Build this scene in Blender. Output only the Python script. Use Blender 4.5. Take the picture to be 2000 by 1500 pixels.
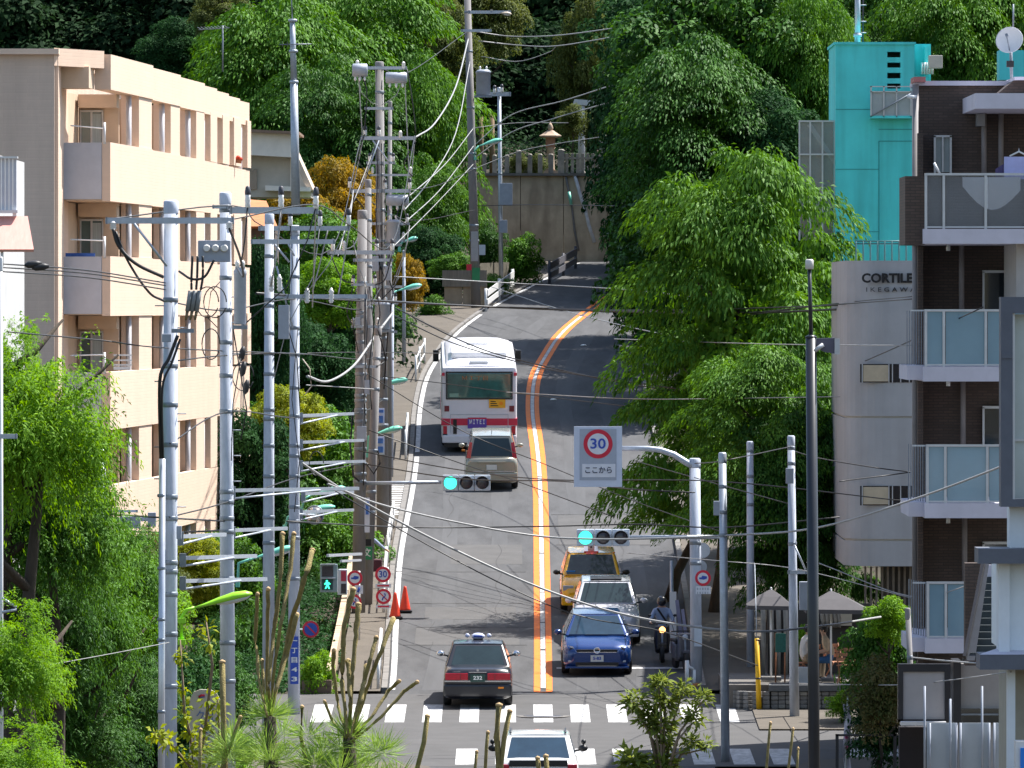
import bpy, bmesh, math, random
import numpy as np
from mathutils import Vector, Matrix

for _o in list(bpy.data.objects):
    bpy.data.objects.remove(_o)
SC = bpy.context.scene
COL = SC.collection
random.seed(11)
RNG = np.random.default_rng(11)

# ------------------------------------------------------------------ camera, sky, sun, exposure
F, CZ, HY = 16000.0, 10.0, 590.0          # focal length in photo pixels, eye height, horizon row
cam_d = bpy.data.cameras.new('camera')
cam_d.sensor_width = 36.0
cam_d.lens = 36.0 * F / 2000.0
cam_d.shift_y = -160.0 / 2000.0
cam_d.clip_start = 1.0
cam_d.clip_end = 3000.0
cam = bpy.data.objects.new('camera', cam_d)
cam.location = (0, 0, CZ)
cam.rotation_euler = (math.radians(90), 0, 0)
COL.objects.link(cam)
SC.camera = cam

SUNV = Vector((0.48, 0.34, 1.0)).normalized()
sun_d = bpy.data.lights.new('sun', 'SUN')
sun_d.energy = 4.8
sun_d.angle = math.radians(0.5)
sun_d.color = (1.0, 0.965, 0.91)
sun = bpy.data.objects.new('sun', sun_d)
sun.rotation_euler = SUNV.to_track_quat('Z', 'Y').to_euler()
sun.location = (40, 150, 90)
COL.objects.link(sun)

world = bpy.data.worlds.new('World')
SC.world = world
world.use_nodes = True
_n = world.node_tree.nodes
_bg = _n['Background']
_sky = _n.new('ShaderNodeTexSky')
_sky.sky_type = 'NISHITA'
_sky.sun_disc = False
_sky.sun_elevation = math.asin(SUNV.z)
_sky.sun_rotation = math.atan2(SUNV.x, SUNV.y)
_sky.dust_density = 1.6
_sky.air_density = 1.2
_sky.altitude = 30.0
world.node_tree.links.new(_sky.outputs[0], _bg.inputs[0])
_bg.inputs[1].default_value = 0.09

SC.view_settings.view_transform = 'Standard'
SC.view_settings.look = 'None'
SC.view_settings.gamma = 1.0
SC.view_settings.use_curve_mapping = False
SC.view_settings.exposure = 1.2
SC.render.engine = 'CYCLES'
SC.cycles.use_denoising = True
SC.cycles.max_bounces = 6
SC.cycles.diffuse_bounces = 3
SC.cycles.glossy_bounces = 3
SC.cycles.transmission_bounces = 5
SC.cycles.transparent_max_bounces = 6
SC.cycles.caustics_reflective = False
SC.cycles.caustics_refractive = False

# ------------------------------------------------------------------ helpers
def W(px, py, d):
    """photo pixel at distance d -> world point"""
    return Vector(((px - 1000.0) * d / F, d, CZ - (py - HY) * d / F))
def XX(px, d): return (px - 1000.0) * d / F
def ZZ(py, d): return CZ - (py - HY) * d / F
def S(px, d): return px * d / F            # length in pixels -> metres

PROFILE = [(0, 5.5), (40, 4.0), (90, 0.5), (150, -1.2), (187, -0.41), (200, -0.10), (210, 0.38), (225, 1.30), (240, 2.55),
           (258, 4.05), (270, 5.05), (285, 6.2), (300, 7.3), (320, 8.75), (335, 9.75), (350, 10.7), (372, 11.8), (420, 13.2), (520, 15)]
_pd = np.array([p[0] for p in PROFILE], float); _pz = np.array([p[1] for p in PROFILE], float)
def _smooth(d):
    d = np.asarray(d, float)
    return sum(np.interp(d + o, _pd, _pz) for o in (-5, -2.5, 0, 2.5, 5)) / 5
def G(d): return float(_smooth(d))
CENTER = [(150, 0.3), (200, .76), (210, .80), (225, .84), (240, .87), (258, .90), (270, .86), (285, .68), (300, .80), (320, 1.84), (335, 3.25), (350, 4.9), (372, 7.6), (400, 11.5)]
LEFTL = [(150, -3.2), (200, -3.0), (210, -3.02), (225, -3.18), (240, -3.28), (258, -3.12), (270, -3.1), (285, -3.22), (300, -3.12), (320, -2.24), (335, -.9), (350, .9), (372, 3.0), (400, 6.6)]
def _crv(tab):
    a = np.array([t[0] for t in tab], float); b = np.array([t[1] for t in tab], float)
    return lambda d: float(sum(np.interp(d + o, a, b) for o in (-5, -2.5, 0, 2.5, 5)) / 5)
XC = _crv(CENTER); XL = _crv(LEFTL)
def XR(d): return XC(d) + 3.95

MATS = {}
def mat(name, col, rough=.6, var=.12, scale=4.0, metal=0.0, spec=.4, emit=0.0, bump=0.0, coat=0.0, bscale=None, stretch=None, alpha=1.0, trans=0.0, col2=None, dirt=0.0):
    if name in MATS: return MATS[name]
    m = bpy.data.materials.new(name); m.use_nodes = True
    nt = m.node_tree; N = nt.nodes; L = nt.links
    b = N['Principled BSDF']
    b.inputs['Roughness'].default_value = rough
    b.inputs['Metallic'].default_value = metal
    b.inputs['Specular IOR Level'].default_value = spec
    b.inputs['Coat Weight'].default_value = coat
    b.inputs['Coat Roughness'].default_value = .05
    b.inputs['Alpha'].default_value = alpha
    b.inputs['Transmission Weight'].default_value = trans
    c = (*col, 1.0)
    if var > 0 or bump > 0:
        tc = N.new('ShaderNodeTexCoord'); mp = N.new('ShaderNodeMapping')
        L.new(tc.outputs['Object'], mp.inputs['Vector'])
        if stretch: mp.inputs['Scale'].default_value = stretch
        nz = N.new('ShaderNodeTexNoise'); nz.inputs['Scale'].default_value = scale
        nz.inputs['Detail'].default_value = 6; nz.inputs['Roughness'].default_value = .65
        L.new(mp.outputs[0], nz.inputs['Vector'])
        mr = N.new('ShaderNodeMapRange'); mr.inputs[1].default_value = .3; mr.inputs[2].default_value = .7
        L.new(nz.outputs['Fac'], mr.inputs[0])
        mx = N.new('ShaderNodeMix'); mx.data_type = 'RGBA'
        c2 = col2 if col2 else tuple(min(1, x * (1 + var)) for x in col)
        c1 = tuple(x * (1 - var) for x in col)
        mx.inputs['A'].default_value = (*c1, 1); mx.inputs['B'].default_value = (*c2, 1)
        L.new(mr.outputs[0], mx.inputs['Factor'])
        out = mx.outputs['Result']
        if dirt > 0:     # broad weathering streaks
            n2 = N.new('ShaderNodeTexNoise'); n2.inputs['Scale'].default_value = max(1.3, scale * .35); n2.inputs['Detail'].default_value = 8
            m2 = N.new('ShaderNodeMapping'); m2.inputs['Scale'].default_value = (1.6, 1.6, .14)
            L.new(tc.outputs['Object'], m2.inputs['Vector']); L.new(m2.outputs[0], n2.inputs['Vector'])
            r2 = N.new('ShaderNodeMapRange'); r2.inputs[1].default_value = .45; r2.inputs[2].default_value = .75; r2.inputs[4].default_value = dirt
            L.new(n2.outputs['Fac'], r2.inputs[0])
            x2 = N.new('ShaderNodeMix'); x2.data_type = 'RGBA'
            x2.inputs['B'].default_value = (col[0] * .35, col[1] * .33, col[2] * .3, 1)
            L.new(out, x2.inputs['A']); L.new(r2.outputs[0], x2.inputs['Factor']); out = x2.outputs['Result']
        L.new(out, b.inputs['Base Color'])
        if bump > 0:
            nb = N.new('ShaderNodeTexNoise'); nb.inputs['Scale'].default_value = bscale or scale * 6; nb.inputs['Detail'].default_value = 5
            L.new(mp.outputs[0], nb.inputs['Vector'])
            bp = N.new('ShaderNodeBump'); bp.inputs['Strength'].default_value = bump; bp.inputs['Distance'].default_value = .03
            L.new(nb.outputs['Fac'], bp.inputs['Height']); L.new(bp.outputs[0], b.inputs['Normal'])
    else:
        b.inputs['Base Color'].default_value = c
    if emit > 0:
        b.inputs['Emission Color'].default_value = c
        b.inputs['Emission Strength'].default_value = emit
    MATS[name] = m
    return m

def tile_mat(name, col, mortar, bw, bh, rough=.7, var=.1, off=.5, msize=.012, dirt=0.25):
    """fine wall tiles, far too small to build one by one"""
    if name in MATS: return MATS[name]
    m = mat(name, col, rough=rough, var=0)
    nt = m.node_tree; N = nt.nodes; L = nt.links; b = N['Principled BSDF']
    tc = N.new('ShaderNodeTexCoord'); sp = N.new('ShaderNodeSeparateXYZ'); L.new(tc.outputs['Object'], sp.inputs[0])
    ad = N.new('ShaderNodeMath'); L.new(sp.outputs[0], ad.inputs[0]); L.new(sp.outputs[1], ad.inputs[1])
    cb = N.new('ShaderNodeCombineXYZ'); L.new(ad.outputs[0], cb.inputs[0]); L.new(sp.outputs[2], cb.inputs[1])
    br = N.new('ShaderNodeTexBrick'); br.offset = off
    br.inputs['Scale'].default_value = 1.0; br.inputs['Brick Width'].default_value = bw; br.inputs['Row Height'].default_value = bh
    br.inputs['Mortar Size'].default_value = msize; br.inputs['Mortar Smooth'].default_value = .3
    br.inputs['Color1'].default_value = (*[x * (1 - var) for x in col], 1); br.inputs['Color2'].default_value = (*[min(1, x * (1 + var)) for x in col], 1)
    br.inputs['Mortar'].default_value = (*mortar, 1)
    L.new(cb.outputs[0], br.inputs['Vector'])
    nz = N.new('ShaderNodeTexNoise'); nz.inputs['Scale'].default_value = .5; nz.inputs['Detail'].default_value = 9; nz.inputs['Roughness'].default_value = .7
    mp = N.new('ShaderNodeMapping'); mp.inputs['Scale'].default_value = (2.2, 2.2, .22); L.new(tc.outputs['Object'], mp.inputs[0]); L.new(mp.outputs[0], nz.inputs['Vector'])
    mr = N.new('ShaderNodeMapRange'); mr.inputs[1].default_value = .4; mr.inputs[2].default_value = .75; mr.inputs[3].default_value = 0; mr.inputs[4].default_value = dirt
    L.new(nz.outputs['Fac'], mr.inputs[0])
    mx = N.new('ShaderNodeMix'); mx.data_type = 'RGBA'; mx.inputs['B'].default_value = (*[x * .55 for x in col], 1)
    L.new(br.outputs['Color'], mx.inputs['A']); L.new(mr.outputs[0], mx.inputs['Factor']); L.new(mx.outputs['Result'], b.inputs['Base Color'])
    bp = N.new('ShaderNodeBump'); bp.inputs['Strength'].default_value = .3; bp.inputs['Distance'].default_value = .01; bp.invert = True
    L.new(br.outputs['Fac'], bp.inputs['Height']); L.new(bp.outputs[0], b.inputs['Normal'])
    return m

def leaf_mat(name, c_dark, c_light, rough=.6, trans=.35, spec=.16):
    m = bpy.data.materials.new(name); m.use_nodes = True
    nt = m.node_tree; N = nt.nodes; L = nt.links
    b = N['Principled BSDF']; out = N['Material Output']
    geo = N.new('ShaderNodeNewGeometry')
    tc = N.new('ShaderNodeTexCoord'); nz = N.new('ShaderNodeTexNoise'); nz.inputs['Scale'].default_value = .55; nz.inputs['Detail'].default_value = 3
    L.new(tc.outputs['Object'], nz.inputs['Vector'])
    ad = N.new('ShaderNodeMath'); ad.operation = 'MULTIPLY_ADD'; ad.inputs[1].default_value = .5
    L.new(geo.outputs['Random Per Island'], ad.inputs[0])
    sb = N.new('ShaderNodeMath'); sb.operation = 'MULTIPLY_ADD'; sb.inputs[1].default_value = 1.6; sb.inputs[2].default_value = -.55
    L.new(nz.outputs['Fac'], sb.inputs[0]); L.new(sb.outputs[0], ad.inputs[2]); ad.use_clamp = True
    mx = N.new('ShaderNodeMix'); mx.data_type = 'RGBA'
    mx.inputs['A'].default_value = (*c_dark, 1); mx.inputs['B'].default_value = (*c_light, 1)
    L.new(ad.outputs[0], mx.inputs['Factor'])
    L.new(mx.outputs['Result'], b.inputs['Base Color'])
    b.inputs['Roughness'].default_value = rough; b.inputs['Specular IOR Level'].default_value = spec
    tr = N.new('ShaderNodeBsdfTranslucent')
    hs = N.new('ShaderNodeHueSaturation'); hs.inputs['Value'].default_value = 1.25; hs.inputs['Saturation'].default_value = 1.1; hs.inputs['Hue'].default_value = .485
    L.new(mx.outputs['Result'], hs.inputs['Color']); L.new(hs.outputs[0], tr.inputs[0])
    ms = N.new('ShaderNodeMixShader'); ms.inputs[0].default_value = trans
    L.new(b.outputs[0], ms.inputs[1]); L.new(tr.outputs[0], ms.inputs[2]); L.new(ms.outputs[0], out.inputs[0])
    MATS[name] = m
    return m

def props(o, label=None, cat=None, group=None, kind=None):
    if label: o['label'] = label
    if cat: o['category'] = cat
    if group: o['group'] = group
    if kind: o['kind'] = kind
    return o
def thing(name, label, cat, loc=(0, 0, 0), rz=0.0, group=None, rx=0.0):
    o = bpy.data.objects.new(name, None); COL.objects.link(o)
    o.location = loc; o.rotation_euler = (rx, 0, rz); o.empty_display_size = .2
    return props(o, label, cat, group)

class MB:
    """collects geometry for ONE mesh object"""
    def __init__(s, T=None): s.v = []; s.f = []; s.m = []; s.T = T; s.mi = 0; s.sm = []
    def add(s, vs, fs, smooth=False):
        o = len(s.v)
        if s.T is not None: vs = [s.T @ Vector(v) for v in vs]
        s.v += [tuple(v) for v in vs]
        for f in fs: s.f.append([i + o for i in f]); s.m.append(s.mi); s.sm.append(smooth)
        return s
    def box(s, c, sz, R=None):
        hx, hy, hz = sz[0] / 2, sz[1] / 2, sz[2] / 2
        vs = [Vector((x * hx, y * hy, z * hz)) for x in (-1, 1) for y in (-1, 1) for z in (-1, 1)]
        if R is not None: vs = [R @ v for v in vs]
        c = Vector(c)
        return s.add([v + c for v in vs], [(0, 1, 3, 2), (4, 6, 7, 5), (0, 4, 5, 1), (2, 3, 7, 6), (0, 2, 6, 4), (1, 5, 7, 3)])
    def box2(s, a, b):
        return s.box([(a[i] + b[i]) / 2 for i in range(3)], [abs(a[i] - b[i]) for i in range(3)])
    def bar(s, a, b, w, h):
        """rectangular bar between two points"""
        a = Vector(a); b = Vector(b); d = (b - a); L_ = d.length
        q = d.to_track_quat('X', 'Z').to_matrix()
        return s.box((a + b) / 2, (L_, w, h), q)
    def cyl(s, a, b, r0, r1=None, n=12, cap=True):
        a = Vector(a); b = Vector(b); r1 = r0 if r1 is None else r1
        d = b - a
        q = d.to_track_quat('Z', 'Y').to_matrix()
        vs = []
        for p, r in ((a, r0), (b, r1)):
            for k in range(n):
                t = 2 * math.pi * k / n
                vs.append(p + q @ Vector((r * math.cos(t), r * math.sin(t), 0)))
        fs = [(k, (k + 1) % n, n + (k + 1) % n, n + k) for k in range(n)]
        s.add(vs, fs, smooth=True)
        if cap: s.add(vs, [tuple(range(n - 1, -1, -1)), tuple(range(n, 2 * n))])
        return s
    def tube(s, pts, r, n=6):
        pts = [Vector(p) for p in pts]
        rr = r if isinstance(r, (list, tuple)) else [r] * len(pts)
        vs = []; fs = []
        up = Vector((0, 0, 1))
        for i, p in enumerate(pts):
            t = (pts[min(i + 1, len(pts) - 1)] - pts[max(i - 1, 0)]).normalized()
            u = t.cross(up)
            if u.length < 1e-3: u = t.cross(Vector((0, 1, 0)))
            u.normalize(); w = u.cross(t)
            for k in range(n):
                a = 2 * math.pi * k / n
                vs.append(p + (u * math.cos(a) + w * math.sin(a)) * rr[i])
        for i in range(len(pts) - 1):
            for k in range(n):
                fs.append((i * n + k, i * n + (k + 1) % n, (i + 1) * n + (k + 1) % n, (i + 1) * n + k))
        s.add(vs, fs, smooth=True)
        e = (len(pts) - 1) * n
        return s.add(vs, [tuple(range(n)), tuple(range(e + n - 1, e - 1, -1))])
    def lathe(s, c, prof, n=14, axis=(0, 0, 1), smooth=True):
        """prof: list of (radius, height) along axis from c"""
        q = Vector(axis).to_track_quat('Z', 'Y').to_matrix(); c = Vector(c)
        vs = []; fs = []
        for r, h in prof:
            for k in range(n):
                a = 2 * math.pi * k / n
                vs.append(c + q @ Vector((r * math.cos(a), r * math.sin(a), h)))
        for i in range(len(prof) - 1):
            for k in range(n):
                fs.append((i * n + k, i * n + (k + 1) % n, (i + 1) * n + (k + 1) % n, (i + 1) * n + k))
        s.add(vs, fs, smooth=smooth)
        e = (len(prof) - 1) * n
        return s.add(vs, [tuple(range(n - 1, -1, -1)), tuple(range(e, e + n))])
    def sphere(s, c, r, n=12, m=8, sc=(1, 1, 1)):
        c = Vector(c); vs = []; fs = []
        for i in range(m + 1):
            t = math.pi * i / m
            for k in range(n):
                a = 2 * math.pi * k / n
                vs.append(c + Vector((r * sc[0] * math.sin(t) * math.cos(a), r * sc[1] * math.sin(t) * math.sin(a), r * sc[2] * math.cos(t))))
        for i in range(m):
            for k in range(n): fs.append((i * n + k, (i + 1) * n + k, (i + 1) * n + (k + 1) % n, i * n + (k + 1) % n))
        return s.add(vs, fs, smooth=True)
    def prism(s, poly, axis_vec):
        """extrude a closed polygon (3D points) along a vector"""
        n = len(poly); A = Vector(axis_vec)
        vs = [Vector(p) for p in poly] + [Vector(p) + A for p in poly]
        return s.add(vs, [tuple(range(n)), tuple(range(2 * n - 1, n - 1, -1))] + [(i, n + i, n + (i + 1) % n, (i + 1) % n) for i in range(n)])
    def loft(s, rings, smooth=True, cap=True, closed=True):
        n = len(rings[0]); vs = [Vector(p) for r in rings for p in r]; fs = []
        for i in range(len(rings) - 1):
            for k in range(n if closed else n - 1):
                fs.append((i * n + k, i * n + (k + 1) % n, (i + 1) * n + (k + 1) % n, (i + 1) * n + k))
        s.add(vs, fs, smooth=smooth)
        if cap:
            e = (len(rings) - 1) * n
            s.add(vs, [tuple(range(n - 1, -1, -1)), tuple(range(e, e + n))])
        return s
    def quad(s, a, b, c, d): return s.add([a, b, c, d], [(0, 1, 2, 3)])
    def disc(s, c, r, nrm, n=24, r_in=0.0):
        q = Vector(nrm).to_track_quat('Z', 'Y').to_matrix(); c = Vector(c)
        o = [c + q @ Vector((r * math.cos(2 * math.pi * k / n), r * math.sin(2 * math.pi * k / n), 0)) for k in range(n)]
        if r_in <= 0: return s.add(o, [tuple(range(n))])
        i_ = [c + q @ Vector((r_in * math.cos(2 * math.pi * k / n), r_in * math.sin(2 * math.pi * k / n), 0)) for k in range(n)]
        return s.add(o + i_, [(k, (k + 1) % n, n + (k + 1) % n, n + k) for k in range(n)])
    def mesh(s, name, m, off=None, bevel=0):
        me = bpy.data.meshes.new(name)
        vs = s.v if off is None else [(v[0] - off[0], v[1] - off[1], v[2] - off[2]) for v in s.v]
        me.from_pydata(vs, [], s.f)
        for x in (m if isinstance(m, (list, tuple)) else [m]): me.materials.append(x)
        me.polygons.foreach_set('material_index', s.m)
        me.polygons.foreach_set('use_smooth', s.sm)
        bm = bmesh.new(); bm.from_mesh(me)
        bmesh.ops.remove_doubles(bm, verts=bm.verts, dist=1e-5)
        bmesh.ops.recalc_face_normals(bm, faces=bm.faces)
        if bevel:
            es = [e for e in bm.edges if len(e.link_faces) == 2 and e.calc_face_angle(0) > .6]
            bmesh.ops.bevel(bm, geom=es, offset=bevel, segments=2, affect='EDGES', profile=.6, clamp_overlap=True)
        bm.to_mesh(me); bm.free()
        return me
    def build(s, name, m, parent=None, local=False, bevel=0):
        """world-space verts unless local; parts are stored relative to their thing"""
        off = None
        if parent is not None and not local:
            p = parent; off = Vector((0, 0, 0))
            while p is not None: off = off + p.location; p = p.parent
        o = bpy.data.objects.new(name, s.mesh(name, m, off, bevel)); COL.objects.link(o)
        if parent is not None: o.parent = parent
        return o
    def solo(s, name, m, label, cat, base=None, group=None, kind=None, bevel=0):
        """a thing that is one mesh"""
        if base is None: base = (s.v[0][0], s.v[0][1], min(v[2] for v in s.v))
        o = bpy.data.objects.new(name, s.mesh(name, m, base, bevel)); COL.objects.link(o); o.location = base
        return props(o, label, cat, group, kind)

def text_mesh(body, name, size, m, parent, loc, width=None, depth=.004, rot=(math.pi / 2, 0, 0), local=True, bold=0.0):
    cu = bpy.data.curves.new(name, 'FONT'); cu.body = body; cu.size = size; cu.extrude = depth; cu.offset = bold
    cu.align_x = 'CENTER'; cu.align_y = 'CENTER'; cu.resolution_u = 3
    t = bpy.data.objects.new(name, cu); COL.objects.link(t)
    dg = bpy.context.evaluated_depsgraph_get(); ev = t.evaluated_get(dg)
    me = bpy.data.meshes.new_from_object(ev); bpy.data.objects.remove(t); bpy.data.curves.remove(cu)
    me.materials.clear(); me.materials.append(m)
    xs = [v.co.x for v in me.vertices] or [0, 1]
    w0 = max(xs) - min(xs)
    sx = 1.0 if not width else width / max(w0, 1e-6)
    cx = (max(xs) + min(xs)) / 2
    for v in me.vertices: v.co.x = (v.co.x - cx) * sx
    o = bpy.data.objects.new(name, me); COL.objects.link(o); o.rotation_euler = rot
    if parent is not None:
        o.parent = parent
        if not local:
            p = parent; off = Vector((0, 0, 0))
            while p is not None: off += p.location; p = p.parent
            loc = Vector(loc) - off
    o.location = loc
    return o

# ------------------------------------------------------------------ shared materials
ASPH = mat('asphalt', (.066, .066, .069), rough=.85, var=.27, scale=1.6, bump=.2, bscale=40, spec=.25, stretch=(1, .16, 1))
ASPH2 = mat('asphalt_patch', (.082, .080, .080), rough=.85, var=.13, scale=1.3, bump=.15, bscale=40, spec=.25)
PAVE = mat('paved_walk', (.094, .080, .064), rough=.9, var=.16, scale=1.2, bump=.2, bscale=30)
KERB = mat('kerb_concrete', (.17, .16, .15), rough=.9, var=.2, scale=3, bump=.2)
PAINTW = mat('road_paint_white', (.46, .455, .45), rough=.75, var=.36, scale=6, stretch=(1, .4, 1))
PAINTO = mat('road_paint_orange', (.74, .165, .007), rough=.7, var=.15, scale=5)
PAINTWORN = mat('road_paint_worn', (.45, .44, .43), rough=.8, var=.45, scale=3, stretch=(3, .6, 1))
SOIL = mat('soil', (.045, .038, .025), rough=1, var=.35, scale=1.2, bump=.4)
CONC = mat('pole_concrete', (.46, .50, .585), rough=.75, var=.22, scale=5, bump=.1, stretch=(1, 1, .25))
CONC_BR = mat('pole_concrete_brown', (.215, .205, .205), rough=.85, var=.22, scale=4, bump=.1, stretch=(1, 1, .2))
GALV = mat('galvanised_steel', (.42, .46, .52), rough=.45, var=.12, scale=8, metal=.35)
DGALV = mat('dull_steel', (.22, .25, .29), rough=.5, var=.2, scale=8, metal=.4)
WHITE = mat('white_paint', (.72, .72, .72), rough=.4, var=.05, scale=4)
PORC = mat('porcelain', (.75, .73, .70), rough=.2, var=.05, scale=9, coat=.4)
BLACKR = mat('black_rubber', (.012, .012, .014), rough=.6, var=.2, scale=6)
CABLE = mat('cable_black', (.02, .02, .022), rough=.5, var=.2, scale=6)
CABLEG = mat('cable_grey', (.30, .30, .30), rough=.5, var=.2, scale=6)
TFGREY = mat('transformer_grey', (.33, .36, .42), rough=.45, var=.1, scale=5)
DARKMETAL = mat('dark_metal', (.03, .03, .035), rough=.4, var=.15, scale=6, metal=.3)
LAMPG = mat('lamp_green', (.16, .52, .40), rough=.4, var=.08, scale=5)
LAMPY = mat('lamp_lime', (.28, .62, .02), rough=.4, var=.08, scale=5)
LENSG = mat('lamp_lens', (.55, .58, .58), rough=.25, var=.05)
REDP = mat('sign_red', (.60, .02, .05), rough=.45, var=.08, scale=5)
BLUEP = mat('sign_blue', (.03, .08, .42), rough=.45, var=.08, scale=5)
SIGNW = mat('sign_white', (.66, .68, .74), rough=.45, var=.05, scale=5)
BARK = mat('bark', (.055, .043, .032), rough=.95, var=.35, scale=6, bump=.6, stretch=(1, 1, .3))
# ------------------------------------------------------------------ terrain, road, pavements
def ground_h(x, d):
    g = G(d) - .10
    if d < 178: g -= .3
    wl = -4.7; wr = XR(min(d, 400)) + 3.4
    h = g
    if x < wl and d > 262: h = g + min(9, (wl - x) * .30) * min(1, (d - 262) / 40)
    if x > wr and d > 228: h = g + min(9, (x - wr) * .32) * min(1, (d - 228) / 40)
    if d > 345 and x < -1.7:
        t = min(1, (d - 345) / 30); h = max(h, (G(345) - .1) * (1 - t) + 15.85 * t)
    if d > 376 and x < XL(min(d, 400)) + 1.5: h = 15.85
    if d > 392: h = max(h, 15.85 + (d - 392) * .14)
    return h
def sheet(name, xs, ds, hfun, m, kind='structure', lift=0.0):
    mb = MB(); vs = []; fs = []
    n = len(xs(ds[0]))
    for d in ds:
        for x in xs(d): vs.append((x, d, hfun(x, d) + lift))
    for i in range(len(ds) - 1):
        for k in range(n - 1):
            fs.append((i * n + k, i * n + k + 1, (i + 1) * n + k + 1, (i + 1) * n + k))
    mb.add(vs, fs, smooth=True)
    o = mb.build(name, m); props(o, kind=kind)
    return o
_gx = sorted(set([-220, -150, -100, -70, -50, -40, -32, -26, -22, -19, -16, -14, -12, -10, -8, -6.5, -5.5, -4.7, -3, -1.7, -1.6, 0, 1.5, 3, 5, 7, 8.3, 10, 12, 14, 16, 19, 22, 26, 32, 40, 50, 70, 100, 150, 220]))
_gd = list(range(-60, 180, 12)) + [178, 178.2] + list(range(180, 375, 3)) + [375.8, 376.1] + list(range(378, 420, 4)) + list(range(424, 600, 16)) + [700, 900, 1300]
ground = sheet('ground', lambda d: _gx, _gd, ground_h, SOIL)
road = sheet('road', lambda d: [XL(d) - .12, XL(d) + 1.2, XC(d) - 1, XC(d), XC(d) + 1, XR(d) - 1.2, XR(d)], [x for x in np.arange(30, 388, 3)], lambda x, d: G(d), ASPH)
cross_street = sheet('cross_street', lambda d: [-60, -30, -10, -5, -3.3, 0, 4.5, 5.5, 8, 12, 30, 60], list(np.arange(184.5, 206.1, 1.5)), lambda x, d: G(d), ASPH2, lift=.004)
sidewalk_left = sheet('sidewalk_left', lambda d: [min(-4.45, XL(d) - 1.2), XL(d) - .8, XL(d) - .3], list(np.arange(206, 380, 2.5)), lambda x, d: G(d), PAVE, lift=.03)
sidewalk_right = sheet('sidewalk_right', lambda d: [XR(d) + .16, XR(d) + 1, XR(d) + 3.4], list(np.arange(206, 380, 2.5)), lambda x, d: G(d), PAVE, lift=.05)
sidewalk_corner = sheet('sidewalk_corner', lambda d: [5.9 + max(0, (d - 198.4)) * .0, 9, 16, 40], list(np.arange(195.2, 206.3, 1.5)), lambda x, d: G(d), PAVE, lift=.04)
def _nl(d):
    e = -1.75 - max(0, (d - 183.4)) ** 2 * .35
    return [-30, -8, e - 1, e]
sidewalk_near_left = sheet('sidewalk_near_left', _nl, [150, 160, 170, 178, 181, 183, 184, 185, 185.6, 186.2], lambda x, d: G(d), PAVE, lift=.05)
sidewalk_near_right = sheet('sidewalk_near_right', lambda d: [6.4 + max(0, d - 184) ** 2 * .2, 8, 12, 30], [150, 160, 170, 178, 181, 183, 184, 185, 186, 186.6], lambda x, d: G(d), PAVE, lift=.05)

def strip(name, parent, xf0, xf1, d0, d1, m, lift=.010, step=2.5):
    mb = MB(); n = max(2, int((d1 - d0) / step) + 1); vs = []; fs = []
    for i in range(n):
        d = d0 + (d1 - d0) * i / (n - 1)
        vs += [(xf0(d), d, G(d) + lift), (xf1(d), d, G(d) + lift)]
    for i in range(n - 1): fs.append((2 * i, 2 * i + 1, 2 * i + 3, 2 * i + 2))
    mb.add(vs, fs)
    return mb.build(name, m, parent)
strip('lane_line', road, lambda d: XC(d) - .235, lambda d: XC(d) - .075, 206.0, 380, PAINTO)
strip('lane_line', road, lambda d: XC(d) + .075, lambda d: XC(d) + .235, 206.0, 380, PAINTO)
for a, b_ in ((207, 216.5), (217, 223.6), (223.8, 231.0), (231.2, 240.6), (240.9, 262), (262.3, 300), (300.2, 330)):
    strip('lane_line', road, lambda d: XC(d) - .062, lambda d: XC(d) + .062, a, b_, PAINTW if b_ > 240 or b_ < 217 else PAINTWORN)
mb = MB(); mb.disc((XC(206), 206, G(206) + .009), .235, (0, 0, 1), 20); mb.build('line_end', PAINTO, road)
for a, b_ in ((206.5, 236), (236.2, 268.5), (270, 284), (284.3, 300), (300.3, 331), (336, 344), (344.4, 372)):
    strip('edge_line', road, lambda d: XL(d) - .08, lambda d: XL(d) + .07, a, b_, PAINTW, lift=.014)
strip('stop_line', road, lambda d: XC(d) + .35, lambda d: XR(d) - .3, 211.9, 212.3, PAINTW)
for k in range(-6, 6):
    x = .76 + .9 * k
    strip('crosswalk_stripe', cross_street, lambda d: x - .235, lambda d: x + .235, 197.6, 202.6, PAINTW)
for k in list(range(-2, 7)) + [8, 9]:
    x = .76 + .9 * k
    strip('crosswalk_stripe', cross_street, lambda d: x - .245, lambda d: x + .245, 185.0, 189.6, PAINTW)
for k in range(14):
    d0 = 250.8 + k * .66
    strip('hatch_stripe', sidewalk_left, lambda d: XL(d) - .98 + (d - 251) * .03, lambda d: XL(d) - .16, d0, d0 + .34, PAINTW, lift=.036)
# square repair patches and seams in the asphalt
for (x0, x1, d0, d1) in ((-2.6, .2, 218, 222.4), (-2.4, .1, 224.5, 227.6), (1.4, 4.2, 243, 251), (-1.8, .3, 238, 243)):
    strip('asphalt_patch', road, lambda d: x0, lambda d: x1, d0, d1, ASPH2, lift=.005)
SEAM = mat('asphalt_seam', (.045, .044, .045), rough=.9, var=.3, scale=4)
for (x0, x1, d0) in ((-2.9, .4, 217.95), (-2.6, .45, 222.5), (-2.8, .3, 228.4), (1.3, 4.4, 242.9), (1.2, 4.3, 251.1), (-2.9, .4, 236.0)):
    strip('asphalt_seam', road, lambda d: x0, lambda d: x1, d0, d0 + .12, SEAM, lift=.007)
for (x0, d0, d1) in ((-2.2, 217, 224), (-.4, 226, 243), (3.2, 240, 262), (-1.9, 245, 262)):
    strip('asphalt_seam', road, lambda d: x0 + .08 * math.sin(d * 1.1), lambda d: x0 + .025 + .08 * math.sin(d * 1.1), d0, d1, SEAM, lift=.007, step=.6)
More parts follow.
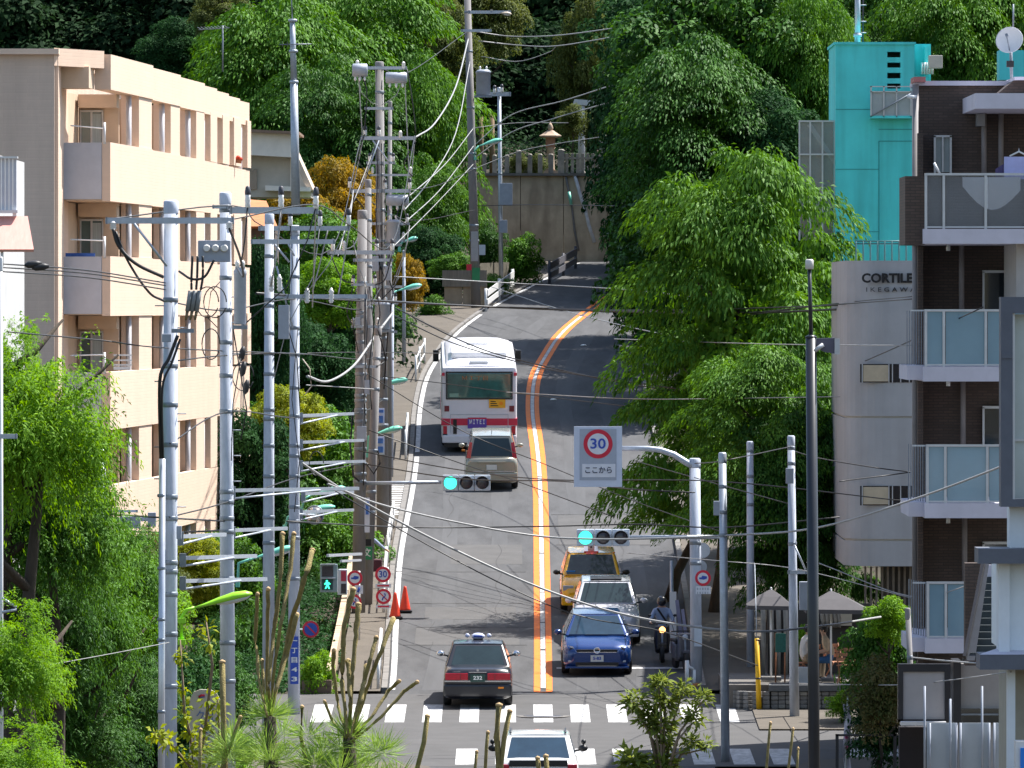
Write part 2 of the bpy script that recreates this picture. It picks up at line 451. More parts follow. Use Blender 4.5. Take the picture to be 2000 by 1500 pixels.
WEAR = mat('tyre_worn_asphalt', (.057, .057, .060), rough=.8, var=.22, scale=1.2, stretch=(2, .1, 1))
for off in (-2.75, -1.25, 1.15, 2.65):
    strip('tyre_track', road, lambda d: XC(d) + off - .28 + .06 * math.sin(d * .21), lambda d: XC(d) + off + .28 + .06 * math.sin(d * .17), 206.5, 330, WEAR, lift=.003)
kb = MB()
for d in np.arange(206.5, 372, 2.0):       # left kerb stones, each a piece of the pavement
    k1 = MB(); d2 = d + 1.96
    pts = [(XL(d) - .28, d, G(d)), (XL(d) - .13, d, G(d)), (XL(d2) - .13, d2, G(d2)), (XL(d2) - .28, d2, G(d2))]
    k1.prism([(p[0], p[1], p[2] - .1) for p in pts], (0, 0, .17)); k1.build('kerb_stone', KERB, sidewalk_left)
for d in np.arange(206.5, 340, 2.0):
    k1 = MB(); d2 = d + 1.96
    pts = [(XR(d) + .005, d, G(d)), (XR(d) + .155, d, G(d)), (XR(d2) + .155, d2, G(d2)), (XR(d2) + .005, d2, G(d2))]
    k1.prism([(p[0], p[1], p[2] - .1) for p in pts], (0, 0, .23)); k1.build('kerb_stone', KERB, sidewalk_right)
mb = MB(); c = (XX(1061, 199.4), 199.4, G(199.4) + .018)
mh = thing('manhole_cover', 'round iron manhole cover in the far crosswalk', 'manhole', c)
mb.lathe((c[0], c[1], c[2] - .02), [(.48, 0), (.48, .012), (.44, .016), (.2, .014), (.0, .016)], 28); mb.build('cover', mat('iron', (.07, .07, .08), .5, .3, 20, metal=.5), mh)
m2 = MB(); m2.disc((c[0], c[1], c[2] - .008), .66, (0, 0, 1), 28, .485); m2.build('concrete_collar', KERB, mh)
for i, (px, py, d) in enumerate(((1140, 678, 314), (1081, 779, 289.5), (1288, 610, 332.5))):
    mb = MB(); p = W(px, py, d); p.z = G(d); mb.lathe((p.x, d, p.z + .005), [(.13, 0), (.12, .03), (.07, .06), (0, .065)], 10)
    mb.solo('road_stud', PORC, ['small white round road stud high on the uphill lane', 'small white round road stud beside the bus', 'small white road stud under the tree branches at the bend'][i], 'road stud', base=(p.x, d, p.z), group='white studs on the road')

# ------------------------------------------------------------------ hill walls and shrine terrace
WALLC = mat('retaining_concrete', (.46, .36, .25), rough=.9, var=.22, scale=.9, bump=.3, dirt=.6)
STONE = mat('old_granite', (.26, .24, .21), rough=.9, var=.28, scale=3, bump=.4, dirt=.4)
STONEW = mat('pale_granite', (.55, .55, .57), rough=.8, var=.15, scale=3, bump=.2)
rw = thing('retaining_wall', 'tall tan concrete retaining wall below the shrine fence', 'retaining wall', (0, 375, 11))
for i, (x0, x1) in enumerate(((930, 1016), (1017, 1100), (1101, 1186), (1187, 1260))):
    mb = MB(); a, b_ = XX(x0, 375), XX(x1, 375)
    zb, zt = ZZ(560, 375), ZZ(343, 375)
    mb.prism([(a, 374.2, zb), (b_, 374.2, zb), (b_, 375.4, zt), (a, 375.4, zt)], (0, 1.6, 0)); mb.build('wall_panel', WALLC, rw, bevel=.02)
mb = MB(); mb.box2((XX(928, 375), 375.2, ZZ(343, 375)), (XX(1262, 375), 377.2, ZZ(338, 375))); mb.build('coping', KERB, rw)
for nm, lab, pts, m_ in (('drain_pipe', 'white pipe running crookedly down the tan retaining wall', ((1122, 340), (1133, 380), (1143, 410), (1150, 440), (1161, 474)), STONEW),
                         ('drain_pipe', 'thin pale pipe with a teal length on the tan retaining wall', ((1105, 345), (1112, 380), (1117, 405), (1122, 450), (1130, 490)), KERB)):
    mb = MB(); P = [W(x, y, 374.25 + (560 - y) / 217 * 1.05) for x, y in pts]; mb.tube(P, .085 if m_ is STONEW else .055, 6)
    t = thing(nm, lab, 'pipe', P[-1]); mb.build('pipe', m_, t)
    if m_ is KERB:
        m3 = MB(); m3.tube([W(1111, 375, 374.9), W(1116, 400, 374.8)], .075, 6); m3.build('sleeve', LAMPG, t)
# stone fence: posts and slim pickets
TZ = ZZ(338, 376)
fn = thing('stone_fence', 'row of old stone posts along the terrace edge', 'fence', (0, 376, TZ))
for px, top, w in ((946, 300, 8), (966, 303, 9), (990, 303, 9), (1013, 294, 11), (1035, 301, 9), (1055, 301, 9), (1076, 301, 10), (1096, 292, 13)):
    mb = MB(); x = XX(px, 376); hw = S(w, 376) / 2; zt = ZZ(top, 376)
    mb.prism([(x - hw, 376 - hw, TZ), (x + hw, 376 - hw, TZ), (x + hw, 376 + hw, TZ), (x - hw, 376 + hw, TZ)], (0, 0, zt - TZ - .06))
    mb.lathe((x, 376, zt - .06), [(hw * 1.25, 0), (hw * .6, .08)], 4); mb.build('post', STONE, fn)
for px in (1107, 1118, 1128, 1138, 1148, 1158, 1168, 1178):
    mb = MB(); x = XX(px, 376); hw = S(6, 376) / 2; zt = ZZ(300, 376)
    mb.box2((x - hw, 376 - hw, TZ), (x + hw, 376 + hw, zt)); mb.build('picket', STONE, fn, bevel=.015)
mb = MB(); mb.box2((XX(1100, 376), 375.9, ZZ(311, 376)), (XX(1184, 376), 376.1, ZZ(307, 376))); mb.build('rail', STONE, fn)
for px, top, w in ((940, 228, 9), (961, 222, 10)):
    mb = MB(); p = W(px, top, 381); mb.cyl((p.x, 381, 15.8), p, S(w, 381) / 2, S(w, 381) / 2.2, 10)
    mb.solo('timber_post', mat('weathered_timber', (.22, .15, .09), .9, .25, 4), 'tall weathered brown timber post above the retaining wall, ' + ('nearer the power pole' if px < 950 else 'nearer the stone lantern'), 'post', base=(p.x, 381, 15.8))
# stone lantern
p = W(1075, 300, 380)
ln = thing('stone_lantern', 'stone lantern with a flared roof behind the stone fence', 'stone lantern', (p.x, 380, 15.85))
LST = mat('lantern_stone', (.40, .30, .22), .9, .2, 4, bump=.3)
def zz(y): return ZZ(y, 380)
MB().box2((p.x - .38, 379.62, 15.85), (p.x + .38, 380.38, 16.1)).build('base', LST, ln)
MB().lathe((p.x, 380, 16.1), [(.24, 0), (.19, .1), (.17, zz(292) - 16.1), (.24, zz(288) - 16.1)], 12).build('shaft', LST, ln)
MB().box2((p.x - .22, 379.78, zz(288)), (p.x + .22, 380.22, zz(268))).build('fire_box', mat('lantern_box', (.30, .15, .09), .9, .2, 4), ln)
mb = MB(); mb.lathe((p.x, 380, zz(269)), [(.30, 0), (.50, .04), (.52, .10), (.40, .16), (.22, .28), (.14, .34)], 6, smooth=False); mb.build('roof', LST, ln)
MB().lathe((p.x, 380, zz(255)), [(.10, 0), (.13, .12), (.09, .25), (.0, .42)], 10).build('finial', LST, ln)
# torii gate
tor = thing('torii_gate', 'pale stone torii gate half hidden by leaves', 'torii gate', (XX(1150, 386), 386, 15.85))
zt = ZZ(207, 386)
for px in (1136, 1178):
    x = XX(px, 386); MB().cyl((x, 386, 15.85), (x, 386, zt), .17, .15, 14).build('pillar', STONEW, tor)
    MB().lathe((x, 386, 15.85), [(.22, 0), (.22, .3), (.17, .34)], 14).build('pillar_base', STONE, tor)
xa, xb = XX(1118, 386), XX(1196, 386)
mb = MB(); mb.prism([(xa, 385.8, zt + .06), (xa + .1, 385.8, zt + .32), ((xa + xb) / 2, 385.8, zt + .26), (xb - .1, 385.8, zt + .32), (xb, 385.8, zt + .06), ((xa + xb) / 2, 385.8, zt)], (0, .4, 0)); mb.build('top_beam', STONEW, tor)
z2 = ZZ(238, 386); MB().box2((XX(1128, 386), 385.88, z2 - .12), (XX(1187, 386), 386.12, z2 + .12)).build('tie_beam', STONEW, tor)
x = XX(1157, 386); MB().box2((x - .1, 385.92, z2 + .12), (x + .1, 386.08, zt)).build('strut', STONEW, tor)
# lower left wall by the bend with a gate pier
lw = thing('garden_wall', 'low tan concrete garden wall behind the roadside pole at the bend', 'garden wall', (XX(890, 337), 337, 9.6))
for x0, x1, t0 in ((868, 903, 560), (904, 950, 556)):
    MB().box2((XX(x0, 337), 336.4, 9.4), (XX(x1, 337), 337.2, ZZ(t0, 337))).build('wall_panel', WALLC, lw, bevel=.02)
MB().box2((XX(864, 337), 336.3, ZZ(560, 337)), (XX(951, 337), 337.3, ZZ(528, 337))).build('upper_band', mat('wall_boards', (.24, .21, .17), .9, .25, 2, stretch=(8, 1, .5)), lw)
lw2 = thing('garden_wall', 'dark mossy low wall beyond the roadside pole', 'garden wall', (XX(965, 344), 344, 10))
MB().prism([(XX(938, 344), 344, 9.8), (XX(994, 352), 350, 9.8), (XX(994, 352), 350, ZZ(512, 350)), (XX(938, 344), 344, ZZ(514, 344))], (0, .4, 0)).build('wall_panel', mat('mossy_concrete', (.11, .10, .075), .9, .3, 2, bump=.4), lw2)

# guard rails at the bend
def guard_rail(name, label, pts, h, m, beams, post_px=None):
    a = pts[0]; t = thing(name, label, 'guard rail', (a[0], a[1], G(a[1])))
    for (x, d) in pts:
        MB().cyl((x, d, G(d) - .1), (x, d, G(d) + h), .06, n=8).build('post', m, t)
    for (z0, z1) in beams:
        mb = MB()
        for (p, q) in zip(pts[:-1], pts[1:]):
            mb.prism([(p[0] + .05, p[1] - .07, G(p[1]) + z0), (q[0] + .05, q[1] - .07, G(q[1]) + z0), (q[0] + .05, q[1] - .07, G(q[1]) + z1), (p[0] + .05, p[1] - .07, G(p[1]) + z1)], (.03, -.03, 0))
        mb.build('beam', m, t)
    return t
guard_rail('guard_rail', 'white metal guard rail at the bend beside the power pole', [(XX(949, 333), 333), (XX(975, 339), 339.5), (XX(1001, 346), 346)], .95, WHITE, ((.28, .50), (.62, .88)))
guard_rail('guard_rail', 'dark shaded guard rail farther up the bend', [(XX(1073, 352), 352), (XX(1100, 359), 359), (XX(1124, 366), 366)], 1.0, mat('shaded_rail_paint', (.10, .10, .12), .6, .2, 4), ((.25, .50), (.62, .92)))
# kerbside pipe barriers
def pipe_barrier(label, ds, off=-.36, h=.85):
    t = thing('pipe_barrier', label, 'barrier', (XL(ds[0]) + off, ds[0], G(ds[0])), group='white pipe barriers along the kerb')
    for d in ds: MB().cyl((XL(d) + off, d, G(d)), (XL(d) + off, d, G(d) + h), .04, n=8).build('post', WHITE, t)
    for z in (.42, .84):
        mb = MB(); mb.tube([(XL(d) + off, d, G(d) + z) for d in ds], .03 if z > .8 else .022, 8); mb.build('rail', WHITE, t)
pipe_barrier('white pipe barrier along the kerb behind the black taxi', [206.6, 209, 211.5, 214])
pipe_barrier('white pipe barrier along the kerb beside the traffic cones', [226, 229, 232, 235])
pipe_barrier('white pipe barrier along the kerb past the green school sign pole', [238, 241, 244, 247])
pipe_barrier('dark-footed white pipe barrier along the kerb just left of the bus', [267.5, 270.5, 273.5], h=1.0)
pipe_barrier('white pipe barrier along the kerb uphill of the bus', [297, 301, 305], h=1.0)
rb = thing('pipe_barrier', 'white pipe barrier at the street corner under the loquat leaves', 'barrier', (XX(1350, 207.5), 207.5, G(207.5)))
for px, top in ((1342, 1290), (1357, 1308)):
    x = XX(px, 207.5); MB().cyl((x, 207.5, G(207.5)), (x, 207.5, ZZ(top, 207.5)), .055, n=8).build('post', WHITE, rb)
MB().tube([W(1342, 1290, 207.5), W(1345, 1302, 207.5), W(1357, 1308, 207.5)], .04, 8).build('rail', WHITE, rb); MB().tube([W(1342, 1332, 207.5), W(1357, 1340, 207.5)], .035, 8).build('rail', WHITE, rb)
# ------------------------------------------------------------------ vegetation
def fast_mesh(name, verts, quads, mats, mi=None):
    me = bpy.data.meshes.new(name)
    nv, nf = len(verts), len(quads)
    me.vertices.add(nv); me.vertices.foreach_set('co', np.asarray(verts, np.float32).ravel())
    me.loops.add(nf * 4); me.loops.foreach_set('vertex_index', np.asarray(quads, np.int32).ravel())
    me.polygons.add(nf); me.polygons.foreach_set('loop_start', np.arange(0, nf * 4, 4, dtype=np.int32))
    me.polygons.foreach_set('loop_total', np.full(nf, 4, np.int32))
    for m in mats: me.materials.append(m)
    me.update(calc_edges=True)
    return me
def _n(v): return v / np.maximum(np.linalg.norm(v, axis=-1, keepdims=True), 1e-9)
def leaf_quads(c, dirs, nrm, L_, Wd):
    """diamond leaves, gently folded: c base points, dirs along leaf"""
    dirs = _n(dirs); side = _n(np.cross(dirs, nrm)); up = np.cross(side, dirs)
    L_ = L_[:, None]; Wd = Wd[:, None]
    v0 = c; v2 = c + dirs * L_ - up * L_ * .12
    mid = c + dirs * L_ * .48
    v1 = mid + side * Wd * .5 + up * Wd * .14; v3 = mid - side * Wd * .5 + up * Wd * .14
    V = np.stack([v0, v1, v2, v3], 1).reshape(-1, 3)
    return V, np.arange(len(V)).reshape(-1, 4)
def sphere_dirs(n, rng): return _n(rng.normal(size=(n, 3)))
def crown_clump(seed, R, lobes, per, lobe_r, leaf, ratio=.5, up=.55, droop=.25, hollow=.55):
    """rounded leaf clumps spread through an ellipsoid crown"""
    rng = np.random.default_rng(seed); R = np.array(R)
    C = sphere_dirs(lobes, rng) * rng.uniform(hollow, .92, (lobes, 1))
    C[:, 2] = C[:, 2] * .95
    rad = rng.uniform(.7, 1.25, lobes) * lobe_r
    Vs = []; tot = 0
    for k in range(lobes):
        n = int(per * (rad[k] / lobe_r) ** 2)
        u = sphere_dirs(n, rng); u[:, 2] = np.where(u[:, 2] < -.35, -u[:, 2], u[:, 2])
        sub = .72 + .35 * np.abs(np.sin(u[:, 0] * 5 + k) * np.cos(u[:, 1] * 6 - k)) * rng.uniform(.6, 1, n)
        p = C[k] * R + u * (rad[k] * sub)[:, None] * np.array([1.1, 1.1, .85])
        nr = u + np.array([0, 0, up]) + rng.normal(size=(n, 3)) * .45
        dr = np.cross(nr, rng.normal(size=(n, 3))) ; dr = _n(dr) + u * .35 + np.array([0, 0, -droop])
        l = rng.uniform(.7, 1.25, n) * leaf
        V, _ = leaf_quads(p, dr, nr, l, l * ratio); Vs.append(V)
    V = np.concatenate(Vs); return V, np.arange(len(V)).reshape(-1, 4)
def crown_spray(seed, R, boughs, twigs, per, leaf, ratio=.36, length=1.5, sag=.8, hollow=.35):
    """arching boughs carrying drooping leafy twigs (zelkova, maple, bamboo)"""
    rng = np.random.default_rng(seed); R = np.array(R); Vs = []
    for k in range(boughs):
        b = sphere_dirs(1, rng)[0]; b[2] = abs(b[2]) * 1.25 - .45 + rng.uniform(-.3, .1); b = b / np.linalg.norm(b)
        base = b * R * rng.uniform(hollow, .85)
        out = np.array([b[0], b[1], .35 * b[2] + .25]); out /= np.linalg.norm(out)
        for j in range(twigs):
            s = base + rng.normal(size=3) * np.array([.55, .55, .22]) * R.min() * .19
            o = out + rng.normal(size=3) * .45; o /= np.linalg.norm(o)
            ln = length * rng.uniform(.6, 1.25)
            t = rng.uniform(0, 1, per) ** .8
            p = s + o * (t * ln)[:, None]; p[:, 2] -= sag * (t ** 2) * ln * .55
            p += rng.normal(size=(per, 3)) * .05 * leaf / .15
            side = np.where(rng.random(per) < .5, 1, -1)[:, None]
            lat = np.cross(o, [0, 0, 1]); lat = lat / (np.linalg.norm(lat) + 1e-6)
            dr = o * .7 + lat * side * .75 + np.array([0, 0, -.55]) * (0.4 + t[:, None]) + rng.normal(size=(per, 3)) * .3
            nr = np.array([0, 0, 1.0]) + o * .5 + rng.normal(size=(per, 3)) * .4
            l = rng.uniform(.7, 1.3, per) * leaf
            V, _ = leaf_quads(p, dr, nr, l, l * ratio); Vs.append(V)
    V = np.concatenate(Vs); return V, np.arange(len(V)).reshape(-1, 4)

def crown_tuft(seed, R, lobes, per, lobe_r, leaf, ratio=.38, hollow=.55):
    """umbrella-like tufts of drooping leaves over a dome, each with a shaded underside"""
    rng = np.random.default_rng(seed); R = np.array(R); Vs = []
    C = sphere_dirs(lobes, rng); C[:, 2] = np.where(C[:, 2] < -.55, -C[:, 2], C[:, 2]); C = C * (hollow + (1.08 - hollow) * rng.random((lobes, 1)) ** .6)
    for k in range(lobes):
        rad = lobe_r * (.45 + 1.15 * rng.random() ** 1.5); n = int(per * (rad / lobe_r) ** 1.7)
        a = rng.uniform(0, 2 * np.pi, n); r = np.sqrt(rng.random(n)) * rad
        az = np.arctan2(C[k, 1], C[k, 0]); out = np.array([np.cos(az), np.sin(az), 0]) * np.hypot(C[k, 0], C[k, 1])
        hor = np.stack([np.cos(a), np.sin(a), np.zeros(n)], 1)
        p = C[k] * R + hor * r[:, None] * np.array([1.15, 1.15, 1]) + out * (r * .35)[:, None]
        p[:, 2] += rad * .34 - (r / rad) ** 2 * rad * .62 + rng.normal(size=n) * .07 * rad - out.dot(out) * (hor @ out) * r * .35
        dr = hor * .8 + out * .5 + np.array([0, 0, -.75]) * (.35 + (r / rad)[:, None]) + rng.normal(size=(n, 3)) * .35
        nr = np.array([0, 0, 1.0]) + hor * .5 + rng.normal(size=(n, 3)) * .4
        l = rng.uniform(.6, 1.3, n) * leaf; V, _ = leaf_quads(p, dr, nr, l, l * ratio); Vs.append(V)
    V = np.concatenate(Vs); return V, np.arange(len(V)).reshape(-1, 4)
LM = {}
LM['broad'] = leaf_mat('leaf_broad', (.016, .062, .012), (.070, .185, .024), trans=.24)
LM['fresh'] = leaf_mat('leaf_fresh', (.024, .092, .012), (.125, .285, .026), trans=.26)
LM['bright'] = leaf_mat('leaf_bright', (.065, .180, .012), (.220, .420, .030), trans=.42)
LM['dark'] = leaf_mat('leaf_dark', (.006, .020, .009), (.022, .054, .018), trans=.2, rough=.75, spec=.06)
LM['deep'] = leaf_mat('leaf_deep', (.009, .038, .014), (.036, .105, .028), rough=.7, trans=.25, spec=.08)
LM['olive'] = leaf_mat('leaf_olive', (.05, .075, .016), (.14, .17, .04))
LM['zelk'] = leaf_mat('leaf_zelkova', (.026, .098, .014), (.150, .315, .032), trans=.28)
LM['gold'] = leaf_mat('leaf_gold', (.16, .13, .012), (.42, .27, .025), trans=.4)
LM['yellow'] = leaf_mat('leaf_yellow', (.13, .19, .012), (.36, .40, .03), trans=.4)
LM['red'] = leaf_mat('leaf_reddish', (.05, .10, .025), (.23, .17, .07))
LM['pine'] = leaf_mat('pine_needles', (.10, .20, .03), (.34, .50, .11), rough=.5, trans=.3)
PROTO = {}
def inner(data, R, n, leaf, seed):
    """extra leaves added inside the crown to block light passing through it"""
    rng = np.random.default_rng(seed); u = sphere_dirs(n, rng) * (rng.random((n, 1)) ** .4) * .60 * np.array(R)
    V, _ = leaf_quads(u, rng.normal(size=(n, 3)), rng.normal(size=(n, 3)), rng.uniform(.7, 1.3, n) * leaf, rng.uniform(.5, .9, n) * leaf)
    V = np.concatenate([data[0], V]); return V, np.arange(len(V)).reshape(-1, 4)
def proto(key, data):
    R_ = np.percentile(np.abs(data[0]), 90, axis=0); data = inner(data, R_, 4200, float(R_.min()) * .085, 99)  # inner leaves are added as a light blocker that darkens the crown gaps
    PROTO[key] = fast_mesh('crown_' + key, data[0], data[1], [LM['broad']])
proto('clump_a', crown_clump(1, (3.4, 3.4, 3.3), 70, 520, 1.0, .21))
proto('clump_b', crown_clump(2, (3.3, 3.3, 3.6), 60, 600, 1.1, .20))
proto('clump_c', crown_clump(3, (3.6, 3.2, 2.9), 95, 340, .8, .19))
proto('far_a', crown_clump(4, (3.6, 3.6, 3.6), 60, 380, 1.15, .27))
proto('spray_a', crown_tuft(5, (3.4, 3.4, 3.9), 150, 300, .85, .20))
proto('spray_b', crown_tuft(6, (3.4, 3.4, 3.7), 150, 270, .95, .20, ratio=.42))
proto('dome', crown_tuft(12, (3.0, 3.0, 3.9), 175, 380, .72, .165, ratio=.36, hollow=.55))
proto('feather', crown_spray(7, (1.6, 1.6, 1.7), 130, 8, 26, .095, ratio=.30, length=.75, sag=.9, hollow=.2))
proto('shrub_a', crown_clump(8, (.85, .85, .85), 34, 260, .36, .10, hollow=.4))
proto('shrub_b', crown_clump(9, (.85, .8, .9), 46, 190, .30, .085, hollow=.3))
proto('tight', crown_clump(10, (.80, .80, 1.0), 40, 240, .28, .06, hollow=.45))
PR = {}
for _k, _m in PROTO.items():
    _a = np.empty(len(_m.vertices) * 3, np.float32); _m.vertices.foreach_get('co', _a); _a = _a.reshape(-1, 3)
    _lo, _hi = np.percentile(_a, 2.5, axis=0), np.percentile(_a, 97.5, axis=0)
    _c = (_lo + _hi) / 2; _m.transform(Matrix.Translation(Vector([-float(x) for x in _c])))
    PR[_k] = tuple(float(x) for x in (_hi - _lo) / 2)
def trunk_mesh(seed, h, r, limbs=6, lean=0.0):
    rng = random.Random(seed); mb = MB()
    pts = [Vector((lean * h * (i / 6) + rng.uniform(-.06, .06) * h * .3 * (i > 0), rng.uniform(-.05, .05) * h * .3 * (i > 0), h * i / 6)) for i in range(7)]
    mb.tube(pts, [r * 1.25] + [r * (1 - .11 * i) for i in range(1, 7)], 9)
    for k in range(limbs):
        s = pts[3 + k % 4]; a = rng.uniform(0, 6.28); l = h * rng.uniform(.16, .3)
        e = s + Vector((math.cos(a) * l * .75, math.sin(a) * l * .75, l * .6)); m_ = (s + e) / 2 + Vector((0, 0, -.06 * l))
        mb.tube([s, m_, e], [r * .45, r * .3, r * .1], 6)
    return mb
def tree(name, label, kind, m, cx, d, top, wid, hgt, cat='tree', group=None, base_z=None, rz=None, trunk=True, base_px=None, depth=None, tr=None):
    """cx, top, wid, hgt in photo pixels of the crown as seen at distance d"""
    w, h = S(wid, d) / 2, S(hgt, d) / 2
    c = W(cx, top + hgt / 2, d)
    bx = XX(base_px, d) if base_px is not None else c.x
    bz = ground_h(bx, d) if base_z is None else base_z
    t = thing(name, label, cat, (bx, d, bz), 0, group)
    o = bpy.data.objects.new('crown', PROTO[kind]); COL.objects.link(o); o.parent = t
    o.location = (c.x - bx, 0, c.z - bz)
    pr = PR[kind]; dp = depth if depth else min(w, h * 1.1)
    o.scale = (w / pr[0], dp / pr[1], h / pr[2])
    if rz is None: rz = random.choice((0, math.pi))
    o.rotation_euler = (0, 0, rz)
    o.material_slots[0].link = 'OBJECT'; o.material_slots[0].material = LM[m]
    if trunk:
        hh = max(.4, c.z - bz + h * .15)
        mb = trunk_mesh(int(cx * 7 + top), hh, tr or max(.05, hh * .022), lean=(c.x - bx) / hh * .8)
        mb.build('trunk', BARK, t, local=True)
    return t
def shrub(name, label, kind, m, cx, d, top, wid, hgt, **k):
    return tree(name, label, kind, m, cx, d, top, wid, hgt, cat=k.pop('cat', 'shrub'), **k)

def undergrowth(name, label, x0f, x1f, d0, d1, n, per, rad, leaf, m, seed, hf=None, hmul=1.0):
    rng = np.random.default_rng(seed); Vs = []
    for k in range(n):
        d = rng.uniform(d0, d1); x = rng.uniform(x0f(d), x1f(d)); r = rad * rng.uniform(.6, 1.4)
        z = (hf or ground_h)(x, d)
        u = sphere_dirs(per, rng); u[:, 2] = np.abs(u[:, 2])
        p = np.array([x, d, z - .1]) + u * r * rng.uniform(.75, 1.08, (per, 1)) * np.array([1, 1, 1.0 * hmul])
        nr = u + np.array([0, 0, .6]) + rng.normal(size=(per, 3)) * .45
        dr = _n(np.cross(nr, rng.normal(size=(per, 3)))) + u * .35 + np.array([0, 0, -.2])
        l = rng.uniform(.7, 1.25, per) * leaf
        V, _ = leaf_quads(p, dr, nr, l, l * .5); Vs.append(V)
    V = np.concatenate(Vs)
    o = bpy.data.objects.new(name, fast_mesh(name, V, np.arange(len(V)).reshape(-1, 4), [LM[m]])); COL.objects.link(o)
    return props(o, label, 'undergrowth', kind='stuff')
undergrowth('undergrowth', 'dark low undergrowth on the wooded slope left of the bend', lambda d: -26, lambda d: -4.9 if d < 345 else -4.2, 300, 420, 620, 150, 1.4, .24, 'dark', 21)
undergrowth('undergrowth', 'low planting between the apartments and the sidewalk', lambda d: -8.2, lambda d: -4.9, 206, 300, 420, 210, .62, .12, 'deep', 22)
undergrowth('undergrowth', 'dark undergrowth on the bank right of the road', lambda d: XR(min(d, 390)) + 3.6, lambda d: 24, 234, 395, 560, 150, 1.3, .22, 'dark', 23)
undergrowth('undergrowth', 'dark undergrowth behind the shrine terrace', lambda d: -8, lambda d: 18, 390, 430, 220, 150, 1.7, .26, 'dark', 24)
# far wooded hill (one dark mass behind the shrine) --------------------------------
g_for = 'dark trees of the wooded hill'
spots = [(-40, 425, -70, 360, 330), (90, 432, -90, 330, 300), (230, 428, -60, 330, 290), (370, 424, -80, 300, 300), (500, 436, -120, 330, 290), (640, 440, -150, 330, 260),
         (780, 436, -140, 320, 290), (900, 430, -130, 300, 330), (1000, 428, -110, 280, 330), (1100, 424, -120, 300, 340), (1230, 430, -140, 320, 330), (1400, 434, -150, 340, 330), (1560, 432, -160, 340, 330),
         (940, 412, 60, 240, 270), (1060, 414, 80, 250, 260), (1170, 410, 70, 250, 280), (850, 410, 70, 240, 260)]
LB = ['at the top corner above the beige apartments', 'above the flat roof of the beige apartments', 'over the middle of the beige roof', 'behind the small television aerial', 'behind the tall steel mast',
      'behind the light green tree, left', 'behind the light green tree, right', 'beside the highest power pole', 'over the shrine, centre', 'over the torii gate', 'behind the right-hand roadside trees',
      'above the right-hand roadside trees', 'above the turquoise tower', 'low behind the timber posts', 'low behind the stone lantern', 'low behind the torii gate', 'low behind the pole transformer']
for i, (cx, d, top, w, h) in enumerate(spots):
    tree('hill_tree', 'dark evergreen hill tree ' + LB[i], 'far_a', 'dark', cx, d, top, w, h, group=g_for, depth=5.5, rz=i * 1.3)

# trees left of the bend -----------------------------------------------------------
T = tree
T('maple_tree', 'large light green tree behind the tall steel mast', 'spray_b', 'fresh', 560, 372, 25, 330, 300, group='light green trees up the hill')
T('maple_tree', 'broad light green tree crowning the slope above the power poles', 'spray_a', 'fresh', 700, 378, -30, 340, 300, group='light green trees up the hill')
T('maple_tree', 'green tree hanging over the pole beside the bend', 'spray_b', 'fresh', 825, 360, 150, 210, 320, group='light green trees up the hill')
T('maple_tree', 'leafy green tree between the white gabled house and the pole tops', 'spray_a', 'broad', 655, 358, 150, 270, 240, group='light green trees up the hill')
T('maple_tree', 'pale green tree showing over the beige roof end', 'spray_a', 'fresh', 480, 384, 80, 190, 260, group='light green trees up the hill')
T('broadleaf_tree', 'yellowish green tree by the top of the highest power pole', 'clump_c', 'olive', 868, 392, 20, 130, 190)
T('broadleaf_tree', 'sunlit olive treetop at the upper frame edge over the pole street lamp', 'clump_c', 'olive', 940, 400, -60, 150, 160)
T('broadleaf_tree', 'small bright treetop against the dark hill above the beige roof', 'clump_c', 'deep', 360, 405, 45, 160, 110, group='bright treetops of the hill')
T('broadleaf_tree', 'yellow-lit treetop beside the television aerial', 'clump_c', 'olive', 440, 402, -10, 110, 80, group='bright treetops of the hill')
T('broadleaf_tree', 'olive green tree with narrow crown left of the torii gate', 'clump_b', 'olive', 1140, 396, 10, 100, 250)
T('golden_tree', 'golden yellow tree behind the pole crossarms', 'clump_c', 'gold', 660, 335, 325, 140, 170)
T('golden_tree', 'rusty golden tree below the white gabled house', 'clump_a', 'gold', 590, 330, 385, 130, 130)
T('golden_tree', 'golden bush beside the road bend lamps', 'clump_c', 'gold', 790, 322, 505, 70, 90)
T('garden_tree', 'green garden tree right of the golden tree', 'clump_b', 'broad', 745, 345, 330, 130, 180)
T('garden_tree', 'weeping green tree left of the roadside pole at the bend', 'spray_a', 'fresh', 828, 350, 330, 150, 170)
T('garden_tree', 'dark leafy tree over the garden wall at the bend', 'clump_c', 'deep', 840, 342, 455, 130, 120)
T('garden_tree', 'round green tree behind the two grey pole tops', 'clump_b', 'fresh', 640, 300, 420, 180, 180)
T('garden_tree', 'deep green tree filling the gap between the power poles', 'clump_a', 'deep', 640, 286, 560, 180, 230)
T('garden_tree', 'bright leafed tree between the power poles, below the insulators', 'clump_c', 'bright', 645, 280, 515, 150, 110)
T('garden_tree', 'dark tree under the sagging cable between the poles', 'clump_b', 'deep', 600, 270, 640, 200, 220)
T('garden_tree', 'green tree low behind the three slanting pole arms', 'clump_a', 'fresh', 590, 250, 800, 220, 230)
T('garden_tree', 'yellow-green shrub tree beside the sidewalk pole arms', 'clump_c', 'yellow', 560, 246, 765, 140, 120)
T('garden_tree', 'green tree behind the pedestrian signal', 'clump_b', 'fresh', 610, 238, 985, 220, 210)
T('garden_tree', 'dark green tree in front of the beige apartment corner, behind the twin poles', 'clump_a', 'deep', 470, 236, 830, 190, 260)
T('garden_tree', 'light tree behind the lime street lamp', 'clump_c', 'fresh', 430, 226, 1060, 190, 220)
T('garden_tree', 'yellow-tipped tree below the lowest balcony', 'clump_c', 'yellow', 385, 222, 1055, 110, 110)
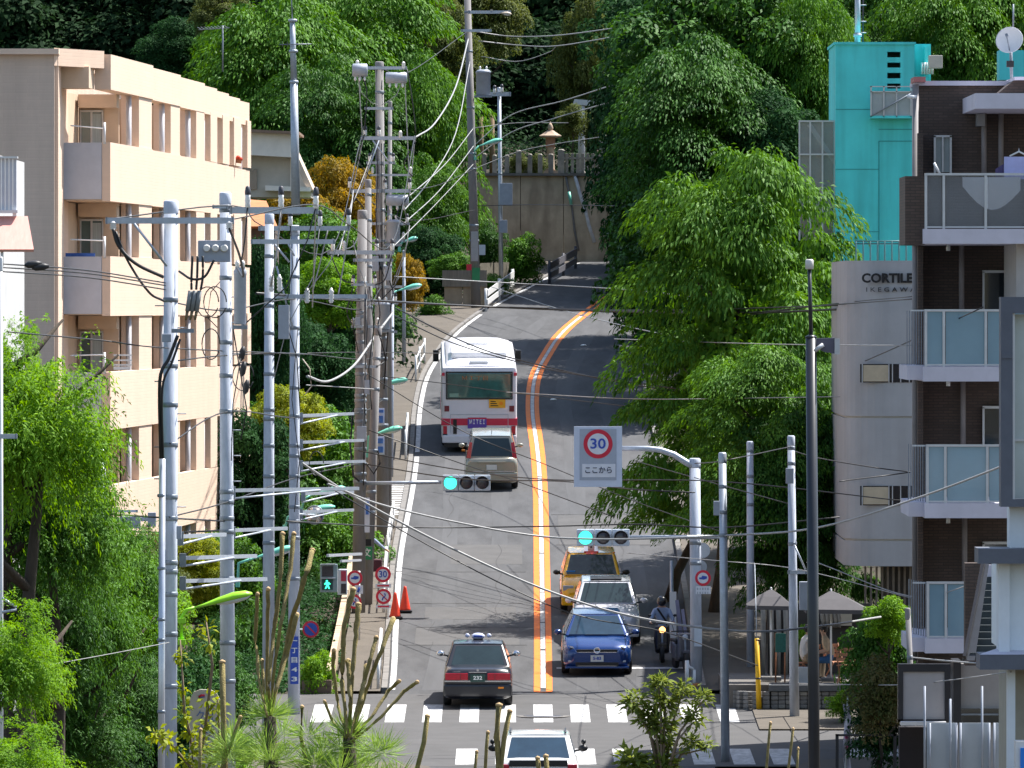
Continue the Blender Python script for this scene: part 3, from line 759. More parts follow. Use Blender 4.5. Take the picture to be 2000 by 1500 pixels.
T('garden_tree', 'slim dark green hedge tree behind the pole stack', 'clump_b', 'deep', 520, 264, 500, 120, 330)
# shrubs by the road and the bend
shrub('garden_shrub', 'leafy green shrub against the tan wall by the bend', 'shrub_a', 'fresh', 1018, 352, 470, 70, 75)
shrub('garden_shrub', 'green shrub behind the roadside pole at the bend', 'shrub_b', 'broad', 955, 350, 445, 55, 80)
shrub('garden_shrub', 'low green ground shrub at the foot of the pole by the bend', 'shrub_b', 'fresh', 965, 341, 540, 60, 35)
shrub('garden_shrub', 'low bright shrub on top of the garden wall', 'shrub_a', 'fresh', 880, 339, 500, 70, 35)
shrub('garden_shrub', 'small green plant at the left wall end by the bend', 'shrub_b', 'fresh', 845, 331, 585, 55, 55)
shrub('garden_shrub', 'bushy plant beside the sidewalk below the bend', 'shrub_a', 'fresh', 780, 318, 610, 50, 70)
for i, (cx, d, top, w, h, m) in enumerate(((640, 232, 1120, 110, 140, 'broad'), (625, 222, 1230, 90, 120, 'olive'), (618, 206, 1285, 65, 75, 'bright'), (655, 240, 1060, 100, 110, 'bright'), (540, 225, 1180, 140, 200, 'deep'),
                                         (470, 215, 1220, 150, 220, 'broad'), (690, 252, 960, 60, 130, 'broad'))):
    shrub('roadside_shrub', ['rounded green hedge shrub behind the no parking sign', 'olive shrub right of the no parking sign', 'bright leafy shrub in the corner planter', 'sunlit shrub above the walking-man signal',
          'dark shrub between the grey poles low down', 'green shrub behind the cream sign board', 'narrow shrub behind the brown pole'][i], ('shrub_a', 'shrub_b', 'shrub_a', 'shrub_b', 'shrub_b', 'shrub_a', 'shrub_b')[i], m, cx, d, top, w, h)
for i, (px, py, d) in enumerate(((1012, 318, 377.5), (1048, 320, 377.5), (1118, 225, 384), (1160, 240, 383))):
    shrub('terrace_plant', ['small plant between the stone posts, left', 'small plant between the stone posts, right', 'leafy bush before the torii pillar', 'hanging leaves across the torii beam'][i], 'shrub_b', 'olive', px, d, py - 14, 34 + 14 * (i > 1), 34 + 14 * (i > 1))

# left foreground greenery -----------------------------------------------------------
g_l = 'bamboo-like trees at the left'
for i, (cx, d, top, w, h, m) in enumerate(((60, 150, 690, 290, 300, 'bright'), (20, 152, 660, 130, 160, 'bright'), (110, 153, 860, 250, 280, 'fresh'), (40, 156, 1010, 290, 330, 'broad'), (150, 158, 1080, 220, 240, 'fresh'))):
    T('feathery_tree', ['bright feathery tree before the beige end wall', 'topmost feathery spray at the left frame edge', 'feathery tree below the bright one, left', 'shaded feathery tree low at the left edge', 'feathery tree beside the tall steel conduit'][i],
      'feather', m, cx, d, top, w, h, group=g_l, depth=1.3)
for i, (cx, d, top, w, h, m) in enumerate(((215, 162, 1010, 190, 190, 'fresh'), (60, 160, 1130, 260, 190, 'fresh'), (230, 163, 1260, 200, 180, 'broad'), (120, 158, 1330, 240, 190, 'broad'), (60, 154, 840, 240, 230, 'bright'))):
    T('feathery_tree', ['feathery crown left of the nearest pole, under the camera pole', 'leafy feathery layer across the lower left', 'shaded feathery crown beside the conduit foot', 'feathery crown in the lower left shade', 'sunlit feathery layer below the third balcony'][i], 'feather', m, cx, d, top, w, h, group=g_l, depth=1.2)
T('drooping_tree', 'bright drooping branch at the left edge, midway down', 'feather', 'bright', 15, 134, 1195, 200, 180, depth=.8, base_px=-70)
T('drooping_tree', 'bright drooping branch in the bottom left corner', 'feather', 'bright', 20, 130, 1430, 210, 130, depth=.8, base_px=-90)
for i, (cx, d, top, w, h, k, m) in enumerate(((260, 172, 1110, 190, 170, 'clump_c', 'bright'), (250, 176, 1210, 260, 300, 'clump_b', 'deep'), (110, 170, 1240, 260, 330, 'clump_b', 'deep'), (300, 178, 1080, 120, 140, 'clump_c', 'olive'),
                                             (290, 168, 1340, 220, 240, 'clump_c', 'deep'), (170, 166, 1400, 220, 200, 'clump_c', 'dark'), (410, 186, 1270, 150, 170, 'clump_c', 'broad'), (400, 178, 1400, 160, 150, 'clump_c', 'bright'), (200, 185, 1040, 190, 200, 'clump_c', 'deep'))):
    shrub('hedge_shrub', ['sunlit broad shrub beside the steel conduit', 'dark hedge mass left of the steel conduit', 'dark hedge mass at the lower left', 'olive clipped shrub below the balcony', 'deep green shrub at the foot of the conduit pole',
          'dark low shrub in the bottom left', 'green shrub between the two front poles', 'light green shrub before the cream sign board', 'dark shrub top behind the feathery trees'][i], k, m, cx, d, top, w, h, depth=1.6)
mb = MB(); T('conifer', 'small pointed conifer under the lowest balcony', 'tight', 'deep', 287, 190, 1040, 34, 120)

# right hand trees -------------------------------------------------------------------
g_r = 'roadside trees on the right'
T('zelkova_tree', 'big drooping green tree in front of the turquoise tower', 'dome', 'zelk', 1462, 226, 345, 450, 620, group=g_r, base_px=1396, depth=3.3, rz=.4, tr=.17)
T('zelkova_tree', 'lower boughs of the green tree over the speed sign arm', 'dome', 'zelk', 1468, 229, 640, 370, 380, group=g_r, base_px=1306, depth=2.8, tr=.15)
T('zelkova_tree', 'shaded tree leaning beside the road behind the speed sign pole', 'dome', 'broad', 1560, 240, 440, 270, 560, group=g_r, depth=2.8)
T('roadside_tree', 'tall dark green tree where the road disappears', 'clump_b', 'deep', 1325, 318, -10, 230, 330, group=g_r)
T('roadside_tree', 'dark tree overhanging the bend', 'clump_a', 'deep', 1325, 312, 220, 230, 330, group=g_r)
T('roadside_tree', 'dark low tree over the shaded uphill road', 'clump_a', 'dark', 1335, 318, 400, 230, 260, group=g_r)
T('roadside_tree', 'light green tree high above the big drooping tree', 'spray_a', 'fresh', 1470, 312, -60, 330, 320, group=g_r)
T('roadside_tree', 'sunlit spray of leaves behind the drooping tree, right of the bend', 'spray_b', 'broad', 1410, 300, 110, 310, 300, group=g_r)
T('roadside_tree', 'dim green tree between the drooping tree and the tall dark tree', 'clump_c', 'dark', 1400, 305, 250, 300, 260, group=g_r)
T('roadside_tree', 'leafy tree directly left of the turquoise tower', 'spray_b', 'fresh', 1575, 290, 20, 220, 330, group=g_r)
T('roadside_tree', 'shaded tree beside the glass stair of the turquoise tower', 'clump_b', 'deep', 1520, 285, 200, 200, 260, group=g_r)
T('roadside_tree', 'green tree behind the turquoise tower roof mast', 'spray_a', 'broad', 1690, 330, -70, 300, 260, group=g_r)
T('roadside_tree', 'bright tree between the turquoise tower and the satellite dish', 'spray_b', 'fresh', 1850, 320, -40, 260, 300, group=g_r)
T('roadside_tree', 'green tree in the upper right corner', 'spray_a', 'fresh', 1990, 322, -80, 260, 300, group=g_r)
T('roadside_tree', 'deep green tree filling behind the dark rooftop', 'clump_a', 'deep', 1900, 345, -60, 330, 300, group=g_r)
T('roadside_tree', 'tall deep green tree behind the light treetops, right of centre', 'clump_b', 'deep', 1370, 345, -90, 330, 330, group=g_r)
T('roadside_tree', 'green tree behind the drooping tree, shading the uphill lane', 'clump_b', 'broad', 1370, 285, 340, 310, 340, group=g_r, depth=5.5)
T('roadside_tree', 'green treetop directly above the drooping tree', 'spray_b', 'broad', 1372, 287, 110, 300, 290, group=g_r, depth=4.5)
T('roadside_tree', 'tall green treetop right of the dark bend trees', 'clump_a', 'broad', 1392, 294, -30, 320, 330, group=g_r, depth=5)
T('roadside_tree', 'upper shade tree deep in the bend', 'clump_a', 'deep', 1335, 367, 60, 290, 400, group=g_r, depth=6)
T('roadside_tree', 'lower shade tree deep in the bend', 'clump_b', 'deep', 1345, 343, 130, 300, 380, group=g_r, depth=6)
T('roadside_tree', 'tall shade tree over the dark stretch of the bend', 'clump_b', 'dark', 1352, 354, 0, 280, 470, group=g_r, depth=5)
T('roadside_tree', 'green tree behind the cafe pole, beside the curved wall', 'dome', 'broad', 1570, 217, 800, 270, 370, group=g_r, depth=2.6)
T('roadside_tree', 'green boughs between the signal pole and the cafe', 'dome', 'zelk', 1500, 218, 700, 310, 330, group=g_r, depth=3.2)
shrub('terrace_tree', 'small green tree beside the brown umbrella terrace', 'shrub_a', 'broad', 1712, 198, 1200, 110, 150, cat='tree')
shrub('terrace_tree', 'bright leafy tips above the terrace tree', 'shrub_b', 'bright', 1735, 197, 1175, 70, 70, cat='tree')
shrub('clipped_shrub', 'tall clipped shrub with reddish tips beside the framed board', 'shrub_b', 'red', 1722, 180, 1300, 100, 120)
shrub('clipped_shrub', 'dark lower clipped shrub by the flag banner', 'shrub_b', 'deep', 1715, 182, 1360, 95, 120)
shrub('terrace_plant', 'small potted green bush in front of the stone block wall', 'shrub_b', 'bright', 1645, 197, 1355, 50, 45)
shrub('terrace_plant', 'little green bush behind the seated cafe guest', 'shrub_b', 'bright', 1566, 206, 1228, 34, 50)
# ------------------------------------------------------------------ buildings
BEIGE = tile_mat('beige_tiles', (.73, .55, .425), (.72, .54, .415), .9, .085, var=.02, msize=.006, dirt=.2)
BEIGEP = mat('beige_plaster', (.60, .46, .34), .85, .1, 1.5)
ENDW = tile_mat('end_wall_tiles', (.64, .50, .405), (.625, .485, .39), .6, .085, var=.03, msize=.008, dirt=.5)
GPANEL = mat('grey_panel', (.50, .50, .54), .6, .08, 2)
GLASS = mat('window_glass', (.05, .10, .11), .08, .3, 1.2, spec=.8, coat=.5)
GLASSD = mat('dark_glass', (.012, .018, .024), .08, .3, 1.2, spec=.7, coat=.4)
ALU = mat('aluminium', (.50, .51, .53), .4, .08, 5, metal=.3)
PVC = mat('grey_pvc', (.50, .50, .53), .5, .06, 5)
CURT = mat('curtain', (.36, .42, .44), .8, .2, 6, stretch=(5, 5, .2))
# --- beige apartment block on the left: facade plane (u along it, v outwards)
A0 = Vector((-10.2, 207.0, 0)); A1 = Vector((-7.8, 244.0, 0)); UL = (A1 - A0).length
uax = (A1 - A0).normalized(); vax = Vector((uax.y, -uax.x, 0))
FT = Matrix(((uax.x, vax.x, 0, A0.x), (uax.y, vax.y, 0, A0.y), (0, 0, 1, 0), (0, 0, 0, 1)))
def upx(p): return UL * ((p - 1000) * 207 + 163200) / (38400 - 37 * (p - 1000))
ap = thing('apartment_building', 'beige tiled apartment block with stacked balconies left of the street', 'building', (-14, 206, 0))
ROOF = 16.2
MB().box2((-30, 204.4, -1), (-11.42, 240, ROOF - .02)).build('wall', ENDW, ap)
m_ = MB(); m_.box2((-11.42, 204.55, -1), (-11.33, 209.2, ROOF - .05)); m_.build('corner_strip', BEIGE, ap)
MB().box2((-30.05, 204.2, ROOF - .02), (-11.3, 240, ROOF + .12)).build('roof_coping', BEIGE, ap)
pil = [(270, 295), (332, 350), (382, 398), (410, 423), (434, 447), (456, 470), (482, 489)]
pil_u = [(upx(a), upx(b)) for a, b in pil]
levels = [(12.55, 14.04), (9.65, 11.16), (6.77, 8.23), (3.88, 5.35), (.9, 2.45)]
ceil = [ROOF - .83, 12.55, 9.65, 6.77, 3.88]
bu = [0.0] + [b for a, b in pil_u]
for k in range(len(bu) - 1):               # roof band in stepped bays
    u0, u1 = bu[k] + .02, bu[k + 1]
    z1 = ROOF + .06 - k * .055
    MB(FT).box2((u0, -.35, ROOF - .83 - .02 * k), (u1, .06 - .015 * k, z1)).build('roof_band', BEIGE, ap)
MB().prism([(-11.42, 204.38, ROOF - .30), (-10.30, 206.9, ROOF - .30), (-10.5, 208.5, ROOF - .30), (-11.42, 208.5, ROOF - .30)], (0, 0, .44)).build('corner_parapet', BEIGE, ap)  # front face is slanted so that the sun catches it
MB(FT).box2((-1.15, -1.3, ROOF - .82), (-.0, -.36, ROOF - .28)).build('canopy', BEIGEP, ap)
for li, (z0, z1) in enumerate(levels):
    for k in range(len(bu) - 1):
        u0, u1 = bu[k] + (.02 if k else 0), bu[k + 1]
        MB(FT).box2((u0, -.16, z0 - .008 * k), (u1, .05 - .012 * k, z1 - .02 * k)).build('balcony_parapet', BEIGE, ap)
    MB(FT).box2((-.02, -1.22, z0 + .05), (.06, -.17, z1 - .01)).build('balcony_end_panel', GPANEL, ap)
    MB(FT).box2((.07, -1.3, z0 + .02), (UL, -.17, z0 + .17)).build('balcony_floor', BEIGEP, ap)
    MB(FT).cyl((.0, -.10, z1 - .05), (.0, -.10, z1 + .5), .035, n=8).build('railing_post', WHITE, ap)
    MB(FT).cyl((.02, -.95, z1 + .42), (3.5, -.5, z1 + .42), .02, n=6).build('clothes_pole', WHITE, ap)
for li, ((z0, z1), zc) in enumerate(zip(levels, ceil)):
    # corner room front facing the street end, with its sliding window
    uu = 5.0
    MB(FT).box2((uu, -1.35, z0 + .17), (uu + .12, -.30, zc)).build('inner_wall', BEIGEP, ap)
    MB(FT).box2((uu - .5, -1.3, zc - .35), (uu, -.3, zc - .005)).build('lintel', BEIGEP, ap)
    wn = MB(FT).box2((uu - .03, -1.30, z0 + .2), (uu - .005, -.72, zc - .45)).build('window', GLASS, ap)
    for v0, v1 in ((-1.31, -1.27), (-1.03, -.98), (-.74, -.70)):
        MB(FT).box2((uu - .055, v0, z0 + .2), (uu - .03, v1, zc - .45)).build('frame', ALU, wn)
    MB(FT).box2((uu - .06, -1.31, zc - .45), (uu - .03, -.70, zc - .40)).build('frame', ALU, wn)
    MB(FT).box2((uu - .045, -1.0, z0 + .25), (uu - .033, -.76, zc - .5)).build('curtain', CURT, wn)
    for k, (a, b) in enumerate(pil_u):
        MB(FT).box2((a, -.45, z1 - .05), (b, .02, zc + .02)).build('pillar', BEIGE, ap)
        MB(FT).box2((b - .45, -1.35, z0 + .17), (b - .3, -.46, zc)).build('party_wall', BEIGEP, ap)
        MB(FT).cyl((a - (1.0 if k == 0 else .75), -.14, z0 + .2), (a - (1.0 if k == 0 else .75), -.14, zc), .075, n=10).build('drain_pipe', PVC, ap)
    MB(FT).box2((0, -1.55, z0 + .15), (UL, -1.37, zc)).build('back_wall', BEIGEP, ap)
MB(FT).box2((UL - .3, -6, -1), (UL, -.5, ROOF - .4)).build('far_wall', BEIGE, ap)
MB().box2((XX(222, 206.8), 206.7, ZZ(722, 207)), (XX(255, 206.8), 206.8, ZZ(716, 207))).build('laundry_rack', WHITE, ap)
for z in (692, 702, 711):
    MB().box2((XX(222, 206.8), 206.7, ZZ(z + 3, 207)), (XX(258, 206.8), 206.76, ZZ(z, 207))).build('laundry_rack_bar', WHITE, ap)
FLR = mat('geranium_red', (.5, .05, .02), .7, .3, 20)
fl = thing('flower_pot', 'row of red flowers on the topmost far balcony ledge', 'flowers', W(455, 312, 240))
for k in range(6):
    q = W(447 + k * 4.5, 308 + (k % 2) * 3, 239.5); MB().sphere(q, .07, 7, 5).build('flower', FLR, fl)
q = W(447, 313, 239.5); MB().bar(q, W(472, 316, 239.5), .15, .1).build('planter', mat('terracotta', (.30, .12, .06), .9, .1, 5), fl)
for k, (li, uu) in enumerate(((0, 2.2), (2, 2.4), (3, 2.0))):
    z0 = levels[li][0] + .17; MB(FT).box2((uu, -1.25, z0 + .5), (uu + .3, -.55, z0 + 1.05)).build('air_conditioner', mat('aircon_cream', (.55, .52, .46), .6, .08, 4), ap, bevel=.02)
cl_ = thing('hung_futon', 'blue cloth hung along the second balcony rail of the beige block', 'laundry', FT @ Vector((.2, -.9, levels[1][1] + .42)))
MB(FT).box2((.08, -1.1, levels[1][1] - .1), (.11, -.35, levels[1][1] + .08)).build('cloth', mat('cloth_blue', (.04, .10, .32), .9, .25, 8), cl_)
# TV aerial on the hill side roof
an = thing('television_aerial', 'small television aerial rising behind the beige roof', 'aerial', W(435, 130, 262))
MB().cyl(W(435, 140, 262), W(435, 50, 262), .025, n=6).build('mast', DGALV, an)
MB().bar(W(388, 58, 262), W(448, 54, 262), .03, .03).build('boom', DGALV, an)
for k in range(9):
    q = W(390 + k * 6.5, 57.5 - k * .4, 262); MB().cyl(q + Vector((-.06, -.3, .06)), q + Vector((.06, .3, -.0)), .012, n=5).build('element', DGALV, an)

# --- pale blue-framed house fragment at the left edge
nb = thing('neighbour_house', 'pink awning and white louvre screen of a house at the left frame edge', 'house', (XX(0, 160), 160, 0))
MB().box2((XX(-400, 160), 160.6, -1.2), (XX(-12, 160), 170, ZZ(300, 160))).build('wall', mat('pale_render', (.5, .5, .5), .8, .08, 2), nb)
for k in range(7):
    MB().box2((XX(-22 + k * 7.6, 160), 160.3, ZZ(410, 160)), (XX(-22 + k * 7.6 + 6.6, 160), 160.38, ZZ(309, 160))).build('louvre', mat('louvre_white', (.55, .56, .62), .5, .06, 4), nb)
for y0, y1 in ((305, 309), (410, 416)): MB().box2((XX(-30, 160), 160.22, ZZ(y1, 160)), (XX(33, 160), 160.42, ZZ(y0, 160))).build('louvre_frame', WHITE, nb)
MB().box2((XX(23, 160), 160.26, ZZ(422, 160)), (XX(30, 160), 160.34, ZZ(414, 160))).build('bracket', WHITE, nb)
mb = MB(); mb.prism([W(-60, 422, 160.4), W(54, 422, 160.4), W(66, 487, 159.4), W(-60, 487, 159.4)], (0, .03, -.05)); mb.build('awning', mat('pink_awning', (.66, .32, .27), .8, .1, 3, stretch=(6, 1, 1)), nb)
MB().cyl(W(4, 487, 159.5), W(4, 520, 159.5), .03, n=6).build('awning_post', WHITE, nb)

# --- white gabled house up the slope
wh = thing('gabled_house', 'white gabled house peeping out behind the beige block', 'house', W(520, 400, 300))
HW = mat('house_white', (.84, .78, .70), .8, .08, 2); HG = mat('house_grey', (.52, .48, .42), .8, .1, 2); ROOFB = mat('roof_brown', (.25, .17, .12), .8, .2, 4)
mb = MB(); mb.prism([W(440, 300, 300), W(568, 307, 300), W(568, 262, 300), W(440, 255, 300)], (0, 6, 0)); mb.build('upper_band', HW, wh)
mb = MB(); mb.prism([W(440, 385, 301), W(567, 385, 301), W(567, 306, 301), W(440, 300, 301)], (0, 5, 0)); mb.build('wall', HG, wh)
mb = MB(); mb.prism([W(567, 303, 300.8), W(607, 372, 300.8), W(607, 385, 300.8), W(567, 385, 300.8)], (0, 5, 0)); mb.build('gable', HW, wh)
mb = MB(); mb.prism([W(566, 292, 300.4), W(576, 292, 300.4), W(612, 372, 300.4), W(601, 374, 300.4)], (0, 6, 0)); mb.build('barge_board', mat('barge_cream', (.55, .45, .36), .8, .1, 3), wh)
mb = MB(); mb.prism([W(436, 256, 299.6), W(584, 262, 299.6), W(584, 257, 299.6), W(436, 250, 299.6)], (0, 7, 0)); mb.build('roof', ROOFB, wh)
mb = MB(); mb.prism([W(518, 372, 300.2), W(606, 374, 300.2), W(606, 366, 300.2), W(518, 362, 300.2)], (0, 1, 0)); mb.build('sill', HW, wh)
MB().box2((W(455, 0, 300).x, 300.9, ZZ(370, 301)), (W(500, 0, 300).x, 301.0, ZZ(330, 301))).build('window', GLASS, wh)
# orange roofed house
oh = thing('tiled_house', 'house with an orange tiled roof behind the grey pole crossarms', 'house', W(510, 520, 268))
TERR = mat('orange_roof', (.42, .17, .07), .85, .22, 3, stretch=(1, 1, 6))
mb = MB(); mb.prism([W(470, 442, 268), W(542, 442, 268), W(520, 392, 271), W(470, 388, 271)], (0, 1.5, -.1)); mb.build('roof', TERR, oh)
mb = MB(); mb.box2((W(470, 0, 269).x, 269, ZZ(560, 269)), (W(536, 0, 269).x, 274, ZZ(443, 269))); mb.build('wall', mat('house_brown', (.10, .08, .07), .8, .2, 3), oh)
mb = MB(); mb.prism([W(470, 605, 266), W(556, 600, 266), W(540, 558, 269), W(470, 556, 269)], (0, 1.5, -.1)); mb.build('lower_roof', TERR, oh)
for px in (480, 500, 520):
    MB().box2((W(px, 0, 268.9).x, 268.92, ZZ(540, 269)), (W(px + 12, 0, 268.9).x, 268.98, ZZ(480, 269))).build('window', GLASSD, oh)

# --- right: grey curved wall with letters, at the far side of the side street
CURVED = mat('grey_render', (.40, .40, .41), .75, .07, 1.2, dirt=.25)
cb = thing('curved_building', 'grey building with a rounded corner and CORTILE lettering behind the cafe', 'building', (XX(1720, 206), 206, -.2))
D0 = 208.0
def curve_plan(z0, z1, inset=0.0):
    xr = XX(1800, D0); xl = XX(1651, D0); r = 1.15
    pts = [(xr + 3, D0 + 9), (xr + 3, D0 - .0 + inset)]
    pts += [(xl + r - r * math.sin(a) * 1.0 + inset * math.sin(a), D0 + r - r * math.cos(a) + inset * math.cos(a)) for a in np.linspace(0, math.pi / 2, 10)]
    pts += [(xl + inset, D0 + 9)]
    mb = MB(); mb.prism([(x, y, z0) for x, y in pts], (0, 0, z1 - z0)); return mb
for y0, y1 in ((509, 813), (817, 1053), (1057, 1106)):
    curve_plan(ZZ(y1, D0), ZZ(y0, D0)).build('wall_band', CURVED, cb)
for y0, y1 in ((813, 817), (1053, 1057)): curve_plan(ZZ(y1, D0), ZZ(y0, D0), .05).build('joint', HG, cb)
for y0, y1 in ((711, 747), (949, 987)):
    w_ = MB().box2((XX(1680, D0), D0 - .012, ZZ(y1, D0)), (XX(1790, D0), D0 + .05, ZZ(y0, D0))).build('window_strip', GLASSD, cb)
    for px in (1683, 1735, 1742, 1758, 1775):
        MB().box2((XX(px, D0), D0 - .04, ZZ(y1, D0)), (XX(px + 2, D0), D0 - .013, ZZ(y0, D0))).build('mullion', ALU, w_)
    MB().box2((XX(1686, D0), D0 - .022, ZZ(y1 - 2, D0)), (XX(1735, D0), D0 - .014, ZZ(y0 + 2, D0))).build('roller_blind', mat('cream_blind', (.50, .42, .30), .8, .1, 4), w_)
curve_plan(-.3, ZZ(1106, D0), 1.3).build('ground_floor', mat('dark_render', (.07, .065, .06), .7, .2, 2), cb)
for k in range(10):
    MB().box2((XX(1690 + k * 11, D0), D0 + .5, .6), (XX(1694 + k * 11, D0), D0 + .6, ZZ(1108, D0))).build('louvre', mat('bronze_louvre', (.16, .13, .10), .5, .2, 4), cb)
INK = mat('letter_black', (.012, .012, .014), .5, 0)
_c = Vector((XX(1733, D0), D0 - .03, ZZ(544, D0)))
text_mesh('CORTILE', 'lettering', .32, INK, cb, _c, width=S(100, D0), depth=.02, local=False, bold=.012)
text_mesh('I K E G A W A', 'small_lettering', .16, INK, cb, Vector((XX(1740, D0), D0 - .03, ZZ(566, D0))), width=S(96, D0), depth=.015, local=False)
# rooftop railing of the curved building
rl = thing('roof_railing', 'thin teal railing on top of the grey curved wall', 'railing', (XX(1730, D0), D0, ZZ(509, D0)))
RT = mat('teal_metal', (.05, .16, .17), .5, .15, 5)
for px in range(1672, 1800, 14): MB().cyl((XX(px, D0 + 1.2), D0 + 1.2, ZZ(511, D0)), (XX(px, D0 + 1.2), D0 + 1.2, ZZ(470, D0)), .022, n=6).build('baluster', RT, rl)
for y in (471, 476): MB().cyl(W(1670, y, D0 + 1.2), W(1800, y, D0 + 1.2), .022, n=6).build('rail', RT, rl)

# --- turquoise tower
TURQ = mat('turquoise_paint', (.085, .66, .68), .7, .1, .8, dirt=.45)
tq = thing('turquoise_tower', 'flat turquoise stair tower rising behind the big tree', 'building', (XX(1700, 236), 236, 1))
D2 = 236.0
def rect(px0, py0, px1, py1, d0, d1): return MB().box2((XX(px0, d0), d0, ZZ(py1, d0)), (XX(px1, d0), d1, ZZ(py0, d0)))
slots = [(101, 112), (122, 132), (142, 153), (163, 173)]
rect(1632, 86, 1733, 640, D2, D2 + 5).build('wall', TURQ, tq)
rect(1759, 86, 1786, 640, D2, D2 + 5).build('wall', TURQ, tq)
for i in range(5):
    a = 86 if i == 0 else slots[i - 1][1]; b = slots[i][0] if i < 4 else 640
    rect(1733, a, 1759, b, D2 + .003, D2 + 4.99).build('wall', TURQ, tq)
for a, b in slots: rect(1733, a, 1759, b, D2 + .8, D2 + .9).build('slot_back', mat('slot_grey', (.10, .12, .10), .8, .3, 3), tq)
rect(1629, 82, 1789, 87, D2 - .06, D2 + 5.1).build('coping', TURQ, tq)
rect(1786, 86, 1818, 640, D2 + .8, D2 + 4).build('side_wall', TURQ, tq)
rect(1806, 92, 1812, 160, D2 + .5, D2 + .8).build('pier', TURQ, tq)
for x in (1716,): rect(x, 276, x + 1.2, 640, D2 - .012, D2).build('groove', mat('turq_shadow', (.03, .22, .24), .8, 0), tq)
for y in (213, 330, 452): rect(1632, y, 1716, y + 1, D2 - .012, D2).build('groove', MATS['turq_shadow'], tq)
for y in (252, 275): rect(1716, y, 1786, y + 1.2, D2 - .012, D2).build('groove', MATS['turq_shadow'], tq)
rect(1700, 226, 1786, 231, D2 - .5, D2 - .01).build('ledge', TURQ, tq)
bl = thing('balcony_screen', 'translucent grey balcony screen on the turquoise tower', 'screen', W(1740, 229, D2 - .5))
rect(1700, 179, 1784, 228, D2 - .45, D2 - .42).build('panel', mat('frosted_grey', (.34, .38, .40), .4, .1, 3), bl)
for px in (1700, 1725, 1750, 1778): rect(px, 168, px + 2.5, 229, D2 - .5, D2 - .46).build('post', ALU, bl)
for y in (168, 178): rect(1699, y, 1786, y + 2, D2 - .5, D2 - .46).build('rail', ALU, bl)
MB().cyl(W(1703, 226, D2 - .52), W(1784, 180, D2 - .52), .02, n=6).build('brace', DGALV, bl)
rect(1814, 108, 1841, 133, D2 - .3, D2 + .3).solo('junction_box', mat('box_grey', (.50, .47, .42), .6, .1, 4), 'grey electrical box hanging on the right side of the turquoise tower', 'box', bevel=.02)
for k in range(5):
    MB().cyl(W(1801 + k * 5, 122, D2 + .45), W(1801 + k * 5, 145, D2 + .45), .035, n=6).solo('conduit', WHITE, 'short white conduit on the side of the turquoise tower, %s from its corner' % ('first', 'second', 'third', 'fourth', 'fifth')[k], 'conduit', group='white conduits on the turquoise tower')
ms = thing('steel_mast', 'grey steel mast standing on the turquoise tower', 'mast', W(1675, 84, D2 + 1))
MB().cyl(W(1675, 86, D2 + 1), W(1675, -40, D2 + 1), .085, .075, 10).build('tube', GALV, ms)
MB().cyl(W(1675, 72, D2 + 1), W(1675, 66, D2 + 1), .12, n=10).build('flange', GALV, ms)
MB().cyl(W(1685, 86, D2 + 1.2), W(1686, -40, D2 + 1.2), .03, n=6).build('ladder_rail', DARKMETAL, ms)
for y in (10, 42, 64): MB().cyl(W(1673, y, D2 + 1.1), W(1692, y, D2 + 1.1), .018, n=6).build('rung', DGALV, ms)
# glazed stair beside it
gs = thing('glazed_stair', 'framed glass stair enclosure attached to the left of the turquoise tower', 'stair enclosure', W(1595, 380, D2 + .5))
GLZ = mat('clear_pane', (.35, .40, .40), .15, .1, 2, alpha=.35, spec=.6)
for x0, x1 in ((1562, 1582), (1582, 1606), (1606, 1632)):
    for y0, y1 in ((238, 300), (302, 420)): rect(x0 + 1, y0, x1 - 1, y1, D2 + .6, D2 + .63).build('pane', GLZ, gs)
for x in (1560, 1581, 1605, 1629): rect(x, 236, x + 3, 470, D2 + .5, D2 + .6).build('mullion', ALU, gs)
for y in (235, 300): rect(1560, y, 1632, y + 3, D2 + .48, D2 + .61).build('transom', ALU, gs)
MB().bar(W(1580, 242, D2 + .9), W(1640, 330, D2 + .9), .3, .12).build('stair_string', WHITE, gs)
rect(1562, 238, 1632, 470, D2 + 1.8, D2 + 1.9).build('back_wall', mat('stair_back', (.26, .23, .20), .8, .15, 2), gs)

# --- dark brown balcony building on the right
BROWN = tile_mat('brown_tiles', (.085, .058, .047), (.05, .04, .035), .22, .065, var=.18, dirt=.25)
LILAC = mat('pale_slab', (.56, .54, .62), .7, .07, 2, dirt=.12)
DB = 176.0
br = thing('balcony_building', 'dark brown tiled building with pale balcony slabs on the right', 'building', (XX(1900, 182), 182, -.6))
_zb, _zt = ZZ(1700, DB + 6), ZZ(160, DB + 6)
MB().prism([(XX(1793, DB + 6), DB + 6, _zb), (XX(2300, DB + 6), DB + 6, _zb), (XX(2300, DB + 18), DB + 18, _zb), (XX(1800, DB + 18), DB + 18, _zb)], (0, 0, _zt - _zb)).build('wall', BROWN, br)
rect(1786, 158, 1985, 167, DB + 5.9, DB + 8).build('roof_edge', LILAC, br)
rect(1793, 260, 1803, 1700, DB + 5.2, DB + 6).build('side_fin', BROWN, br)
rect(1768, 344, 1806, 478, DB + .3, DB + 3).build('parapet_block', BROWN, br)
rect(1905, 182, 2300, 212, DB + 1, DB + 6).build('eave', LILAC, br)
mb = MB(); mb.prism([W(1950, 182, DB + 4), W(1985, 153, DB + 4), W(2100, 153, DB + 4), W(2100, 182, DB + 4)], (0, 3, 0)); mb.build('roof_slope', BROWN, br)
rect(1982, 150, 2100, 156, DB + 3.6, DB + 7).build('roof_cap', LILAC, br)
FROST = mat('frosted_glass', (.14, .26, .34), .22, .08, 1.2, spec=.7, coat=.3)
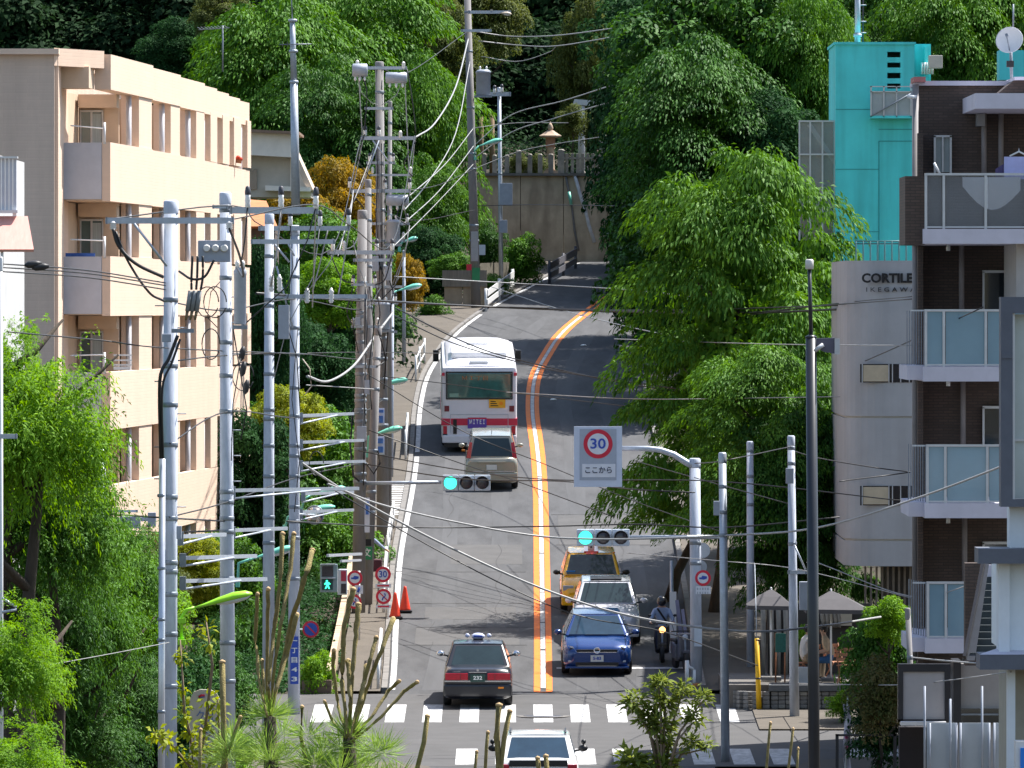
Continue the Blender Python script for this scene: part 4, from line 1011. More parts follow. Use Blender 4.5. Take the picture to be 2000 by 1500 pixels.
CLEARB = mat('smoky_glass', (.20, .23, .27), .12, .08, 1.5, alpha=.35, spec=.7)
for i, (y0, y1, xl, xr_, frost) in enumerate(((339, 447, 1808, 2100, False), (605, 716, 1808, 2060, True), (869, 983, 1811, 2060, True), (1137, 1247, 1812, 1904, True))):
    rect(xl - 5, y1, xr_, y1 + 29, DB, DB + 5.9).build('balcony_slab', LILAC, br)
    if i: rect(xl - 36, y1 - 2, xl - 6, y1 + 26, DB + .3, DB + 4).build('balcony_side_slab', LILAC, br)
    bal = rect(xl - 2, y0 - 1, xr_, y0 + 3.5, DB + .05, DB + .16).build('balustrade', ALU, br)
    px = xl
    k = 0
    while px < xr_ - 10:
        w_ = (34, 80)[min(k, 1)]; e = min(px + w_, xr_)
        rect(px + 3, y0 + 4, e - 1, y1 - 5, DB + .09, DB + .11).build('glass_panel', FROST if frost else CLEARB, bal)
        rect(e - 1, y0 + 3, e + 4, y1 + 1, DB + .05, DB + .13).build('post', ALU, bal)
        px = e + 2; k += 1
    rect(xl - 2, y0 + 3, xl + 3, y1 + 1, DB + .05, DB + .13).build('post', ALU, bal)
    rect(xl + 3, y1 - 5, xr_, y1 - 2, DB + .06, DB + .13).build('bottom_rail', ALU, bal)
    if i:
        for k in range(8):
            p = xl - 28 + k * 3.4; MB().box2((XX(p, DB + .4), DB + .4 + (7 - k) * .3, ZZ(y1 - 2, DB)), (XX(p + 1.6, DB + .4), DB + .5 + (7 - k) * .3, ZZ(y0 + 2, DB))).build('baluster', DGALV, bal)
        rect(xl - 29, y0, xl - 2, y0 + 3, DB + .4, DB + .5).build('side_rail', ALU, bal)
# windows, doors and pipes on the brown wall
w_ = rect(1826, 268, 1857, 336, DB + 5.9, DB + 5.98).build('window', mat('pale_pane', (.30, .36, .38), .2, .1, 2), br)
for a in ((1824, 265, 1828, 338), (1855, 265, 1859, 338), (1824, 264, 1859, 268), (1840, 268, 1843, 336)): rect(*a, DB + 5.8, DB + 5.9).build('frame', ALU, w_)
for y0, y1 in ((530, 606), (795, 870), (1060, 1137)):
    w_ = rect(1923, y0 + 3, 1986, y1, DB + 5.9, DB + 5.98).build('window', GLASSD, br)
    rect(1919, y0, 1923, y1, DB + 5.82, DB + 5.9).build('frame', ALU, w_); rect(1919, y0 - 2, 1990, y0 + 3, DB + 5.82, DB + 5.9).build('frame', ALU, w_)
for px, y0, y1 in ((1788, 165, 1290), (1878, 478, 605), (1881, 742, 870), (1884, 1010, 1137), (1955, 222, 340), (1922, 212, 340)):
    MB().cyl(W(px, y0, DB + 5.7), W(px, y1, DB + 5.7), .06 if px > 1800 else .075, n=10).build('drain_pipe', mat('pipe_taupe', (.24, .22, .22), .6, .1, 4), br)
for y in (478, 742, 1010): MB().cyl(W(1852, y, DB + 2), W(1852, y + 12, DB + 2), .045, n=8).build('ceiling_lamp', LENSG, br)
rect(1985, 470, 2100, 610, DB + .6, DB + 5).build('pale_pier', mat('pale_pier', (.42, .40, .39), .8, .08, 2), br)
rect(1908, 222, 1924, 246, DB + 5.4, DB + 5.88).build('vent_hood', mat('vent_grey', (.25, .25, .26), .6, .1, 4), br)
MB().cyl(W(1772, 188, DB + 5.4), W(1790, 190, DB + 5.4), .045, n=8).build('wall_lamp', WHITE, br)
rect(1785, 150, 1808, 160, DB + 5.5, DB + 7).build('roof_box', mat('faded_red', (.42, .16, .15), .7, .1, 4), br)
# laundry and satellite dish
def cloth(name, label, pts, d, m, sag=0.0):
    mb = MB(); N = 9; vs = []; fs = []
    (ax, ay), (bx, by), h0, h1 = pts[0], pts[1], pts[2], pts[3]
    for i in range(N):
        t = i / (N - 1); x = ax + (bx - ax) * t; y = ay + (by - ay) * t
        hh = h0 + (h1 - h0) * t + sag * math.sin(math.pi * t)
        for j in range(6): vs.append(W(x, y + hh * j / 5, d + .05 * math.sin(i * 1.9 + j * .4) * (j / 5)))
    for i in range(N - 1):
        for j in range(5): fs.append((i * 6 + j, (i + 1) * 6 + j, (i + 1) * 6 + j + 1, i * 6 + j + 1))
    mb.add(vs, fs, smooth=True); mb.add([Vector(v) + Vector((0, .012, 0)) for v in vs], [tuple(reversed(f)) for f in fs], smooth=True)
    return mb.solo(name, m, label, 'laundry')
CLW = mat('cotton_white', (.70, .72, .74), .9, .05, 6); CLV = mat('cotton_lilac', (.45, .46, .74), .9, .08, 6)
cloth('bath_towel', 'white towel sagging behind the top balcony glass', ((1880, 346), (1993, 346), 18, 26), DB + .5, CLW, sag=42)
cloth('bed_sheet', 'pale lilac sheet on a hanger above the top balcony', ((1961, 306), (2030, 306), 44, 44), DB + 1.0, CLV)
cloth('dark_garment', 'dark purple garment folded beside the lilac sheet', ((1944, 330), (1964, 318), 18, 32), DB + 1.1, mat('cotton_purple', (.10, .08, .18), .9, .1, 6))
MB().tube([W(1972, 305, DB + 1), W(1990, 296, DB + 1), W(1990, 288, DB + 1), W(1990, 296, DB + 1), W(2008, 305, DB + 1)], .02, 5).solo('clothes_hanger', WHITE, 'white clothes hanger over the lilac sheet', 'hanger')
MB().cyl(W(1824, 318, DB + .8), W(1836, 340, DB + .8), .03, n=6).solo('broom_handle', WHITE, 'white stick leaning at the top balcony corner', 'stick')
ds = thing('satellite_dish', 'white satellite dish on the dark rooftop', 'satellite dish', W(1975, 158, DB + 6))
cdish = W(1972, 79, DB + 6); ax = Vector((-.25, -.9, .32)).normalized()
MB().lathe(cdish - ax * .06, [(.0, 0), (.10, .008), (.20, .035), (.275, .075), (.305, .10), (.31, .095), (.28, .055), (.2, .012), (.0, -.02)], 28, axis=ax).build('reflector', WHITE, ds)
MB().cyl(cdish + Vector((0, -.05, -.25)), cdish + ax * .32 + Vector((0, 0, -.02)), .015, n=6).build('feed_arm', DGALV, ds)
MB().cyl(cdish + ax * .28, cdish + ax * .36, .035, n=8).build('receiver', DGALV, ds)
MB().cyl(W(1976, 158, DB + 6.1), W(1974, 88, DB + 6.1), .035, n=8).build('mast', DGALV, ds)
MB().box(W(1973, 125, DB + 6.05), (.16, .12, .14)).build('clamp', DARKMETAL, ds)
rect(1952, 98, 2000, 156, DB + 16, DB + 17).solo('roof_hut', TURQ, 'turquoise block behind the satellite dish', 'roof hut')
MB().cyl(W(1979, 60, DB + 8), W(1979, 8, DB + 8), .02, n=6).solo('whip_aerial', DGALV, 'thin whip aerial above the satellite dish', 'aerial')

# --- nearer white building with grey eaves at the right edge
DW = 150.0
wb = thing('white_building', 'white building with slate grey eaves at the right frame edge', 'building', (XX(1990, DW), DW, -1.2))
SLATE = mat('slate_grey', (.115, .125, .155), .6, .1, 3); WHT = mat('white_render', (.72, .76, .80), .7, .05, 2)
for a in ((1955, 580, 1978, 990), (1978, 580, 2200, 612), (1978, 975, 2200, 990)): rect(*a, DW, DW + .6).build('window_surround', SLATE, wb)
w_ = rect(1982, 614, 2200, 974, DW + .25, DW + .3).build('window', mat('bright_glass', (.42, .48, .48), .12, .1, 1, spec=.7), wb)
rect(1978, 612, 1982, 975, DW + .05, DW + .3).build('frame', WHITE, w_); rect(1978, 857, 2200, 862, DW + .2, DW + .25).build('frame', ALU, w_)
rect(1972, 990, 2300, 1075, DW + .4, DW + 1.2).build('wall', WHT, wb)
rect(1911, 1072, 2300, 1101, DW - .3, DW + 1.0).build('eave', SLATE, wb)
rect(1951, 1101, 1972, 1280, DW + .1, DW + .9).build('corner_post', WHT, wb)
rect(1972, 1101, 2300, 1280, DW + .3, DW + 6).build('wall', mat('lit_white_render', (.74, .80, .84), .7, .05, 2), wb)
rect(1914, 1279, 2300, 1308, DW - .3, DW + 1.0).build('eave', SLATE, wb)
mb = MB(); mb.prism([W(1914, 1278.5, DW - .3), W(1952, 1266, DW + .6), W(2200, 1266, DW + .6), W(2200, 1278.5, DW - .3)], (0, .5, -.02)); mb.build('flashing', LILAC, wb)
rect(1968, 1308, 1983, 1560, DW + .2, DW + .6).build('pillar', WHT, wb)
rect(1983, 1308, 2300, 1560, DW + .9, DW + 6).build('lower_wall', mat('cream_wall', (.36, .34, .28), .8, .1, 2), wb)
rect(1956, 690, 1978, 700, DW - .02, DW).build('trim', SLATE, wb)
# steep dark stair between the two buildings
st = thing('outdoor_stair', 'steep dark outdoor stair between the balconies and the white building', 'stairs', W(1920, 1290, 164))
for k in range(12):
    y = 1275 - k * 13.5; a = W(1902 + k * 1.2, y, 163 + k * .27); rect(1895 + k * 2, y, 1952, y + 13, 163 + k * .27, 163.3 + k * .27).build('tread', mat('stair_dark', (.035, .045, .05), .6, .2, 3), st)
MB().bar(W(1884, 1285, 162.8), W(1921, 1100, 164.5), .06, .12).build('handrail', DARKMETAL, st)
mb = MB(); mb.prism([W(1880, 1290, 162.9), W(1904, 1290, 162.9), W(1932, 1100, 164.6), W(1916, 1100, 164.6)], (0, .05, 0)); mb.build('side_panel', mat('smoked_panel', (.03, .035, .045), .3, .2, 3), st)
rect(1925, 1103, 1938, 1172, 166, 166.1).build('door_jamb', LILAC, st)
rect(1885, 1100, 1958, 1300, 167.5, 168).build('back_wall', BROWN, st)
# ground floor of the brown building: framed board, wall and white fence sheets
fb = thing('framed_board', 'blank white board in a dark frame at street level', 'board', W(1808, 1420, 171))
rect(1764, 1312, 1845, 1405, 171, 171.05).build('panel', mat('board_white', (.40, .38, .38), .6, .07, 2), fb)
for a in ((1754, 1297, 1864, 1312), (1754, 1312, 1764, 1410), (1845, 1312, 1864, 1410), (1754, 1405, 1848, 1410)): rect(*a, 170.95, 171.2).build('frame', DARKMETAL, fb)
rect(1760, 1410, 1848, 1417, 170.6, 171.2).build('sill', WHITE, fb)
rect(1757, 1420, 1812, 1560, 171.5, 172).build('dark_opening', mat('dark_void', (.015, .012, .014), .8, .2, 2), fb)
sh = thing('shop_wall', 'plain grey rendered wall with a low dark window beside the framed board', 'wall', W(1920, 1420, 169))
rect(1876, 1296, 1968, 1560, 169, 170).build('wall', mat('shop_render', (.33, .31, .30), .8, .08, 2), sh)
w_ = rect(1862, 1384, 1966, 1412, 168.9, 168.99).build('window', GLASSD, sh)
rect(1872, 1394, 1950, 1397, 168.86, 168.9).build('transom', DGALV, w_)
rect(1862, 1290, 1877, 1412, 168.8, 169.9).build('dark_jamb', DARKMETAL, sh)
fs_ = thing('sheet_fence', 'pale corrugated sheet fence along the bottom right', 'fence', W(1880, 1500, 160))
for x0, x1 in ((1810, 1868), (1874, 1935), (1941, 1972)):
    rect(x0, 1412, x1, 1540, 160, 160.04).build('sheet', mat('sheet_pale', (.36, .40, .44), .6, .07, 2), fs_)
for px, t in ((1806, 1340), (1816, 1412), (1868, 1412), (1876, 1412), (1932, 1412), (1942, 1412), (1918, 1340), (1856, 1365)):
    MB().cyl(W(px, 1540, 159.9), W(px, t, 159.9), .022, n=8).build('post', TFGREY, fs_)
bx = thing('blue_sign_box', 'blue and white box sign in the bottom right corner', 'sign', W(1995, 1500, 150))
rect(1984, 1448, 2040, 1560, 148.5, 149).build('case', WHITE, bx); rect(1993, 1461, 2040, 1560, 148.46, 148.5).build('panel', mat('sign_bright_blue', (.02, .22, .75), .4, .05, 3), bx)
# ------------------------------------------------------------------ utility poles
INSB = mat('insulator_cap', (.05, .05, .06), .4, .2, 6)
def pole(name, label, d, top, bot, r0, r1, m, base_z=None, group=None, cat='utility pole', arms=(), ins=(), bands=(), braces=(), cans=(), boxes=(), bolts=(), risers=()):
    """top/bot = photo pixels of the shaft ends; everything else in photo pixels at that distance"""
    a = W(*top, d); bx = XX(bot[0], d)
    bz = (G(d) if base_z is None else base_z) - .05
    t = thing(name, label, cat, (bx, d, bz), 0, group)
    def axis(y):
        z = ZZ(y, d); k = (z - bz) / (a.z - bz); return Vector((bx + (a.x - bx) * k, d, z)), r1 + (r0 - r1) * k
    mb = MB(); mb.cyl((bx, d, bz), a, r1, r0, 16); mb.build('shaft', m, t)
    mb = MB(); mb.lathe(a, [(r0 * 1.06, -.22), (r0 * 1.1, -.2), (r0 * 1.1, .0), (r0 * .8, .03)], 16); mb.build('cap', m, t)
    for (y, x0, x1, h) in arms:
        c, r = axis(y); hh = S(h, d); yy = d - r - hh / 2
        o = MB().box2((XX(x0, d), yy - hh * .4, ZZ(y, d) - hh / 2), (XX(x1, d), yy + hh * .4, ZZ(y, d) + hh / 2)).build('crossarm', GALV, t)
        for x in (x0 + 1, x1 - 4): MB().box2((XX(x, d), yy - hh * .45, ZZ(y, d) - hh * .56), (XX(x + 3, d), yy + hh * .45, ZZ(y, d) + hh * .56)).build('end_plate', DGALV, o)
        MB().lathe((c.x, d, c.z - .04), [(r * 1.05, 0), (r * 1.12, .01), (r * 1.12, .07), (r * 1.05, .08)], 14).build('band', DGALV, o)
    for (x, y, w, h, kind) in ins:          # porcelain pin insulators
        q = W(x, y, d - .22); s_ = S(w, d) / 2; H = S(h, d)
        if kind == 'pin':
            o = MB().lathe(q - Vector((0, 0, H / 2)), [(s_ * .5, 0), (s_, H * .1), (s_ * .8, H * .25), (s_, H * .4), (s_ * .8, H * .55), (s_ * .9, H * .7), (s_ * .3, H * .75)], 10).build('insulator', PORC, t)
            MB().lathe(q + Vector((0, 0, H * .2)), [(s_ * .9, 0), (s_ * 1.0, H * .15), (s_ * .7, H * .45), (0, H * .5)], 10).build('insulator_cap', INSB, o)
        else:
            MB().lathe(q - Vector((0, 0, H / 2)), [(s_ * .6, 0)] + [(s_ * (1 if k % 2 else .62), H * (k + .5) / 10) for k in range(9)] + [(s_ * .3, H)], 12).build('insulator', PORC, t)
    for y in bands:
        c, r = axis(y); MB().lathe((c.x, d, c.z), [(r * 1.02, -.05), (r * 1.09, -.04), (r * 1.09, .03), (r * 1.02, .04)], 16).build('band', DGALV, t)
    for (x0, y0, x1, y1) in braces: MB().cyl(W(x0, y0, d - .28), W(x1, y1, d - .24), .024, n=7).build('brace', GALV, t)
    for (x, y, w, h, ax) in cans:           # transformers
        c = W(x, y, d - .30); R_ = S(w, d) / 2; H = S(h, d)
        if ax == 'z':
            o = MB().lathe(c - Vector((0, 0, H / 2)), [(R_ * .92, 0), (R_, .03), (R_, H * .86), (R_ * 1.06, H * .87), (R_ * 1.06, H * .93), (R_ * .7, H)], 16).build('transformer', TFGREY, t)
            for k in (-1, 1): MB().lathe(c + Vector((k * R_ * .45, -.05, H / 2 - .02)), [(.05, 0), (.035, .06), (.05, .1), (.02, .16)], 8).build('bushing', PORC, o)
            MB().box2((c.x - R_ * 1.2, c.y - R_, c.z - H / 2 - .09), (c.x + R_ * 1.2, c.y + R_, c.z - H / 2 - .01)).build('platform', DGALV, o)
        else:
            o = MB().lathe(c - Vector((R_ * 0 + S(w, d) / 2, 0, 0)), [(H * .4, 0), (H / 2, .03), (H / 2, S(w, d) - .03), (H * .4, S(w, d))], 14, axis=(1, 0, 0)).build('switch_can', TFGREY, t)
            for k in (-.6, 0, .6): MB().lathe(c + Vector((k * R_, 0, -H / 2 + .02)), [(.045, 0), (.03, .06), (.045, .1), (.02, .16)], 8, axis=(0, -.5, -1)).build('bushing', PORC, o)
    for (x0, y0, x1, y1, dep) in boxes:
        MB().box2((XX(x0, d), d - .25 - dep, ZZ(y1, d)), (XX(x1, d), d - .25, ZZ(y0, d))).build('equipment_box', TFGREY, t, bevel=.015)
    for (pts, rr, mm) in risers:            # cables strapped along the shaft
        MB().tube([W(x, y, d - .24 - .02 * (i % 3)) for i, (x, y) in enumerate(pts)], rr, 5).build('riser_cable', mm, t)
    for y in bolts:
        c, r = axis(y); s_ = -1 if int(y) % 2 else 1
        MB().cyl((c.x, d - .02, c.z), (c.x + s_ * (r + .16), d - .02, c.z), .011, n=5).build('step_bolt', DGALV, t)
    return t
P1 = pole('utility_pole', 'nearest grey concrete pole with one long crossarm and a switch box', 150, (334, 394), (329, 0), .125, .15, CONC, base_z=-1.4,
     arms=((431, 207, 458, 12),), bands=(585, 714, 790, 868, 970, 1012, 1098, 1116, 1160, 1238, 1340), braces=((262, 437, 326, 520),), boxes=((389, 470, 452, 512, .35), (318, 652, 336, 668, .1), (346, 1026, 356, 1052, .1)),
     bolts=(597, 640, 745, 808, 873, 935, 990), ins=((221, 440, 15, 18, 'post'), (448, 440, 15, 18, 'post')))
sw = thing('cable_terminal_set', 'three bushing cable heads hanging beside the nearest pole', 'cable head', W(380, 610, 149))
for k in range(3):
    a, b = W(372 + k * 9, 568, 149), W(366 + k * 9, 608, 149); MB().cyl(b, a, .042, n=8).build('sleeve', mat('sleeve_grey', (.22, .23, .23), .5, .15, 6), sw)
    MB().cyl(b, b + Vector((-.03, 0, -.16)), .03, .02, n=8).build('terminal', mat('brass_dull', (.18, .13, .06), .5, .2, 6), sw)
    q = W(404 + k * 17, 485, 149.4); MB().lathe(q, [(.07, 0), (.07, .03), (.04, .05), (.055, .09)], 12, axis=(0, -1, 0)).build('bushing', PORC, sw)
MB().box2((XX(336, 149), 148.7, ZZ(650, 149)), (XX(380, 149), 148.8, ZZ(642, 149))).build('bracket', DGALV, sw)
cd = thing('steel_conduit', 'shiny steel conduit tube strapped beside the nearest pole', 'conduit', (XX(314, 149.6), 149.6, -1.4))
MB().cyl((XX(314, 149.6), 149.6, -1.4), W(317, 896, 149.6), .062, n=12).build('tube', mat('bright_zinc', (.55, .57, .62), .3, .08, 5, metal=.6), cd)
for y in (968, 1110, 1210, 1250, 1390): MB().lathe(W(315, y, 149.6), [(.066, -.03), (.075, -.02), (.075, .02), (.066, .03)], 12).build('strap', DGALV, cd)
pole('utility_pole', 'tall grey concrete pole with a three-insulator crossarm, right of the nearest pole', 165, (440, 378), (446, 0), .11, .165, CONC, base_z=-1.0,
     arms=((411, 450, 622, 13), (404, 415, 446, 7)), ins=((484, 388, 12, 36, 'pin'), (549, 388, 12, 36, 'pin'), (617, 390, 12, 36, 'pin')), bands=(432, 542, 605, 668, 733, 803, 960, 980, 1012, 1038, 1088, 1130, 1170, 1255, 1330),
     cans=((469, 578, 24, 112, 'z'),), bolts=(580, 630, 690, 840, 890, 940), boxes=(),
     risers=[(((484, 400), (478, 470), (470, 520)), .016, CABLE), (((455, 640), (468, 720), (482, 800), (470, 860)), .014, CABLE), (((470, 700), (455, 790), (452, 900)), .012, CABLE), (((549, 402), (540, 500), (528, 560)), .016, CABLEG), (((430, 550), (412, 570), (405, 620), (425, 640)), .01, CABLE), (((617, 404), (600, 470), (560, 560), (470, 640)), .014, CABLE)])
pole('utility_pole', 'slim grey pole left of the twin crossarms', 190, (526, 419), (524, 0), .10, .15, CONC, arms=((472, 490, 655, 9),), ins=((530, 553, 11, 34, 'post'), (546, 553, 11, 34, 'post')), bands=(500, 585, 597, 650, 690, 730, 800, 818, 870, 930, 1010, 1060), boxes=((545, 596, 566, 662, .4),), braces=((537, 478, 565, 512),))
pole('utility_pole', 'grey pole carrying twin crossarms and the blue street name plate', 200, (576, 442), (574, 0), .105, .15, CONC, arms=((446, 505, 684, 9), (579, 532, 718, 8)), ins=((567, 428, 10, 26, 'pin'), (625, 428, 10, 26, 'pin'), (681, 426, 10, 28, 'pin'), (600, 577, 11, 30, 'post'), (647, 577, 11, 30, 'post')),
     bands=(540, 640, 692, 757, 812, 870, 890, 930, 990, 1018, 1050, 1130), braces=((540, 520, 572, 640), (560, 470, 575, 500)),
     risers=[(((567, 440), (572, 520), (556, 620), (580, 700), (586, 800)), .014, CABLE), (((625, 440), (612, 540), (560, 640), (530, 760)), .012, CABLEG), (((681, 440), (640, 520), (600, 570)), .012, CABLEG), (((590, 700), (605, 720), (608, 755), (596, 770)), .016, mat('cable_cream', (.5, .42, .33), .6, .1, 5)), (((582, 640), (570, 780), (585, 900), (575, 1000)), .012, CABLE)])
pole('utility_pole', 'weathered brown concrete pole nearest the road, wrapped in cable bands', 226, (708, 412), (700, 0), .125, .19, CONC_BR, arms=((493, 640, 770, 8), (508, 690, 768, 6), (556, 686, 736, 5), (638, 686, 742, 5), (716, 690, 738, 5)), ins=((736, 480, 9, 20, 'pin'), (766, 480, 9, 20, 'pin'), (650, 480, 9, 20, 'pin'), (672, 480, 9, 20, 'post'), (690, 547, 8, 15, 'pin'), (732, 547, 8, 15, 'pin'), (690, 628, 8, 15, 'post'), (738, 628, 8, 15, 'post')),
     bands=(552, 610, 618, 648, 668, 690, 712, 730, 772, 782, 800, 806, 822, 846, 852, 876, 905, 925, 940), boxes=((697, 832, 716, 860, .1), (694, 620, 704, 636, .12), (712, 742, 722, 770, .1)),
     risers=[(((713 + k, 540 + 20 * k), (711 + 2 * k, 640), (714 - k, 740 + 9 * k), (708 + 2 * k, 850), (710, 960 - 12 * k)), .02, CABLE if k % 2 else CABLEG) for k in range(4)] + [(((690, 800), (684, 870), (690, 930), (702, 940)), .03, CABLE), (((722, 560), (730, 640), (720, 720), (726, 800)), .018, CABLE), (((716, 905), (730, 925), (742, 905), (738, 880)), .03, CABLE), (((690, 470), (700, 520), (716, 560), (735, 600)), .016, CABLEG), (((698, 560), (685, 600), (692, 650), (700, 690)), .014, CABLE)])
pole('utility_pole', 'tallest weathered pole with stacked crossarms and transformers', 245, (741, 122), (748, 0), .12, .19, CONC_BR,
     arms=((133, 696, 795, 6), (212, 712, 768, 5), (270, 706, 812, 7), (373, 686, 802, 7), (437, 700, 800, 5), (560, 712, 790, 5), (318, 716, 772, 5), (342, 722, 806, 4), (470, 704, 792, 5), (592, 716, 778, 5), (648, 722, 776, 5)), ins=((713, 257, 8, 16, 'pin'), (740, 257, 8, 16, 'pin'), (782, 262, 8, 14, 'post'), (683, 358, 8, 18, 'pin'), (752, 360, 8, 16, 'pin'), (800, 360, 8, 18, 'pin'), (698, 124, 8, 14, 'post'), (788, 127, 8, 14, 'post'), (722, 308, 7, 13, 'pin'), (768, 308, 7, 13, 'pin'), (728, 332, 7, 13, 'post'), (802, 332, 7, 13, 'post'), (708, 427, 7, 14, 'pin'), (795, 427, 7, 14, 'pin'), (710, 460, 7, 14, 'post'), (788, 460, 7, 14, 'post'), (720, 582, 7, 14, 'pin'), (772, 582, 7, 14, 'pin')),
     cans=((774, 152, 42, 22, 'x'), (703, 137, 30, 26, 'x'), (776, 391, 44, 22, 'x'), (768, 452, 27, 46, 'z'), (747, 616, 30, 54, 'z')), braces=((728, 274, 762, 320), (740, 274, 705, 370)), bands=(180, 320, 410, 520, 640, 660, 700, 740, 780, 830),
     boxes=((726, 500, 740, 530, .2), (752, 520, 764, 548, .2), (730, 680, 742, 700, .15)),
     risers=[(((735 + 5 * k, 280), (738 + 4 * k, 340 + 10 * k), (734 + 6 * k, 420), (742 + 2 * k, 520 + 8 * k), (738 + 5 * k, 600)), .016, CABLEG if k % 2 else CABLE) for k in range(4)] + [(((700, 145), (705, 180), (725, 200), (738, 205)), .012, CABLEG), (((790, 150), (775, 185), (755, 200), (745, 205)), .012, CABLEG), (((765, 470), (755, 530), (768, 570), (758, 640), (750, 760)), .022, CABLE), (((790, 400), (797, 470), (780, 520), (765, 560)), .014, CABLEG), (((700, 440), (715, 470), (735, 500), (750, 540)), .014, CABLE), (((800, 440), (790, 500), (770, 560), (760, 610)), .014, CABLEG), (((720, 560), (740, 590), (770, 560), (780, 540)), .018, CABLE)])
pole('utility_pole', 'thin brown pole right beside the tallest pole', 250, (762, 199), (758, 0), .055, .11, CONC_BR, bands=(240, 300, 420, 520))
pole('utility_pole', 'brown capped pole top just left of the tallest pole', 243, (719, 352), (722, 0), .09, .16, CONC_BR, bands=(380, 430, 520, 600))
pole('utility_pole', 'pole with the green school zone plate beside the two round signs', 228, (738, 640), (716, 0), .10, .155, CONC_BR, bands=(700, 760, 880, 960, 1000))
pole('utility_pole', 'slim grey pole on the sidewalk level with the bus', 262, (766, 560), (763, 0), .06, .085, CONC, bands=(640, 700))
pole('utility_pole', 'short slim pole on the sidewalk beyond the bus', 306, (789, 490), (789, 0), .05, .08, CONC, bands=(560,))
pole('utility_pole', 'tall roadside pole at the bend with brown foot and number bands', 335, (912, -40), (930, 0), .13, .20, CONC_BR, arms=((24, 914, 998, 6), (60, 900, 960, 5)), cans=((944, 161, 28, 50, 'z'),), bands=(100, 210, 300, 330, 440, 470))
pole('utility_pole', 'slim grey pole in front of the shrine wall with a meter box', 347, (975, 172), (979, 0), .075, .10, GALV, arms=((184, 935, 998, 8),), ins=((966, 176, 7, 14, 'pin'), (980, 174, 7, 14, 'pin')), boxes=((976, 358, 1001, 402, .25), (975, 430, 991, 455, .15)), bands=(240, 340))
pole('steel_pole', 'plain grey pole standing before the right traffic signal arm', 186, (1411, 886), (1417, 0), .085, .10, GALV, cat='pole', bands=(900, 950, 1000, 1045), boxes=((1393, 978, 1405, 1006, .1),))
pole('steel_pole', 'grey pole beside the yellow guard sleeve', 212, (1465, 864), (1466, 0), .085, .105, CONC, cat='pole', bands=(880, 930, 985))
pole('steel_pole', 'pale grey pole in front of the cafe terrace', 199, (1545, 853), (1552, 0), .085, .12, CONC, cat='pole', bands=(875, 905, 1062, 1117), arms=((1117, 1538, 1576, 7),), boxes=((1534, 914, 1549, 944, .1), (1560, 1135, 1577, 1190, .3)), braces=((1551, 1064, 1573, 1112),))
pole('timber_prop', 'slim leaning grey pole before the framed board', 172, (1773, 1190), (1791, 0), .055, .075, CONC_BR, cat='pole', bands=(1284,), base_z=-.9)
pole('steel_pole', 'thin white pole along the left frame edge', 140, (2, 505), (3, 0), .03, .035, WHITE, cat='pole', base_z=-1.3, arms=((852, -20, 34, 9),), braces=((4, 1168, 32, 1186), (4, 1196, 32, 1190)))
pole('steel_pole', 'blue-grey camera pole behind the feathery trees', 195, (197, 880), (198, 0), .10, .11, GALV, cat='pole', arms=((1014, 205, 306, 8), (998, 205, 270, 5)), boxes=((236, 1008, 276, 1031, .2), (290, 1000, 306, 1028, .2)), bands=(1000, 1030))
pole('steel_pole', 'short pole with a striped marker by the lowest balcony', 200, (229, 1032), (229, 0), .04, .04, WHITE, cat='pole', bands=(1050, 1062))
mt = thing('steel_mast', 'tall tapering steel mast beside the white gabled house', 'mast', W(580, 330, 292))
MB().cyl(W(578, 420, 292), W(574, 160, 292), .16, .13, 12).build('lower_tube', GALV, mt); MB().cyl(W(574, 160, 292), W(571, 40, 292), .115, .09, 12).build('upper_tube', GALV, mt)
MB().cyl(W(571, 40, 292), W(568, -30, 292), .03, .02, 6).build('whip', DGALV, mt); MB().cyl(W(546, 87, 291.8), W(608, 86, 291.8), .02, n=6).build('aerial_boom', DGALV, mt)
for x in (552, 562, 590, 600): MB().cyl(W(x, 82, 291.5), W(x, 91, 292.1), .012, n=5).build('aerial_element', DGALV, mt)
for y in (40, 100, 160): MB().lathe(W(571 + y * .02, y, 292), [(.14, -.05), (.16, -.03), (.16, .03), (.14, .05)], 12).build('flange', GALV, mt)
# horizontal stand-off arms fanning right from the grey poles
k_ = 0
for (y, x0, x1, d) in ((812, 585, 690, 202), (864, 585, 710, 203), (905, 585, 712, 204), (958, 452, 700, 168), (1048, 350, 440, 152), (1090, 355, 500, 153), (1135, 355, 520, 154), (1000, 585, 690, 205), (965, 590, 690, 205), (1036, 452, 560, 169)):
    o = thing('stand_off_arm', ['slanting steel stand-off arm %s' % w for w in ('highest on the twin-crossarm pole', 'second highest on the twin-crossarm pole', 'third on the twin-crossarm pole', 'highest on the tall grey pole', 'highest on the nearest pole', 'middle one on the nearest pole', 'just above the lime street lamp', 'lowest on the twin-crossarm pole', 'fourth on the twin-crossarm pole', 'lower one on the tall grey pole')][k_], 'bracket', W(x0, y, d), group='steel stand-off arms on the poles')
    MB().bar(W(x0, y, d), W(x1, y - 4, d + 3), .05, .07).build('arm', GALV, o)
    MB().cyl(W(x0, y + 16, d), W(x0 + (x1 - x0) * .7, y - 1, d + 2), .022, n=6).build('stay', GALV, o)
    MB().box(W(x0 + 2, y + 4, d), (.12, .1, .25)).build('clamp', DGALV, o); k_ += 1

